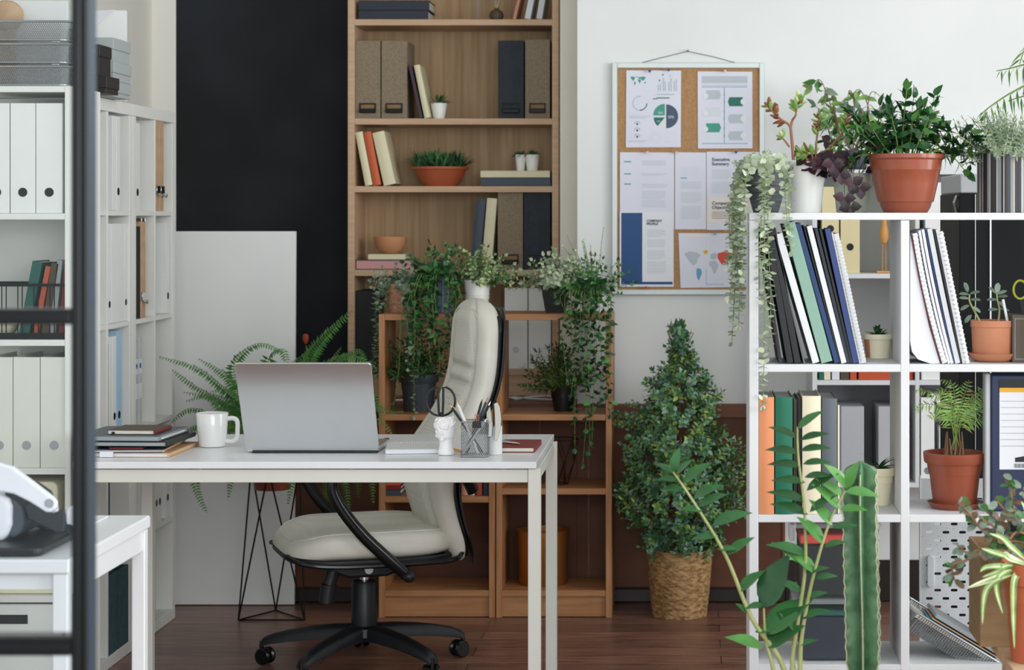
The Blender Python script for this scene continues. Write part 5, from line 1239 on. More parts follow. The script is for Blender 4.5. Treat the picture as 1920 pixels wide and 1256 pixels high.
# seat cushion
def seatf(u, v):
    a = 2*PI*u; th = (v-.5)*PI
    ct = abs(math.cos(th))**.42
    x = superp(.5, a)*ct*.262; y = supers(.5, a)*ct*.25; z = supers(.75, th)*.048
    xx = x/.262; yy = y/.25
    top = z > 0
    if top: z += .014*abs(yy)**2 - .010*(1-yy*yy)*(1-xx*xx) + .006*(xx < -.5)*0 - .016*max(0, -xx-.6)*1.2
    if xx < -.45: z -= .03*(abs(xx)-.45)**1.5*1.6
    return V((x-.005, y, .405+z))
m_ = MB().grid(seatf, 64, 29, 0, cu=True)
for i, f in enumerate(m_.f):
    c = sum((V(m_.v[k]) for k in f), V())/4
    if c.z > .425 and abs(c.y) < .165 and -.21 < c.x < .2: m_.m[i] = 1
m_.build('seat_cushion', ['leather', 'leather_perf'], t, local=True)
def ring_pts(k, zfun):
    out = []
    for i in range(60):
        a = 2*PI*i/60; out.append(zfun(a, k))
    return out
MB().tube([seatf(i/72, .70)+V((0, 0, .0003)) for i in range(72)], .0020, 6, closed=True).build('seam', 'leather', t, local=True)
def panf(u, v):
    a = 2*PI*u; k = .2+.8*v if v < .99 else 1.0
    x = superp(.5, a)*.258*min(1, .3+v); y = supers(.5, a)*.243*min(1, .3+v)
    z = .343+.028*v**2 + (.012*max(0, -x-.15)*8 if x < -.15 else 0)*v
    return V((x-.005, y, z))
MB().grid(panf, 48, 10, 0, cu=True).build('seat_pan', 'black_plastic', t, local=True, solid=.010)
# backrest
bz = [(.345, .262), (.42, .238), (.50, .212), (.58, .198), (.65, .21), (.70, .24), (.76, .283), (.82, .318), (.88, .339), (.94, .348), (1.0, .352), (1.06, .355), (1.135, .358)]
def bx(z):
    for (z0_, x0_), (z1_, x1_) in zip(bz, bz[1:]):
        if z <= z1_: u = (z-z0_)/(z1_-z0_); return x0_+(x1_-x0_)*u
    return bz[-1][1]
def bxs(z): return sum(bx(min(1.135, max(.345, z+d))) for d in (-.04, -.02, 0, .02, .04))/5
def hwf(z):
    w_ = .235 if z < .7 else .235-.03*((z-.7)/.4)
    if z > 1.02: w_ *= max(0, 1-((z-1.02)/.117)**2.6)**.5
    if z < .42: w_ *= .80+.2*max(0, (z-.345)/.075)**.5
    return max(w_, .004)
def htf(z):
    k = .047 + .010*math.exp(-((z-.60)/.09)**2)
    if z > 1.06: k *= max(.02, 1-((z-1.06)/.077)**2.2)**.5
    if z < .40: k *= .35+.65*max(0, (z-.345)/.055)**.5
    return k
def backf(u, v):
    z = .345+.791*(v**1.0); z = .345+.791*math.sin(v*PI/2)**1.15 if False else z
    a = 2*PI*u; hw_, ht_ = hwf(z), htf(z)
    yy = superp(.62, a)*hw_; k = supers(.8, a)
    x = -k*ht_
    if k > 0:      # the front: wings, two cross creases around the lumbar roll, raised centre panel edges
        n = abs(yy)/max(hw_, 1e-3)
        x -= -.010*math.exp(-((n-.66)/.10)**2) + .012*max(0, n-.7)
        if n < .62:
            for zc_ in (.875, .925): x += .020*math.exp(-((z-zc_)/.010)**2)*(1-n/.62)**.3
    return V((bxs(z)+x, yy, z))
m_ = MB(); nv = 90
def bv(u, v):    # denser rows near the rounded top
    return backf(u, 1-(1-v)**1.25)
m_.grid(bv, 72, nv, 0, cu=True)
m_.add([m_.v[(nv-1)*72+i] for i in range(72)], [tuple(range(72))], 0, True)
for i, f in enumerate(m_.f):
    if len(f) > 4: continue
    c = sum((V(m_.v[k]) for k in f), V())/4
    if c.x < bxs(c.z)-.02 and abs(c.y) < .62*hwf(c.z) and .5 < c.z < 1.10: m_.m[i] = 1
m_.build('backrest_cushion', ['leather', 'leather_perf'], t, local=True, sharp=180)
def side_seam(s): return [(bxs(z)-htf(z)*.62-.0035, s*hwf(z)*.84, z) for z in [.44+.02*i for i in range(33)]]
sp_ = side_seam(1) + [(bxs(1.10)-.034, hwf(1.10)*.8*math.cos(q), 1.085+.027*math.sin(q)) for q in [PI*i/12 for i in range(1, 12)]] + list(reversed(side_seam(-1)))
MB().tube(sp_, .0022, 6).build('seam', 'leather', t, local=True)
def shellf(u, v):
    z = .335+.775*v; a = 2*PI*u; w_ = max(hwf(max(.36, min(z, 1.134)))*.96+.006, .01); 
    yy = superp(.7, a)*w_; k = supers(.7, a)
    off = htf(max(.41, min(z, 1.06)))-.006
    return V((bxs(z)+off+.010-k*.012-.018*(yy/.25)**2, yy, z))
m_ = MB().grid(shellf, 56, 60, 0, cu=True); m_.add([m_.v[59*56+i] for i in range(56)], [tuple(range(56))], 0, True); m_.build('back_shell', 'black_gloss', t, local=True)
for s in (-1, 1):   # piping between shell and cushion, sweeping under the seat
    MB().tube([(bxs(z)+htf(min(z, 1.06))*.55, s*(hwf(z)*.93+.004), z) for z in [.36+.025*i for i in range(30)]], .006, 8).build('edge_piping', 'black_gloss', t, local=True)
    MB().tube(bez([(.262, s*.20, .375), (.235, s*.235, .358), (.15, s*.244, .352), (-.1, s*.244, .352), (-.22, s*.22, .362), (-.262, s*.15, .378)], 6), .008, 8).build('pan_edge', 'black_gloss', t, local=True)
# arms
for s in (-1, 1):
    ap = bez([(.075, s*.262, .322), (.02, s*.272, .372), (-.06, s*.278, .45), (-.125, s*.28, .535), (-.15, s*.28, .60), (-.125, s*.28, .648), (-.06, s*.28, .665), (.06, s*.28, .668), (.17, s*.277, .65), (.25, s*.262, .61), (.285, s*.24, .56)], 6)
    ar = MB().tube(ap, .0135, 12, flat=1.35).build('armrest', 'black_gloss', t, local=True)
    MB().tube([(x, y+s*.0, z+.001) for x, y, z in [tuple(p) for p in ap[34:48]]], .0165, 10, flat=1.6).build('arm_pad', 'black_plastic', ar, local=True)
    MB().cyl((.075, s*.17, .325), (.075, s*.275, .322), .014, 14).ball((.082, s*.268, .318), .019, 14, 10).build('arm_bracket', 'black_plastic', t, local=True)
# mechanism, levers, column
MB().prism([(-.13, .340), (.13, .340), (.135, .315), (.06, .288), (-.06, .288), (-.12, .31)], -.07, .07).build('tilt_mechanism', 'black_plastic', t, local=True, bevel=.008)
MB().cyl((0.0, -.074, .312), (0.0, -.0702, .312), .013, 20).build('pivot_bolt', 'alu', t, local=True)
MB().tube([(-.105, -.05, .312), (-.118, -.05, .27)], .021, 18).tube([(-.1185, -.05, .2695), (-.126, -.05, .215)], [.025, .0235], 20).build('tension_knob', 'black_plastic', t, local=True)
MB().lathe([(.0, .085), (.022, .085), (.022, .105), (.038, .108), (.040, .13), (.038, .262), (.034, .268), (.0, .268)], (0, 0, 0), 28).build('column_cover', 'black_plastic', t, local=True)
MB().cyl((0, 0, .2685), (0, 0, .2875), .014, 16).build('gas_piston', 'chrome', t, local=True)
MB().lathe([(.0, .088), (.05, .088), (.058, .10), (.055, .125), (.041, .132), (.0405, .1305)], (0, 0, 0), 28).build('hub', 'black_plastic', t, local=True)
for k in range(5):
    a = R(245+72*k)-CT; ca, sa = math.cos(a), math.sin(a)
    m_ = MB(); secs = []
    for r_, zt_, w_, h_ in ((.045, .132, .030, .044), (.10, .130, .028, .042), (.17, .122, .026, .038), (.24, .110, .024, .034), (.29, .098, .022, .030), (.318, .086, .021, .024), (.33, .070, .019, .014)):
        secs.append([(r_, -w_, zt_-h_), (r_, w_, zt_-h_), (r_, w_*.92, zt_-h_*.25), (r_, w_*.55, zt_), (r_, -w_*.55, zt_), (r_, -w_*.92, zt_-h_*.25)])
    vs = [p for s_ in secs for p in s_]; fs = []
    for i in range(len(secs)-1):
        for j in range(6): fs.append((i*6+j, i*6+(j+1) % 6, (i+1)*6+(j+1) % 6, (i+1)*6+j))
    fs += [tuple(range(6)), tuple((len(secs)-1)*6+j for j in range(6))]
    Rm = Matrix.Rotation(a, 4, 'Z'); m_.add(vs, fs, 0, True, Rm); m_.build('base_leg', 'black_plastic', t, local=True, sharp=50)
    ck = MB(); cc = V((.322, 0, .0275)); an = random.Random(k+3).uniform(-.8, .8)
    Cm = Rm @ Matrix.Translation(cc) @ Matrix.Rotation(an, 4, 'Z')
    for s in (-1, 1): ck.add(*(lambda mm: (mm.v, mm.f))(MB().lathe([(.0, -.0075), (.022, -.0075), (.0265, -.003), (.0265, .004), (.021, .0085), (0, .0085)], (0, 0, 0), 24)), 0, True, Cm @ Matrix.Translation(V((-.006, s*.0155, 0))) @ Matrix.Rotation(PI/2*s, 4, 'X'))
    ck.add(*(lambda mm: (mm.v, mm.f))(MB().box(-.022, .012, -.006, .006, -.01, .024, b=.004).cyl((.006, 0, .02), (.006, 0, .046), .007, 10)), 0, False, Cm)
    ck.build('caster', 'black_gloss', t, local=True)

# ================================================================ WIRE PLANT STAND, BINS
t = T('plant_stand', 'black wire plant stand behind the desk, under the fern', 'plant stand', (X(510, 7.42), 7.42, 0))
BL, BR_, BK = V((X(447, 7.35), 7.35, .004)), V((X(571, 7.35), 7.35, .004)), V((X(517, 7.53), 7.53, .004))
T1, T2, T3 = V((X(470, 7.46), 7.47, .52)), V((X(505, 7.36), 7.345, .52)), V((X(560, 7.46), 7.47, .52))
MB().tube([BL, BR_, BK], .003, 8, closed=True).build('base_triangle', 'black_metal', t)
MB().tube([T1, T2, T3], .003, 8, closed=True).build('top_triangle', 'black_metal', t)
for a, b_ in ((BL, T1), (BK, T1), (BL, T2), (BR_, T2), (BR_, T3), (BK, T3)): MB().tube([a, b_], .003, 8).build('wire_leg', 'black_metal', t)
zb = LB[1]+.0006; y0 = 7.53; cx = X(1046, y0); rt, rb, hh = .073, .034, Z(826, 7.46)-LB[1]
t = T('wire_bowl', 'black geometric wire bowl in the right low bookcase', 'bowl', (cx, y0, LB[1]))
def rp(r, z, k, n=8, o=0): a = 2*PI*(k+o)/n; return V((cx+r*math.cos(a), y0+r*math.sin(a), zb+z))
w = MB(); A = [rp(rb, .002, k) for k in range(8)]; B = [rp(rt*.86, hh*.5, k, 8, .5) for k in range(8)]; C = [rp(rt, hh-.002, k) for k in range(8)]
for L_ in (A, C): w.tube(L_, .0017, 6, closed=True)
w.build('rims', 'black_metal', t); w = MB()
for k in range(8):
    for p, q_ in ((A[k], B[k]), (A[(k+1) % 8], B[k]), (B[k], C[k]), (B[k], C[(k+1) % 8])): w.tube([p, q_], .0015, 6)
w.build('lattice', 'black_metal', t)
zb = LB[2]+.0006; y0 = 7.56; cx = X(1018, y0); hh = Z(992, y0)-LB[2]
t = T('waste_bin', 'round wooden-coloured bin on the bottom board of the right low bookcase', 'bin', (cx, y0, LB[2]))
MB().lathe([(.0, 0), (.084, 0), (.086, .003), (.093, hh-.004), (.094, hh), (.091, hh), (.084, .006), (0, .006)], (cx, y0, zb), 44).build('bin_body', 'copper_bin', t)
# books low in the left bookcase
GL = 'books in the left low bookcase'; zb = LA[1]; y0 = YC+.03
for k, (a, b_, zt_, mt, lb) in enumerate(((722, 751, 919, 'bk_slate', 'dark blue-grey book lying under two reddish ones'), (723, 752, 911, 'bk_red', 'dark red book lying in the middle of a small stack'), (722, 750, 903, 'bk_coral', 'coral book lying on top of a small stack, low in the left bookcase'))):
    _, zb = flatbook(a, b_, zt_, zb, y0, .15, mt, lb, group=GL)
for a, w_, tp, mt, lb in ((866, 12, 872, 'bk_salmon', 'salmon standing book behind the chair back, low in the bookcase'), (880, 10, 876, 'bk_cream', 'tan standing book between salmon and grey ones, behind the chair'), (893, 11, 880, 'bk_coral', 'reddish standing book behind the chair'), (906, 11, 878, 'bk_slate', 'grey standing book behind the chair')):
    book(a, 931, a, tp, w_, y0, .16, mt, lb, group=GL, z0=LA[1], round_=True)
# small orange-red flower head rising behind the laptop
t = T('red_flower', 'small orange-red flower against the black wall behind the fern', 'flower', (X(577, 8.0), 8.0, ZL))
MB().tube([(X(577, 8.0), 8.0, ZL+.02), (X(578, 8.0), 8.0, ZL+.12), (X(574, 8.0), 8.0, Z(648, 8.0))], .003, 6).build('stem', 'stem_green', t)
MB().ball(P(573, 636, 8.0), .016, 16, 12, 0, (.75, .5, 1.25), lambda d: 1+.25*d.z*abs(d.x)).build('bloom', 'red_flower', t)
MB().lathe([(.0, .0006), (.03, .0006), (.036, .04), (.02, .09), (.022, .1), (.018, .1), (.016, .09), (.0, .02)], (X(577, 8.0), 8.0, ZL), 24).build('vase_body', 'pot_black', t)
# ================================================================ PLANTS
def rv(rg, s=1.0): return V((rg.uniform(-s, s), rg.uniform(-s, s), rg.uniform(-s, s)))
def stem(p, d, L, n, grav, wob, rg, up=0.0):
    """a growing line: bends by gravity, wobbles a little"""
    pts = [V(p)]; d = V(d).normalized(); s = L/n
    for i in range(n):
        d = (d + V((0, 0, -grav+up))*s*3 + rv(rg, wob)).normalized(); pts.append(pts[-1]+d*s)
    return pts
def along(pts):
    acc = [0]
    for a, b_ in zip(pts, pts[1:]): acc.append(acc[-1]+(b_-a).length)
    def f(s):
        s = min(max(s, 0), acc[-1]*.9999)
        for i in range(len(pts)-1):
            if s <= acc[i+1]: u = (s-acc[i])/max(1e-9, acc[i+1]-acc[i]); return pts[i].lerp(pts[i+1], u), (pts[i+1]-pts[i]).normalized()
        return pts[-1], (pts[-1]-pts[-2]).normalized()
    return f, acc[-1]
def leaves(mb, pts, s0, sp, ll, lw, rg, mis=(0,), mode='opp', ang=60, droop=0., shape='o', seg=3, fold=.18, curl=.25, taper=.35, jit=.25, tip=True, nj=.35):
    lw *= 1.4
    f, L = along(pts); s = s0; k = rg.uniform(0, 6)
    while s < L:
        p, T_ = f(s); a = V((0, 0, 1)) if abs(T_.z) < .9 else V((1, 0, 0)); u = (a-T_*a.dot(T_)).normalized(); w = T_.cross(u)
        sc = (1-taper*s/L)*rg.uniform(.8, 1.15)
        for ph in ((k, k+PI) if mode == 'opp' else (k,)):
            side = u*math.cos(ph)+w*math.sin(ph); an = R(ang)*rg.uniform(1-jit, 1+jit)
            d = T_*math.cos(an)+side*math.sin(an); d.z -= droop; n_ = T_*math.sin(an)-side*math.cos(an) + rv(rg, nj)
            mb.leaf(p, d, n_, ll*sc, lw*sc, rg.choice(mis), fold, curl*rg.uniform(.5, 1.5), seg, shape)
        k += (PI/2 if mode == 'opp' else 2.4)+rg.uniform(-.2, .2); s += sp*rg.uniform(.8, 1.2)
    if tip:
        p, T_ = f(L)
        for q in range(2): mb.leaf(p, T_+rv(rg, .35), rv(rg, 1), ll*.7, lw*.7, rg.choice(mis), fold, curl, seg, shape)
def potgeo(c, rt, rb, h, kind='plain', seg=40):
    """outer wall, rim, inner wall"""
    th = max(.0025, rt*.05)
    if kind == 'rim': pr = [(0, 0), (rb, 0), (rb+(rt*.93-rb)*.75, h*.78), (rt, h*.785), (rt*1.02, h*.80), (rt*1.02, h), (rt*1.02-th, h), (rt*.9, h*.78)]
    elif kind == 'lip': pr = [(0, 0), (rb, 0), (rt*.97, h*.95), (rt*1.04, h*.955), (rt*1.05, h), (rt*.98, h), (rt*.93, h*.9)]
    elif kind == 'straight': pr = [(0, 0), (rb*.97, 0), (rb, .004), (rt*.995, h*.86), (rt*1.015, h*.87), (rt*1.015, h), (rt*.96, h), (rt*.94, h*.85)]
    else: pr = [(0, 0), (rb*.96, 0), (rb, .003), (rt, h-.002), (rt-.001, h), (rt-th, h), (rt-th-.001, h*.9)]
    pr.append((pr[-1][0]*.97, h*.6)); return MB().lathe([(r, z+.0006) for r, z in pr], c, seg)
def pot(t, c, rt, rb, h, mat, kind='plain', soil='soil', level=.86):
    potgeo(c, rt, rb, h, kind).build('pot', mat, t)
    rr = (rb+(rt-rb)*level)*.94
    MB().lathe([(0, h*level-.001), (rr*.6, h*level+.003), (rr, h*level)], c, 28).build('soil', soil, t)
    return V(c)+V((0, 0, h*level))
class Pl:
    def __init__(s, seed): s.rg = random.Random(seed); s.L = MB(); s.S = MB()
    def st(s, pts, r0, r1, seg=5):
        n = len(pts); s.S.tube(pts, [r0+(r1-r0)*i/(n-1) for i in range(n)], seg)
    def out(s, t, lm, sm, nl='foliage', ns='stems'):
        if s.L.v: s.L.build(nl, list(lm), t)
        if s.S.v: s.S.build(ns, sm, t)
def fan(rg, tilt0, tilt1):
    a = rg.uniform(0, 2*PI); th = R(rg.uniform(tilt0, tilt1)); return V((math.sin(th)*math.cos(a), math.sin(th)*math.sin(a), math.cos(th)))
def bushy(pl, top, r, n, L, tilt, grav, ll, lw, sp, mis, mode='opp', shape='o', s0=.25, sr=(.0016, .0007), wob=.08, **k):
    for i in range(n):
        d = fan(pl.rg, *tilt); p = V(top)+V((d.x*r*pl.rg.uniform(.2, 1), d.y*r*pl.rg.uniform(.2, 1), -.004))
        l = L*pl.rg.uniform(.65, 1.1); pts = stem(p, d, l, 7, grav, wob, pl.rg); pl.st(pts, *sr)
        leaves(pl.L, pts, l*s0, sp, ll, lw, pl.rg, mis, mode, shape=shape, **k)
def trail(pl, top, r, az, hang, ll, lw, sp, mis, out=.05, rise=.03, sr=(.0013, .0008), mode='opp', shape='o', wob=.05, path=None, **k):
    """over the rim and straight down; az = direction it leaves the pot"""
    rg = pl.rg
    if path is None:
        d = V((math.cos(az), math.sin(az), 0)); top = V(top)
        pts = [top+d*r*.4, top+d*r*.8+V((0, 0, rise)), top+d*(r+out*.6)+V((0, 0, rise*.8)), top+d*(r+out)+V((0, 0, -.02))]
        n = max(3, int(hang/.03)); x = pts[-1]; dr = V((0, 0, -1))
        for i in range(n): dr = (dr+rv(rg, wob)+V((0, 0, -.25))).normalized(); x = x+dr*(hang/n); pts.append(x)
    else: pts = [V(q) for q in path]
    pts = bez(pts, 3); pl.st(pts, *sr)
    leaves(pl.L, pts, .02, sp, ll, lw, rg, mis, mode, shape=shape, nj=.75, **k); return pts

# --- on the left low bookcase
ztA = LA[3]; yc = 7.545
c = (X(745, yc), yc, ztA); t = T('potted_plant', 'trailing grey-green plant in a woven pinkish pot, left end of the low bookcases', 'plant', c)
top = pot(t, c, .037, .029, Z(532, yc)-ztA, 'pot_woven'); p = Pl(21)
for k in range(26): 
    d = fan(p.rg, 15, 80); pts = stem(top+V((d.x, d.y, 0))*.02, d, p.rg.uniform(.05, .09), 5, .8, .1, p.rg); p.st(pts, .0012, .0007); leaves(p.L, pts, .01, .011, .022, .014, p.rg, (0, 1), droop=.1)
for px0, py0, px1, py1, sd in ((712, 545, 703, 700, 1), (722, 560, 712, 690, 2), (706, 560, 698, 690, 5), (760, 560, 765, 690, 3), (770, 600, 776, 780, 4)):
    yy = yc-.14-.0 if px0 > 730 else yc-.03
    path = [top, V((X((745+px0)/2, yy), (yc+yy)/2, ztA+.10)), P(px0, py0, yy), P((px0+px1)/2+3, (py0+py1)/2, yy), P(px1, py1, yy)]
    trail(p, top, 0, 0, 0, .021, .014, .0095, (0, 1), path=path, ang=75, shape='r' if px0 > 730 else 'o', taper=.3, fold=.1)
p.out(t, ('leaf_greygreen', 'leaf_euca'), 'stem_green')
c = (X(825, yc-.01), yc-.01, ztA); t = T('potted_plant', 'dark glossy ivy spilling from a ribbed navy pot next to the white ribbed pot', 'plant', c)
hN = Z(517, yc)-ztA
MB().lathe([(0, 0), (.046, 0), (.056, hN), (.053, hN), (.05, hN*.8), (.048, hN*.6)], (c[0], c[1], ztA+.0006), 72, wob=lambda a, z: 1+.02*math.cos(a*24)).build('pot', 'pot_navy', t)
MB().lathe([(0, hN*.86), (.048, hN*.85)], c, 24).build('soil', 'soil', t)
top = V(c)+V((0, 0, hN*.9)); p = Pl(22)
bushy(p, top, .04, 34, .13, (10, 85), .5, .030, .015, .017, (0, 0, 0, 1), mode='alt', droop=.2)
for k in range(22):
    px0 = p.rg.uniform(765, 868); y1 = p.rg.uniform(600, 700) if px0 < 845 else p.rg.uniform(580, 690); yy = yc-.15-p.rg.uniform(0, .03)
    path = [top, V((X((825+px0)/2, yc-.08), yc-.085, ztA+hN+.03)), P(px0, 540+p.rg.uniform(-12, 15), yy), P(px0+p.rg.uniform(-8, 8), (540+y1)/2, yy), P(px0+p.rg.uniform(-10, 10), y1, yy)]
    trail(p, top, 0, 0, 0, .030, .0155, .017, (0, 0, 0, 1), path=path, ang=60, mode='alt', droop=.2, taper=.1)
path = [top, P(770, 530, yc-.14), P(752, 600, yc-.15), P(748, 690, yc-.15), P(738, 760, yc-.15)]; trail(p, top, 0, 0, 0, .024, .010, .03, (0,), path=path, ang=50, mode='alt', droop=.2)
p.out(t, ('leaf_ivy', 'leaf_ivy_light'), 'stem_green')
c = (X(895, yc-.01), yc-.01, ztA); t = T('potted_plant', 'light green small-leaved plant in a white ribbed pot behind the chair back', 'plant', c)
h = Z(524, yc)-ztA
MB().lathe([(0, .0006), (.036, .0006), (.0405, h*.42), (.0425, h*.43), (.0425, h*.48), (.0412, h*.49), (.0412, h*.52), (.043, h*.53), (.043, h*.58), (.042, h*.6), (.0485, h), (.046, h), (.043, h*.8)], c, 44).build('pot', 'pot_white', t)
MB().lathe([(0, h*.87), (.043, h*.86)], c, 24).build('soil', 'soil', t)
p = Pl(23); bushy(p, V(c)+V((0, 0, h*.88)), .035, 60, .125, (3, 78), .25, .021, .012, .013, (0, 1, 1, 2), droop=0, ang=50, s0=.15)
p.out(t, ('leaf_mid', 'leaf_sage', 'leaf_lime'), 'stem_green')
# --- on the right low bookcase
ztB = LB[3]; c = (X(1042, yc), yc, ztB); h = Z(526, yc)-ztB
t = T('potted_plant', 'pale sage-leaved plant in a square black pot on the right low bookcase', 'plant', c)
def sqpot(hb, htp, h, n=4):
    m_ = MB(); vs = []
    for r_, z in ((hb, .0006), (htp, h), (htp-.003, h), (htp-.006, h*.8)): vs += [(c[0]+sx*r_, c[1]+sy*r_, ztB+z) for sx, sy in ((-1, -1), (1, -1), (1, 1), (-1, 1))]
    fs = [(3, 2, 1, 0)]
    for i in range(3):
        for k in range(4): fs.append((i*4+k, i*4+(k+1) % 4, (i+1)*4+(k+1) % 4, (i+1)*4+k))
    m_.add(vs, fs); m_.box(c[0]-htp+.005, c[0]+htp-.005, c[1]-htp+.005, c[1]+htp-.005, ztB+h*.82, ztB+h*.86, 1); return m_
mm = sqpot(.034, .052, h); m1 = MB(); m1.v = mm.v[:16]; m1.f = mm.f[:13]; m1.m = [0]*13; m1.s = [False]*13; m1.build('pot', 'pot_black', t)
MB().box(c[0]-.044, c[0]+.044, c[1]-.044, c[1]+.044, ztB+h*.80, ztB+h*.86).build('soil', 'soil', t)
p = Pl(24); bushy(p, V(c)+V((0, 0, h*.88)), .045, 52, .12, (5, 88), .35, .027, .013, .015, (0, 1, 1, 2), droop=.05, ang=55, s0=.15)
p.out(t, ('leaf_sage', 'leaf_euca', 'leaf_sage_pale'), 'stem_green')
c = (X(1112, yc), yc, ztB); t = T('potted_plant', 'ivy with long hanging vines in a pale grey pot, right of the square black pot', 'plant', c)
top = pot(t, c, .046, .036, Z(540, yc)-ztB, 'bk_lightgrey'); p = Pl(25)
bushy(p, top, .04, 46, .13, (10, 88), .4, .025, .011, .014, (0, 1, 1), mode='alt', droop=.15)
for k in range(9): d = fan(p.rg, 5, 40); pts = stem(top, d+V((-.15, 0, 0)), p.rg.uniform(.14, .24), 8, -.05, .08, p.rg); p.st(pts, .0014, .0007); leaves(p.L, pts, .02, .007, .012, .005, p.rg, (2, 2, 1), ang=45, taper=.6)
for px0, y1 in ((1040, 560), (1052, 640), (1060, 700), (1066, 690), (1075, 735), (1082, 850), (1088, 700), (1094, 860), (1100, 840), (1106, 720), (1112, 830), (1118, 700), (1124, 760), (1130, 735), (1138, 690), (1142, 770), (1146, 770), (1090, 650), (1072, 620), (1104, 620), (1096, 640), (1120, 640), (1080, 640), (1068, 600), (1110, 600)):
    yy = yc-.15-p.rg.uniform(0, .03); j = lambda s=7: p.rg.uniform(-s, s)
    path = [top, V((X((1112+px0)/2, yc-.08), yc-.085, ztB+.11)), P(px0+j(3), 555+j(), yy), P(px0+j(), 555+(y1-555)*.33, yy), P(px0+j(), 555+(y1-555)*.66, yy), P(px0+j(), y1+j(10), yy)]
    trail(p, top, 0, 0, 0, .028, .0145, .021, (0, 0, 0, 1), path=path, ang=58, mode='alt', droop=.25, taper=.1)
p.out(t, ('leaf_ivy', 'leaf_ivy_light', 'leaf_sage_pale'), 'stem_green')
# --- inside the low bookcases
c = (X(785, 7.55), 7.55, LA[0]); t = T('potted_plant', 'dark bushy bamboo-leaved plant in a slate-grey pot inside the left low bookcase', 'plant', c)
top = pot(t, c, .069, .051, Z(704, 7.48)-LA[0], 'pot_slate', 'rim'); p = Pl(26)
bushy(p, top, .05, 60, .15, (5, 75), .3, .036, .008, .012, (0, 0, 1), ang=45, shape='l', droop=.1, s0=.3)
p.out(t, ('leaf_dark', 'leaf_bamboo'), 'stem_green')
c = (X(1056, 7.55), 7.55, LB[0]); t = T('potted_plant', 'dark bushy bamboo-leaved plant in a small black pot inside the right low bookcase', 'plant', c)
top = pot(t, c, .047, .033, Z(728, 7.5)-LB[0], 'pot_black', 'lip'); p = Pl(27)
bushy(p, top, .035, 56, .16, (5, 80), .3, .034, .0075, .012, (0, 1, 1), ang=45, shape='l', droop=.05, s0=.3)
p.out(t, ('leaf_dark', 'leaf_bamboo'), 'stem_green')
# --- tall bookcase plants
def tuft(t, top, n, L, w, mats, tilt, seed, seg=4, r=.4, curl=.15):
    p = Pl(seed)
    for i in range(n):
        d = fan(p.rg, *tilt); l = L*p.rg.uniform(.7, 1.1); p.L.leaf(V(top)+V((d.x, d.y, 0))*r, d, V((0, 0, 1))-d*.2, l, w, p.rg.randrange(len(mats)), .35, curl, seg, 's')
    p.L.build('foliage', list(mats), t)
c = (X(823, 8.16), 8.16, TB['b2']); t = T('potted_aloe', 'small spiky green succulent in a white pot on the second shelf', 'plant', c)
top = pot(t, c, .0315, .022, Z(193, 8.13)-TB['b2'], 'pot_white'); tuft(t, top, 26, .055, .009, ('leaf_dark', 'leaf_mid'), (5, 70), 31, r=.008)
c = (X(826, 8.19), 8.19, TB['b3']); t = T('potted_plant', 'wide terracotta bowl full of spiky green leaves on the third shelf', 'plant', c)
hb = Z(312, 8.1)-TB['b3']
MB().lathe([(0, .0006), (.062, .0006), (.085, hb*.45), (.099, hb*.86), (.109, hb*.88), (.110, hb), (.102, hb), (.098, hb*.85)], c, 48).build('pot', 'terracotta', t)
MB().lathe([(0, hb*.9), (.097, hb*.88)], c, 28).build('soil', 'soil', t)
p = Pl(32)
for i in range(38):
    a = p.rg.uniform(0, 2*PI); r_ = .09*math.sqrt(p.rg.random()); q = V(c)+V((r_*math.cos(a), r_*math.sin(a), hb*.9))
    for j in range(13):
        d = fan(p.rg, 3, 55)+V((math.cos(a), math.sin(a), 0))*r_*4; l = p.rg.uniform(.045, .085); p.L.leaf(q, d, V((0, 0, 1))-d*.2, l, .008, p.rg.choice((0, 1, 1)), .4, .1, 3, 's')
p.out(t, ('leaf_dark', 'leaf_shrub'), 'stem_green')
for px, rr, lb, sd in ((976, .021, 'tiny white pot with a dark succulent, the left of two on the flat books', 33), (998, .028, 'small white pot with a dark succulent, the right of two on the flat books', 34)):
    c = (X(px, 8.17), 8.17, ZF3); t = T('potted_succulent', lb, 'plant', c, group='tiny white pots on the flat books')
    top = pot(t, c, rr, rr*.72, Z(290, 8.14)-ZF3, 'pot_white'); tuft(t, top, 44, .030, .010, ('leaf_dark', 'leaf_mid'), (5, 85), sd, 3, r=.012)

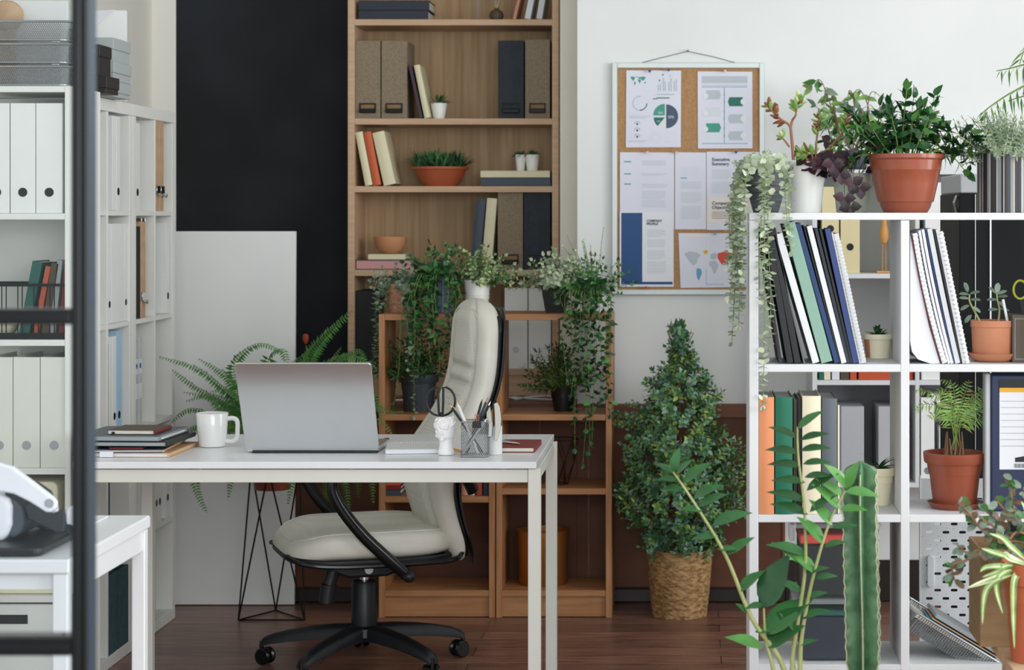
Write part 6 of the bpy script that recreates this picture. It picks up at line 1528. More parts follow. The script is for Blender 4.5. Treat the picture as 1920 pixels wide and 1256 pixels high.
# --- fern in a red-brown pot on the wire stand
c = V((X(511, 7.43), 7.43, .52)); t = T('potted_fern', 'large green fern in a red-brown pot, on the black wire stand behind the laptop', 'plant', (c.x, c.y, Z(919, 7.4)))
zb_ = Z(919, 7.4); m_ = MB().lathe([(0, zb_), (.06, zb_), (.074, .50), (.078, .524), (.098, .60), (.112, .68), (.118, .68), (.118, .70), (.108, .70), (.1, .66)], (c.x, c.y, 0), 40); m_.build('pot', 'plastic_brown', t)
MB().lathe([(0, .675), (.104, .67)], (c.x, c.y, 0), 28).build('soil', 'soil', t)
p = Pl(41); root = V((c.x, c.y, .685))
def frond(pts, wmax, mis=(0, 0, 1), wpow=.55, n=None, spread=.0, lw=.30, droop=.25, t0=.12, nrm=None, jit=.0, shape='l', stemr=(.0018, .0006), spc=.010):
    pts = bez(pts, 8); p.st(pts, *stemr); f, L = along(pts); s = L*t0; k = 0
    while s < L*.995:
        q, T_ = f(s); u = s/L; n_ = (V(nrm) if nrm else V((0, 0, 1))); 
        if abs(T_.dot(n_.normalized())) > .92: n_ = V((0, -1, .2))
        sd = T_.cross(n_).normalized(); up_ = sd.cross(T_)
        w_ = wmax*min(1, .35+1.9*u)*(1-u)**wpow*p.rg.uniform(.9, 1.1) + .004
        for sg in (-1, 1):
            d = sd*sg+T_*.30+V((0, 0, -droop))+rv(p.rg, .12+jit)
            p.L.leaf(q, d, up_, w_, max(.004, w_*lw), p.rg.choice(mis), .15, .25, 3, shape)
        s += spc
FR = [ # way points (px, py, depth) after the root
 [(440, 745, 7.35), (370, 690, 7.3), (297, 668, 7.28)], [(430, 760, 7.4), (360, 720, 7.36), (322, 692, 7.35)], [(430, 790, 7.3), (360, 765, 7.25), (318, 795, 7.22)],
 [(450, 740, 7.5), (420, 700, 7.5), (372, 672, 7.5)], [(450, 730, 7.3), (440, 680, 7.28), (480, 645, 7.3), (520, 655, 7.3), (532, 676, 7.3)], [(500, 740, 7.35), (505, 670, 7.33), (530, 655, 7.3), (540, 690, 7.28)],
 [(420, 800, 7.5), (360, 800, 7.5), (330, 840, 7.5)], [(470, 760, 7.2), (430, 730, 7.15), (392, 735, 7.12)], [(450, 810, 7.2), (420, 780, 7.15), (385, 800, 7.12)], [(430, 800, 7.2), (380, 860, 7.16), (366, 905, 7.16), (388, 962, 7.16)],
 [(470, 810, 7.15), (440, 850, 7.1), (428, 935, 7.1)], [(480, 790, 7.15), (450, 800, 7.1), (432, 860, 7.08)], [(540, 750, 7.4), (570, 690, 7.38), (600, 640, 7.36), (662, 580, 7.34)],
 [(550, 760, 7.3), (590, 700, 7.25), (650, 668, 7.2), (706, 690, 7.17)], [(560, 780, 7.4), (620, 690, 7.45), (672, 655, 7.45), (690, 690, 7.45)], [(560, 790, 7.3), (640, 720, 7.2), (700, 740, 7.12), (716, 790, 7.1)],
 [(570, 800, 7.25), (660, 740, 7.15), (720, 770, 7.1), (757, 772, 7.08)], [(570, 810, 7.2), (660, 780, 7.1), (715, 790, 7.06), (736, 815, 7.05)], [(560, 830, 7.2), (610, 820, 7.1), (640, 870, 7.06), (655, 962, 7.05)],
 [(560, 830, 7.25), (590, 840, 7.2), (612, 890, 7.17), (606, 960, 7.17)], [(570, 820, 7.2), (650, 800, 7.1), (690, 860, 7.08), (700, 945, 7.06)], [(540, 830, 7.2), (550, 850, 7.15), (548, 890, 7.13), (540, 945, 7.13)],
 [(560, 820, 7.5), (620, 800, 7.5), (664, 850, 7.5), (672, 935, 7.5)], [(520, 760, 7.55), (530, 700, 7.6), (575, 660, 7.62)], [(470, 780, 7.5), (400, 740, 7.5), (348, 752, 7.5)], [(560, 740, 7.5), (600, 700, 7.5), (640, 650, 7.5)],
 [(530, 760, 7.25), (560, 700, 7.2), (600, 690, 7.18), (628, 720, 7.16)], [(460, 780, 7.45), (410, 770, 7.42), (352, 815, 7.4)], [(440, 780, 7.3), (395, 745, 7.28), (345, 735, 7.26)], [(470, 770, 7.35), (430, 750, 7.3), (405, 790, 7.28)]]
for k, w_ in enumerate(FR):
    pts = [root+rv(p.rg, .03)*1.0] + [P(a, b_, y) for a, b_, y in w_]
    wid = .052 if k in (12, 13, 14) else .042
    frond(pts, wid, (0, 0, 1) if k not in (17, 21, 27) else (1, 1, 2), nrm=(0, -.75, .65) if k in (12, 13, 15, 16) else (0, -.45, .9), lw=.36, spc=.0098)
p.out(t, ('leaf_fern', 'leaf_mid', 'leaf_fern_light'), 'stem_green', 'fronds', 'frond_stalks')

# --- artificial shrub in a wicker basket
yS = 7.46; c = V((X(1274, yS), yS, 0)); t = T('potted_shrub', 'tall pyramid-shaped green shrub in a wicker basket by the brown panelling', 'plant', c)
hB = Z(1030, yS); m_ = MB()
def wk(a, z): return 1+.018*math.sin(a*26+math.floor(z/.0085)*PI)
pr = []; nz = 60
for i in range(nz+1):
    u = i/nz; z = hB*u; pr.append((.094+.016*math.sin(u*1.4)+.004*u+.0015*math.sin(i*PI), z+.0006))
m_.lathe([(0, .0006)] + pr + [(.104, hB), (.1, hB*.9)], c, 104, wob=wk).build('basket', 'wicker', t)
MB().tube([(c.x+.112*math.cos(a), c.y+.112*math.sin(a), hB+.001) for a in [2*PI*k/40 for k in range(40)]], .0045, 8, closed=True).build('basket_rim', 'wicker', t)
MB().lathe([(0, hB*.92), (.1, hB*.9)], c, 28).build('soil', 'soil', t)
p = Pl(51); rg = p.rg
p.st([c+V((0, 0, hB*.9)), c+V((.004, 0, .5)), c+V((.0, 0, .8)), P(1277, 640, yS)], .010, .002, 8)
env = [(606, 3), (640, 16), (670, 34), (700, 55), (740, 74), (780, 88), (820, 100), (860, 110), (900, 118), (940, 122), (970, 116), (1000, 96), (1030, 66)]
def hwid(py):
    for (a, wa), (b_, wb) in zip(env, env[1:]):
        if py <= b_: return wa+(wb-wa)*(py-a)/(b_-a)
    return env[-1][1]
for i in range(680):
    py = 606+(1032-606)*(rg.random()**.72); w_ = hwid(py)*(1+.16*math.sin(py*.061+1)) ; a = rg.uniform(0, 2*PI); rr = w_*math.sqrt(rg.uniform(.25, 1))*.001865
    y_lim = min(rr*abs(math.sin(a)), .22)
    q = V((c.x+rr*math.cos(a), c.y+math.copysign(y_lim, math.sin(a)), Z(py, yS)))
    if q.y > 7.66: q.y = 7.66
    od = V((math.cos(a), math.sin(a), rg.uniform(.1, 1.1))).normalized(); b0 = q-od*.06
    if rg.random() < .3: p.st([V((c.x, c.y, max(q.z-.12, hB*.95))), b0], .0022, .0012, 4)
    pts = [b0, b0+od*.03, q+V((0, 0, .006))]; p.st(pts, .0012, .0007, 4)
    leaves(p.L, pts, .006, .0105, .027, .0115, rg, (0, 0, 0, 1, 1, 2) if rg.random() > .15 else (2, 0), ang=52, taper=.2, seg=3)
for k in range(9):     # loose twigs at the crown
    q = P(1277+rg.uniform(-14, 14), 690, yS+rg.uniform(-.02, .02)); pts = stem(q, V((rg.uniform(-.22, .22), rg.uniform(-.2, .2), 1)), rg.uniform(.07, .15), 5, 0, .08, rg); p.st(pts, .0013, .0007, 4); leaves(p.L, pts, .01, .012, .020, .010, rg, (0, 1), ang=50)
for px, py, k in ((1160, 790, 0), (1390, 850, 1), (1165, 950, 2), (1395, 960, 3), (1170, 930, 4), (1180, 770, 5), (1392, 900, 6), (1185, 975, 7), (1180, 860, 8), (1385, 880, 9), (1165, 905, 10), (1390, 930, 11)):   # side sprays
    for j in range(7):
        q0 = P(1275+(px-1275)*.45, py+30+rg.uniform(-18, 18), yS-.02+rg.uniform(-.06, .06)); q1 = P(px+rg.uniform(-10, 10), py+rg.uniform(-22, 22), yS+rg.uniform(-.08, .06))
        pts = bez([q0, (q0+q1)/2+V((0, 0, .01)), q1], 4); p.st(pts, .0016, .0007, 4); leaves(p.L, pts, .02, .0115, .021, .011, rg, (0, 0, 1, 2), ang=52)
p.out(t, ('leaf_shrub', 'leaf_shrub_blue', 'leaf_shrub_lime'), 'stem_brown')

# --- along the top of the near shelving
zT = RZ[0]; Ya = 5.12
c = V((X(1436, Ya), Ya, zT)); t = T('potted_plant', 'string-like eucalyptus trailing from a dark charcoal pot at the left end of the shelving top', 'plant', c)
hP = Z(313, Ya-.05)-zT; top = pot(t, c, .061, .031, hP, 'pot_charcoal', level=.92); p = Pl(61)
bushy(p, top, .045, 46, .042, (10, 80), .5, .018, .010, .010, (0, 1, 1), ang=60, droop=.1, shape='r', s0=.1)
for px0, y0_, px1, y1 in ((1386, 330, 1372, 640), (1392, 340, 1385, 610), (1378, 360, 1368, 560), (1400, 330, 1392, 520), (1383, 345, 1378, 520), (1434, 330, 1430, 760), (1440, 340, 1443, 650), (1430, 345, 1425, 560), (1470, 330, 1478, 430), (1478, 330, 1482, 470), (1390, 345, 1375, 600), (1380, 350, 1390, 570), (1372, 380, 1364, 500)):
    yy = Ya-.075-.045 - p.rg.uniform(0, .012) if px0 > 1395 else Ya-.01-p.rg.uniform(0, .08)
    if px0 > 1395: yy = min(yy, 4.975)
    path = [top, P((1436+px0)/2, 300, (Ya+yy)/2), P(px0, y0_, yy), P(px0+(px1-px0)*.4+p.rg.uniform(-3, 3), y0_+(y1-y0_)*.35, yy), P(px0+(px1-px0)*.7+p.rg.uniform(-4, 4), y0_+(y1-y0_)*.7, yy), P(px1, y1, yy)]
    trail(p, top, 0, 0, 0, .0215, .0155, .0135 if px0 > 1395 else .0105, (0, 1, 1) if px0 > 1395 else (0, 0, 1), path=path, ang=78, shape='r', taper=.35, fold=.08, curl=.1)
p.out(t, ('leaf_euca', 'leaf_euca_pale'), 'stem_green')
c = V((X(1512, Ya+.06), Ya+.06, zT)); t = T('potted_jade_plant', 'jade plant with reddish leaf tips in a white pot on the shelving top', 'plant', c)
top = pot(t, c, .049, .036, Z(303, Ya)-zT, 'pot_white', 'lip', level=.95); p = Pl(62)
def fat(q, d, L, W, mi):    # a thick succulent leaf
    d = V(d).normalized(); m4 = d.to_track_quat('Z', 'Y').to_matrix().to_4x4()
    p.L.ball((0, 0, 0), 1, 8, 6, mi) if False else None
    mb = MB().ball((0, 0, .5), .5, 9, 6, mi, (W/L, W/L*.5, 1), lambda u: 1-.25*max(0, -u.z)**2)
    p.L.add([V(v)*L for v in mb.v], mb.f, mi, True, Matrix.Translation(q) @ m4)
def jade(pts, r0, r1, n, L, red, tipn=6):
    L *= 1.35; n = int(n*1.1)
    pts = bez(pts, 5); p.st(pts, r0, r1, 8); f, Ls = along(pts)
    for i in range(n):
        s = Ls*(1-.42*(i/n)**1.2); q, T_ = f(s); a = p.rg.uniform(0, 6.3); u = V((0, -1, 0)) if abs(T_.y) < .8 else V((1, 0, 0)); u = (u-T_*u.dot(T_)).normalized(); w = T_.cross(u)
        d = T_*p.rg.uniform(.3, 1.0)+(u*math.cos(a)+w*math.sin(a)); fat(q, d, L*p.rg.uniform(.7, 1.1), L*.45, 1 if p.rg.random() < red else (0 if p.rg.random() < .8 else 2))
J = P(1487, 296, Ya); yj = Ya
jade([P(1488, 300, yj), P(1484, 255, yj), P(1480, 235, yj), P(1462, 222, yj), P(1440, 200, yj)], .0042, .002, 15, .020, .6)
jade([P(1482, 240, yj), P(1486, 225, yj), P(1492, 215, yj-.01), P(1496, 188, yj)], .0034, .002, 22, .019, .15)
jade([P(1480, 275, yj), P(1470, 262, yj-.01), P(1464, 256, yj-.01)], .0025, .002, 5, .019, .5)
for pts_, rr in (([(1530, 305), (1530, 275), (1534, 240), (1535, 222)], .5), ([(1515, 302), (1508, 292), (1500, 290)], .1), ([(1540, 300), (1560, 272), (1582, 245), (1590, 210)], .3), ([(1525, 305), (1522, 290), (1514, 286)], .1), ([(1532, 300), (1540, 285), (1555, 285)], .2)):
    jade([P(a, b_, yj+.01) for a, b_ in pts_], .0032, .002, 17, .020, rr)
p.out(t, ('leaf_jade', 'leaf_jade_red', 'leaf_lime'), 'stem_red', 'foliage', 'branches')
c = V((X(1598, Ya+.08), Ya+.08, zT)); t = T('potted_plant', 'dark purple-leaved plant in a grey-green pot behind the big clay-coloured pot', 'plant', c)
top = pot(t, c, .048, .039, Z(325, Ya+.08)-zT, 'pot_grey_green', level=.92); p = Pl(63)
for i in range(22):
    a = p.rg.uniform(-PI*1.15, .15) if i % 4 else p.rg.uniform(0, 6.3); d = V((math.cos(a)*.8-.25, min(math.sin(a)*.5, .5)-.25, p.rg.uniform(.3, 1.1))); l = p.rg.uniform(.06, .13)
    pts = stem(top+V((d.x, d.y, 0))*.03, d, l, 6, p.rg.uniform(.8, 2.6), .05, p.rg); p.st(pts, .001, .0006, 4)
    q = pts[-1]; a0 = p.rg.uniform(0, 6)
    for k in range(3): a1 = a0+k*2.09; dd = V((math.cos(a1), -.25+.4*math.sin(a1), math.sin(a1)*.8-.35)); p.L.leaf(q, dd, V((0, -.8, .6)), .025, .026, p.rg.choice((0, 0, 1)), .3, .2, 3, 'o')
for px, py in ((1575, 325), (1600, 345), (1562, 305), (1583, 372), (1594, 388), (1612, 352)):
    q = P(px, py, 5.03 if px > 1560 else 5.0); p.st(bez([top, V((q.x, 5.08, zT+.13)), q+V((0, 0, .03)), q], 4), .001, .0006, 4)
    for k in range(3): a1 = p.rg.uniform(0, 1)+k*2.09; p.L.leaf(q, V((math.cos(a1), -.2, math.sin(a1)*.9-.3)), V((0, -1, .3)), .028, .027, p.rg.choice((0, 0, 1)), .3, .2, 3, 'o')
p.out(t, ('leaf_purple', 'leaf_purple_light'), 'leaf_purple_light')
# big clay-coloured plastic pot
c = V((X(1698, Ya), Ya, zT)); hC = Z(288, Ya-.06)-zT; t = T('potted_plant', 'glossy dark-green leafy plant in the big clay-coloured plastic pot', 'plant', c)
MB().lathe([(0, .0006), (.052, .0006), (.060, hC*.10), (.063, hC*.18), (.067, hC*.19), (.077, hC*.5), (.083, hC*.72), (.0845, hC*.73), (.088, hC*.90), (.094, hC*.93), (.095, hC), (.089, hC), (.085, hC*.9)], c, 56).build('pot', 'plastic_terracotta', t)
MB().lathe([(0, hC*.92), (.085, hC*.9)], c, 28).build('soil', 'soil', t); p = Pl(64); top = c+V((0, 0, hC*.92))
for i in range(44):
    d = fan(p.rg, 0, 62); d.y *= .5; l = p.rg.uniform(.07, .15); q = top+V((d.x*.08, d.y*.08, 0)); pts = stem(q, d, l, 6, .15, .08, p.rg); p.st(pts, .0017, .0009); leaves(p.L, pts, l*.3, .022, .047, .017, p.rg, (0, 0, 1), ang=58, droop=.1, seg=4, mode='opp', curl=.35)
for pts_ in ([(1690, 290), (1694, 230), (1698, 190), (1700, 170)], [(1735, 290), (1742, 230), (1748, 200), (1752, 180)], [(1655, 290), (1652, 240), (1650, 200)], [(1740, 290), (1780, 265), (1810, 250), (1822, 262)], [(1745, 285), (1790, 280), (1825, 285), (1820, 308)], [(1650, 295), (1620, 275), (1600, 262)], [(1640, 292), (1615, 290), (1598, 300)], [(1745, 290), (1785, 295), (1805, 315), (1812, 322)], [(1740, 288), (1775, 250), (1795, 238), (1820, 245)], [(1720, 285), (1725, 240), (1722, 205)]):
    pts = bez([P(a, b_, Ya-.03) for a, b_ in pts_], 5); p.st(pts, .0018, .0009); leaves(p.L, pts, .03, .021, .047, .019, p.rg, (0, 0, 1), ang=55, droop=.08, seg=4, curl=.35)
p.out(t, ('leaf_zz_dark', 'leaf_mid'), 'stem_green')
# striped pot
c = V((X(1892, Ya), Ya, zT)); hS = Z(287, Ya-.06)-zT; t = T('potted_plant', 'fine grey-green bushy plant in a dark striped pot near the right picture edge', 'plant', c)
m_ = MB(); n = 256; rS = .0765; st_ = [(0, 'd')]; ms = ['pot_stripe_dark', 'pot_stripe_grey', 'pot_stripe_cream']
pat = [2]+[0]*9+[2]+[1]*5+[0]*3+[2]+[0]*8+[1]*4
for k in range(n):
    a0, a1 = 2*PI*k/n, 2*PI*(k+1)/n; mi = pat[k % 32]
    vs = [(c.x+rS*math.cos(a), c.y+rS*math.sin(a), zT+z) for z in (.0006, hS) for a in (a0, a1)]; m_.add([vs[0], vs[1], vs[3], vs[2]], [(0, 1, 2, 3)], mi, True)
m_.lathe([(rS, hS), (rS-.003, hS), (rS-.004, hS*.8)], c, 48, 0).build('pot', ms, t)
MB().lathe([(0, hS*.93), (rS-.004, hS*.92)], c, 28).build('soil', 'soil', t); p = Pl(65)
bushy(p, c+V((0, 0, hS*.93)), .065, 150, .115, (0, 75), .25, .019, .0042, .0075, (0, 1, 1, 2), ang=62, shape='l', s0=.15, seg=3, droop=.1, wob=.16)
p.out(t, ('leaf_greygreen', 'leaf_sage', 'leaf_euca'), 'leaf_sage')
# palm fronds reaching in from a tall palm behind the cabinet
c = V((X(2010, 5.60), 5.60, 0)); t = T('palm', 'tall palm with drooping fronds reaching in at the upper right corner', 'plant', c)
top = pot(t, c, .12, .09, .26, 'pot_grey_green'); p = Pl(66)
for pts_ in ([(1985, 120), (1930, 120), (1895, 128), (1868, 133)], [(1985, 200), (1940, 160), (1900, 172), (1850, 205), (1836, 222)], [(1990, 230), (1960, 190), (1925, 180), (1890, 190)], [(2030, 150), (2080, 110), (2120, 130), (2140, 190)], [(2000, 60), (1960, 70), (1925, 88), (1912, 120)]):
    frond([top, V((c.x+.03*math.sin(pts_[0][0]), c.y+.02*math.cos(pts_[0][1]), 1.2))] + [P(a, b_, 5.55) for a, b_ in pts_], .10, (0, 0, 1), lw=.13, droop=.75, t0=.79, nrm=(0, -.6, 1), spc=.020, wpow=.2, shape='l', stemr=(.005, .0012))
p.out(t, ('leaf_mid', 'leaf_palm'), 'stem_green', 'fronds', 'frond_stalks')
# ficus standing behind the shelving
yF = 7.5; c = V((X(1600, yF), yF, GZ[0])); t = T('potted_ficus', 'small ficus standing on the wall shelving, pale green leaves above the jade plant', 'plant', c)
top = pot(t, c, .055, .045, .07, 'pot_slate'); p = Pl(67)
for pts_ in ([(1590, 280), (1575, 250), (1555, 190), (1538, 150), (1522, 160)], [(1590, 340), (1570, 230), (1560, 180), (1548, 165), (1545, 200)], [(1595, 340), (1600, 250), (1602, 190), (1592, 170), (1588, 215)], [(1600, 340), (1620, 240), (1632, 175), (1650, 180)], [(1590, 350), (1560, 260), (1545, 215), (1530, 200)], [(1600, 340), (1630, 220), (1612, 168), (1590, 190)], [(1595, 345), (1585, 260), (1560, 210), (1568, 240)], [(1600, 330), (1620, 230), (1610, 200), (1618, 235)], [(1600, 340), (1640, 240), (1655, 200), (1640, 210)]):
    pts = bez([top] + [P(a, b_, yF+.04*math.sin(a)) for a, b_ in pts_[1:]], 5); p.st(pts, .003, .001); leaves(p.L, pts, .08, .026, .068, .022, p.rg, (0, 1, 1, 2), mode='alt', ang=60, droop=.8, seg=4)
p.out(t, ('leaf_mid', 'leaf_light', 'leaf_greygreen'), 'stem_brown', 'foliage', 'trunk')

# --- inside the near shelving
c = V((X(1861, 5.1), 5.1, RZ[1])); t = T('potted_succulent', 'terracotta pot and saucer with two thick-leaved seedlings in the upper right cube', 'plant', c)
MB().lathe([(0, .0006), (.040, .0006), (.052, .008), (.059, .020), (.0565, .0205), (.049, .011), (0, .006)], c, 44).build('saucer', 'terracotta_pale', t)
c2 = c+V((0, 0, .0075)); hT = Z(602, 5.05)-RZ[1]-.0075
MB().lathe([(0, 0), (.046, 0), (.0475, .002), (.0505, hT*.82), (.0525, hT*.835), (.0525, hT), (.049, hT), (.048, hT*.85)], c2, 44).build('pot', 'terracotta_pale', t)
MB().lathe([(0, hT*.92), (.048, hT*.9)], c2, 24).build('soil', 'soil', t); p = Pl(71)
for pts_, lv in (([(1838, 604), (1828, 585), (1818, 565), (1818, 552)], ((1818, 572, -1, -.4), (1822, 575, 1, -.5), (1818, 560, -1, .2), (1819, 562, 1, .1), (1818, 552, -.9, .15), (1818, 551, 1, .35), (1815, 548, -.3, 1), (1822, 590, -.8, -.8))), ([(1872, 604), (1874, 580), (1870, 562), (1869, 550)], ((1872, 580, -1, .05), (1873, 578, 1, -.1), (1871, 565, 1, -.7), (1870, 562, -1, .1), (1869, 552, 1, .5), (1869, 551, -.8, .8), (1869, 550, .1, 1), (1870, 557, .9, .2)))):
    pts = bez([P(a, b_, 5.1) for a, b_ in pts_], 5); p.st(pts, .0026, .0018, 8)
    for a, b_, dx, dz_ in lv: p.L.leaf(P(a, b_, 5.1), V((dx, -.15, dz_)), V((0, -.55, 1)), .026, .014, p.rg.choice((0, 0, 1)), .12, .15, 5, 'r')
p.out(t, ('leaf_crassula', 'leaf_greygreen'), 'stem_pale')
c = V((X(1646, 5.22), 5.22, RZ[1])); t = T('potted_succulent', 'small green succulent in a cream pot with clay-coloured side, back of the upper left cube', 'plant', c)
top = pot(t, c, .036, .029, Z(627, 5.2)-RZ[1], 'pot_cream', 'rim', level=.95)
hq = Z(627, 5.2)-RZ[1]; MB().grid(lambda u, v: V((c.x+(.0294+.0049*v*.99)*math.cos(R(165+62*u)), c.y+(.0294+.0049*v*.99)*math.sin(R(165+62*u)), c.z+.002+hq*.74*v)), 14, 4).build('clay_stain', 'terracotta_pale', t)
tuft(t, top, 40, .026, .009, ('leaf_mid', 'leaf_dark'), (0, 85), 72, 4, r=.008)
c = V((X(1650, 5.17), 5.17, RZ[2])); t = T('potted_aloe', 'dark arching aloe in a tall cream pot, middle left cube', 'plant', c)
top = pot(t, c, .036, .023, Z(879, 5.14)-RZ[2], 'pot_cream', 'rim', level=.93); p = Pl(73)
for dx, dy, dz_, l in ((-1, -.1, 1.2, .055), (-.5, -.2, 1.3, .06), (.7, -.1, 1.1, .065), (1, .1, .8, .05), (.2, -.3, 1.4, .045), (1.1, -.2, .5, .045), (-.9, .3, .9, .05), (.5, .4, 1.2, .05)): p.L.leaf(top, V((dx, dy, dz_)), V((-dx*.5, 0, 1)), l, .014, p.rg.randrange(2), .4, .55, 6, 'l')
p.out(t, ('leaf_dark', 'leaf_zz_dark'), 'stem_green')
# palm in a brown plastic pot
c = V((X(1790, 5.12), 5.12, RZ[2])); t = T('potted_palm', 'small feathery palm in a red-brown plastic pot with saucer, middle right cube', 'plant', c)
MB().lathe([(0, .0006), (.055, .0006), (.066, .014), (.0675, .0155), (.0645, .0155), (.054, .004), (0, .004)], c, 44).build('saucer', 'plastic_brown', t)
c2 = c+V((0, 0, .0045)); h = Z(853, 5.05)-RZ[2]-.0045
MB().lathe([(0, 0), (.050, 0), (.0515, .003), (.0635, h*.80), (.0715, h*.805), (.0735, h*.83), (.0755, h), (.0725, h), (.067, h*.8), (.062, h*.6)], c2, 52).build('pot', 'plastic_brown', t)
MB().lathe([(0, h*.90), (.066, h*.87)], c2, 28).build('soil', 'gravel', t); p = Pl(74); top = c2+V((0, 0, h*.88))
for i in range(15): q = top+V((p.rg.uniform(-.022, .028), p.rg.uniform(-.015, .015), 0)); p.st([q, q+V((p.rg.uniform(-.006, .006), 0, p.rg.uniform(.03, .065)))], .0036, .0016, 6)
S2 = p.S; p.S = MB()
for pts_ in ([(1783, 790), (1770, 765), (1735, 758), (1712, 772)], [(1784, 790), (1775, 750), (1740, 735), (1715, 732)], [(1788, 790), (1790, 750), (1785, 720), (1765, 712)], [(1795, 790), (1805, 750), (1815, 720), (1816, 712)], [(1800, 790), (1820, 755), (1850, 735), (1878, 732)], [(1800, 795), (1825, 775), (1855, 755), (1866, 752)], [(1800, 800), (1825, 790), (1840, 785), (1856, 795)], [(1790, 790), (1780, 745), (1768, 730), (1752, 740)], [(1795, 790), (1810, 765), (1835, 755), (1852, 772)], [(1785, 795), (1765, 780), (1750, 775), (1742, 785)], [(1800, 790), (1830, 745), (1850, 725), (1866, 728)]):
    frond([top+V((p.rg.uniform(-.02, .02), 0, .02))] + [P(a, b_, 5.1) for a, b_ in pts_], .040, (0, 0, 1, 2), lw=.12, droop=.1, t0=.42, nrm=(0, -.6, .8), spc=.0074, jit=.12, stemr=(.0013, .0006))
S2.build('dry_leaf_bases', 'stem_brown', t); p.out(t, ('leaf_palm', 'leaf_light', 'leaf_palm_dry'), 'stem_green', 'fronds', 'frond_stalks')

# --- foreground plants in front of the shelving (pots stand below the picture)
yZ = 4.45; c = V((X(1500, yZ), yZ, 0)); t = T('potted_zz_plant', 'glossy plant with feather-like stems in front of the left cubes', 'plant', c)
top = pot(t, c, .088, .07, .28, 'pot_slate'); p = Pl(81)
def zz(path, r0, lv, L, W, y=yZ):
    pts = bez([V((X(path[0][0], y)*.35+c.x*.65, y, .26))] + [P(a, b_, y+ (path[k][2] if len(path[k]) > 2 else 0)) for k, (a, b_, *_) in enumerate(path)], 6); p.st(pts, r0, .0018, 8)
    for a, b_, dx, dz_, s, mi in lv: p.L.leaf(P(a, b_, y), V((dx, -.25+.1*math.sin(a), dz_)), V((0, -.55, .9)), L*s, W*s, mi, .22, .28, 6, 'o')
zz([(1470, 1256), (1410, 1160), (1360, 1040), (1300, 940), (1262, 885)], .0065, [(1262, 888, -.5, .5, .9, 1), (1262, 885, .15, 1, 1.0, 0), (1268, 890, .6, .9, .9, 0), (1272, 900, -1, .25, .85, 1), (1282, 905, .9, 1, 1.3, 0), (1285, 920, -1, .3, .95, 1), (1300, 935, .9, .7, 1.3, 0), (1318, 958, -1, .35, .9, 0), (1310, 950, 1, .75, 1.2, 0),
   (1335, 985, 1, .6, 1.6, 0), (1345, 1005, -1, .1, 1.0, 0), (1365, 1040, 1, 1, 1.2, 0), (1345, 1030, 1, .25, .8, 0), (1385, 1110, .8, 1, 1.3, 0), (1400, 1150, -.6, .9, .6, 0), (1430, 1215, -1.2, .7, 1.5, 2), (1415, 1185, 1, .3, .8, 0)], .054, .024)
zz([(1485, 1256), (1497, 1160), (1510, 1060), (1508, 950), (1497, 860), (1495, 800)], .0055, [(1495, 805, .8, .9, 1.25, 0), (1495, 822, -1, .7, 1.2, 1), (1500, 825, 1, .5, 1.15, 1), (1500, 845, 1, .35, 1.2, 1), (1498, 850, -1, .35, 1.3, 1), (1505, 870, 1, .3, 1.1, 1), (1503, 875, -1, .3, 1.3, 1), (1508, 895, 1, .3, 1.1, 1), (1510, 905, -1, .3, 1.3, 1), (1510, 940, -1, .5, 1.5, 1),
   (1512, 920, 1, .9, 1.4, 1), (1515, 965, -1, .55, 1.5, 1), (1518, 960, 1, 1, 1.2, 0), (1512, 1040, -1, .55, 1.6, 0), (1508, 1060, -.9, 1.0, 1.5, 2), (1508, 1075, 1, .5, 1.0, 0), (1505, 1110, -1, .7, 1.2, 0), (1500, 1160, 1, .6, 1.2, 0), (1498, 1190, -.6, 1, 1.1, 0), (1496, 1210, .9, .5, .8, 0)], .054, .021)
zz([(1500, 1256), (1505, 1180), (1525, 1080), (1555, 980), (1585, 920)], .0060, [(1588, 915, .25, 1, 1.35, 2), (1588, 915, -.6, 1, 1.5, 2), (1585, 922, 1.2, .1, 1.5, 2), (1580, 930, -1, 1, 1.4, 2), (1576, 955, -.8, 1.1, 1.7, 2), (1575, 955, 1.1, .25, 1.2, 2), (1560, 985, -.6, 1, 1.5, 2), (1560, 990, 1.2, .4, 1.1, 0), (1545, 1020, -.7, 1.1, 1.7, 2), (1545, 1025, 1, .5, 1.0, 0), (1530, 1075, -.9, 1.1, 1.6, 2), (1528, 1085, 1, .35, 1.0, 0), (1515, 1120, 1, .5, .9, 0)], .047, .0215)
zz([(1450, 1256), (1436, 1200), (1432, 1140)], .0055, [(1432, 1140, .35, 1.2, 1.9, 1), (1434, 1190, .8, .9, 1.9, 0), (1432, 1135, -1, .1, .6, 0), (1436, 1200, .7, 1, 1.6, 1), (1438, 1215, .9, .9, 1.4, 0)], .065, .036)
p.st([V((c.x+.02, yZ, .28)), P(1484, 1210, yZ)], .0015, .0015, 6)
p.out(t, ('leaf_zz', 'leaf_zz_dark', 'leaf_zz_light'), 'stem_pale')
yK = 4.55; c = V((X(1617, yK), yK, 0)); t = T('potted_cactus', 'tall columnar ribbed cactus standing in front of the shelving', 'cactus', c)
pot(t, c, .07, .058, .22, 'terracotta')
m_ = MB(); nv = 46; nu = 6*10
ribs = [R(-95), R(-42), R(25), R(85), R(145), R(205)]
def rad(a, v):
    dmin = min(abs((a-b_+PI) % (2*PI)-PI) for b_ in ribs); k = max(0, 1-dmin/R(27)); return (.38+.62*k**1.25)
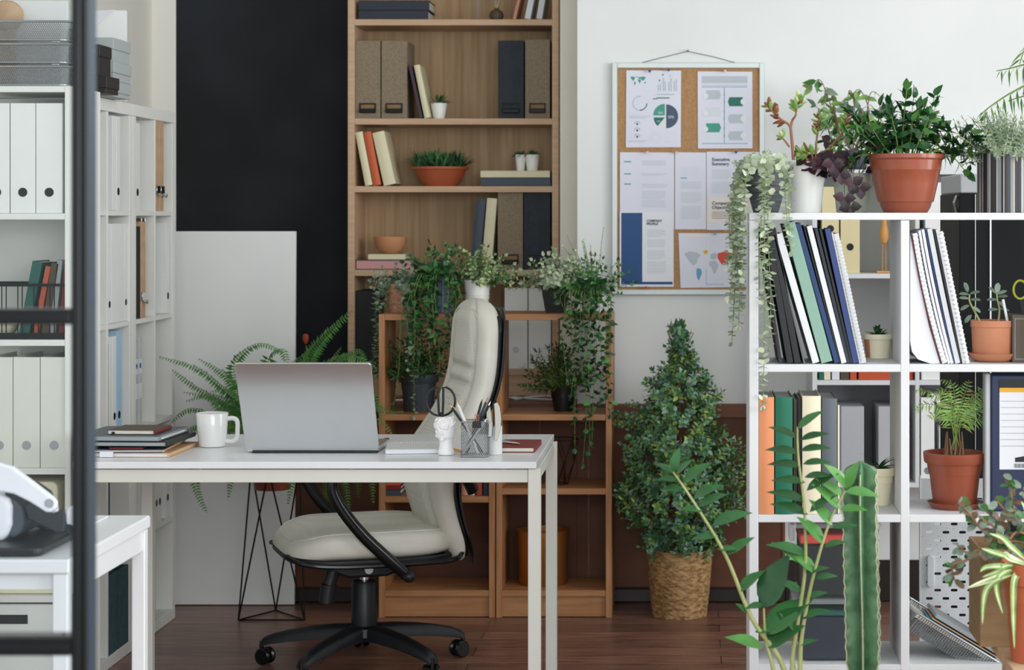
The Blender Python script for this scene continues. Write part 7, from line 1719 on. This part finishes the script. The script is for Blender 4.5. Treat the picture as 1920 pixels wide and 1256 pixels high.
def kf(u, v):
    z0_, z1_ = .18, Z(866, yK); z = z0_+(z1_-z0_)*v; py = CY+(H-z)*F/yK
    w_ = .041*(.72+.28*min(1, (1256-py)/200+.75)) if py < 1256 else .033
    w_ *= (1-max(0, (v-.955)/.045)**3*.92); a = 2*PI*u+.15
    r_ = w_*rad(a, v)*(1+.05*math.sin(v*150)*(rad(a, v) > .85)); cx_ = c.x + .006*math.sin(v*5)+(.010*(v-.8))
    return V((cx_+r_*math.cos(a), yK+r_*math.sin(a), z))
m_.grid(kf, 120, 150, 0, cu=True).build('body', 'cactus_skin', t)
for b_ in ribs: MB().tube([kf((b_-.15)/(2*PI) % 1, v/60)+V((math.cos(b_), math.sin(b_), 0))*.0006 for v in range(1, 59)], .0016, 5).build('rib_edge', 'cactus_rib', t)
s_ = MB(); rg = random.Random(5)
for b_ in ribs:
    for v in range(2, 58):
        q = kf((b_-.15)/(2*PI) % 1, v/60)
        for k in range(3): d = V((math.cos(b_), math.sin(b_), 0))+rv(rg, .6); s_.tube([q, q+d.normalized()*rg.uniform(.004, .008)], [.0003, .0001], 3)
s_.build('spines', 'stem_brown', t)
# low wooden table with pot, cardboard box, crassula and spider plant
xw = X(1858, 4.46); 
t = T('plywood_table', 'pale wooden table corner at the lower right', 'table', (xw+.4, 4.24, 0))
zW = Z(1197, 4.46); MB().box(xw, xw+.8, 4.02, 4.46, zW-.02, zW, b=.001).build('tabletop', 'kraft', t)
for xx in (xw+.02, xw+.74):
    for yy in (4.04, 4.40): MB().box(xx, xx+.04, yy, yy+.04, .001, zW-.0203, b=.002).build('leg', 'kraft', t)
MB().box(xw+.061, xw+.739, 4.05, 4.065, zW-.09, zW-.0203, b=.001).box(xw+.02, xw+.035, 4.081, 4.399, zW-.09, zW-.0203, b=.001).build('apron', 'kraft', t)
y0 = 4.37; x0, x1 = X(1838, y0), X(1838, y0)+.22
t = T('cardboard_box', 'open brown cardboard box behind the spider plant', 'box', (x0+.13, y0+.11, zW)); zt_ = Z(1030, y0)
MB().box(x0, x1, y0, y0+.004, zW+.0006, zt_).box(x0, x1, y0+.176, y0+.18, zW+.0006, zt_).box(x0, x0+.004, y0+.004, y0+.176, zW+.0006, zt_).box(x1-.004, x1, y0+.004, y0+.176, zW+.0006, zt_).box(x0+.004, x1-.004, y0+.004, y0+.176, zW+.0006, zW+.004).build('box_walls', 'cardboard', t)
MB().add([(x0, y0+.001, zt_), (x1, y0+.001, zt_), (x1-.01, y0-.05, zt_-.02), (x0+.01, y0-.05, zt_-.02)], [(0, 1, 2, 3)]).build('flap', 'cardboard', t, solid=.003)
MB().box(x0+.10, x0+.15, y0-.0006, y0-.0001, zW+.002, zt_-.03).build('tape', 'bk_kraft', t)
y5 = 4.24; c = V((X(1938, y5), y5, zW)); t = T('potted_spider_plant', 'spider plant with pale striped arching leaves in a terracotta pot, lower right', 'plant', c)
top = pot(t, c, .063, .045, Z(1060, y5-.05)-zW, 'terracotta', 'rim', level=.95); p = Pl(82)
for pts_, w_, mi in (([(1880, 1062), (1850, 1064), (1838, 1072)], .012, 0), ([(1890, 1060), (1870, 1072), (1842, 1082)], .010, 0), ([(1880, 1080), (1850, 1090), (1815, 1102)], .013, 1), ([(1875, 1085), (1848, 1110), (1842, 1170)], .013, 0), ([(1905, 1080), (1900, 1130), (1902, 1215)], .013, 0), ([(1890, 1045), (1860, 1035), (1840, 1028)], .012, 0), ([(1900, 1050), (1885, 1040), (1880, 1038)], .014, 1), ([(1940, 1020), (1960, 1000), (1990, 1030)], .013, 0), ([(1950, 1060), (1980, 1080), (1990, 1150)], .013, 1), ([(1900, 1030), (1880, 1010), (1855, 1000)], .012, 0), ([(1930, 1000), (1925, 960), (1915, 940)], .012, 0), ([(1885, 1072), (1868, 1100), (1880, 1150)], .011, 0)):
    pts = bez([top] + [P(a, b_, y5-.05) for a, b_ in pts_], 7); n = len(pts); vs = []; fs = []
    for i, q in enumerate(pts):
        T_ = (pts[min(i+1, n-1)]-pts[max(i-1, 0)]).normalized(); sd = T_.cross(V((0, -.8, .6))).normalized(); w = w_*.5*min(1, .5+i/n*2)*(1-(i/(n-1))**4)+.0004
        u_ = sd.cross(T_); vs += [q-sd*w+u_*w*.4, q-sd*w*.28, q+sd*w*.28, q+sd*w+u_*w*.4]
    for i in range(n-1):
        for k in range(3): fs.append((i*4+k, i*4+k+1, i*4+k+5, i*4+k+4))
    o_ = len(p.L.f); p.L.add(vs, fs, 0, True)
    for j in range(len(fs)): p.L.m[o_+j] = 1 if (j % 3 == 1) == (mi == 0) else 0
p.L.build('leaves', ['leaf_spider', 'leaf_spider_white'], t)
yc5 = 4.33; c = V((X(2065, yc5), yc5, zW)); t = T('potted_crassula', 'straggly jade-like plant with small grey and reddish leaves, right edge', 'plant', c)
top = pot(t, c, .05, .04, .12, 'pot_slate', level=.95); p = Pl(83)
def crs(path, n, L=.023):
    pts = bez([P(a, b_, yc5+d) for a, b_, d in path], 6); p.st(pts, .0032, .0016, 7); f, Ls = along(pts)
    for i in range(n):
        s = Ls*(1-.62*i/n); q, T_ = f(s)
        for sg in (-1, 1):
            d = T_*.35+(rv(p.rg, 1)).normalized()*.9; p.L.leaf(q, d, V((0, -.6, .8))+rv(p.rg, .4), L*p.rg.uniform(.7, 1.2), L*.68, 0 if p.rg.random() < .55 else (1 if p.rg.random() < .6 else 2), .1, .15, 5, 'r')
r0 = (2030, 1080, 0)
for path, n in (([r0, (1930, 1020, 0), (1860, 1010, -.02), (1815, 960, -.02), (1798, 938, -.02)], 20), ([r0, (1930, 1000, 0), (1900, 950, 0), (1895, 900, 0)], 18), ([r0, (1920, 1040, 0), (1850, 1030, -.02), (1812, 1035, -.02), (1795, 1022, -.02)], 16), ([(1850, 1030, -.02), (1812, 1050, -.02), (1786, 1060, -.02), (1790, 1088, -.02)], 8), ([r0, (1950, 960, 0), (1925, 925, 0)], 14), ([r0, (1930, 990, .02), (1880, 980, .02), (1850, 960, .02)], 18), ([r0, (1920, 1000, -.02), (1890, 1010, -.03), (1860, 985, -.03), (1842, 975, -.03)], 16), ([r0, (1900, 970, 0), (1870, 940, 0)], 12), ([r0, (1990, 980, 0), (2010, 930, 0)], 10)): crs(path, n)
p.out(t, ('leaf_crassula', 'leaf_crassula_red', 'leaf_mid'), 'stem_red', 'foliage', 'branches')
# ================================================================ LIGHT AND CAMERA
wd = bpy.data.worlds.new('daylight'); scene.world = wd; wd.use_nodes = True
bg = wd.node_tree.nodes['Background']; bg.inputs[0].default_value = (.90, .96, 1, 1); bg.inputs[1].default_value = 1.0
def area(name, loc, rot, sx, sy, e, col=(1, 1, 1)):
    l = bpy.data.lights.new(name, 'AREA'); l.shape = 'RECTANGLE'; l.size = sx; l.size_y = sy; l.energy = e; l.color = col
    o = bpy.data.objects.new(name, l); COL.objects.link(o); o.location = loc; o.rotation_euler = rot; return o
area('window_daylight', (XR+.0, 4.4, 1.8), (0, R(90), 0), 2.2, 2.3, 112, (.97, .99, 1))
area('window_daylight', (XR+.0, 1.45, 1.8), (0, R(90), 0), 2.2, 2.2, 135, (.97, .99, 1))
area('front_fill', (.8, -.9, 1.9), (R(82), 0, 0), 3.6, 1.8, 125, (.98, .99, 1))  # added fill light behind the camera; no window is built on that side
cam = bpy.data.cameras.new('camera'); co = bpy.data.objects.new('camera', cam); COL.objects.link(co)
co.location = (0, 0, H); co.rotation_euler = (PI/2, 0, 0)
cam.sensor_width = 36; cam.lens = F/1920*36; cam.shift_x = -(CX-960)/1920; cam.shift_y = -(628-CY)/1920
cam.clip_start = .05; cam.dof.use_dof = True; cam.dof.focus_distance = 5.75; cam.dof.aperture_fstop = 6.0
scene.camera = co
scene.view_settings.view_transform = 'Standard'; scene.view_settings.look = 'None'; scene.view_settings.gamma = 1
scene.view_settings.exposure = EXPOSURE
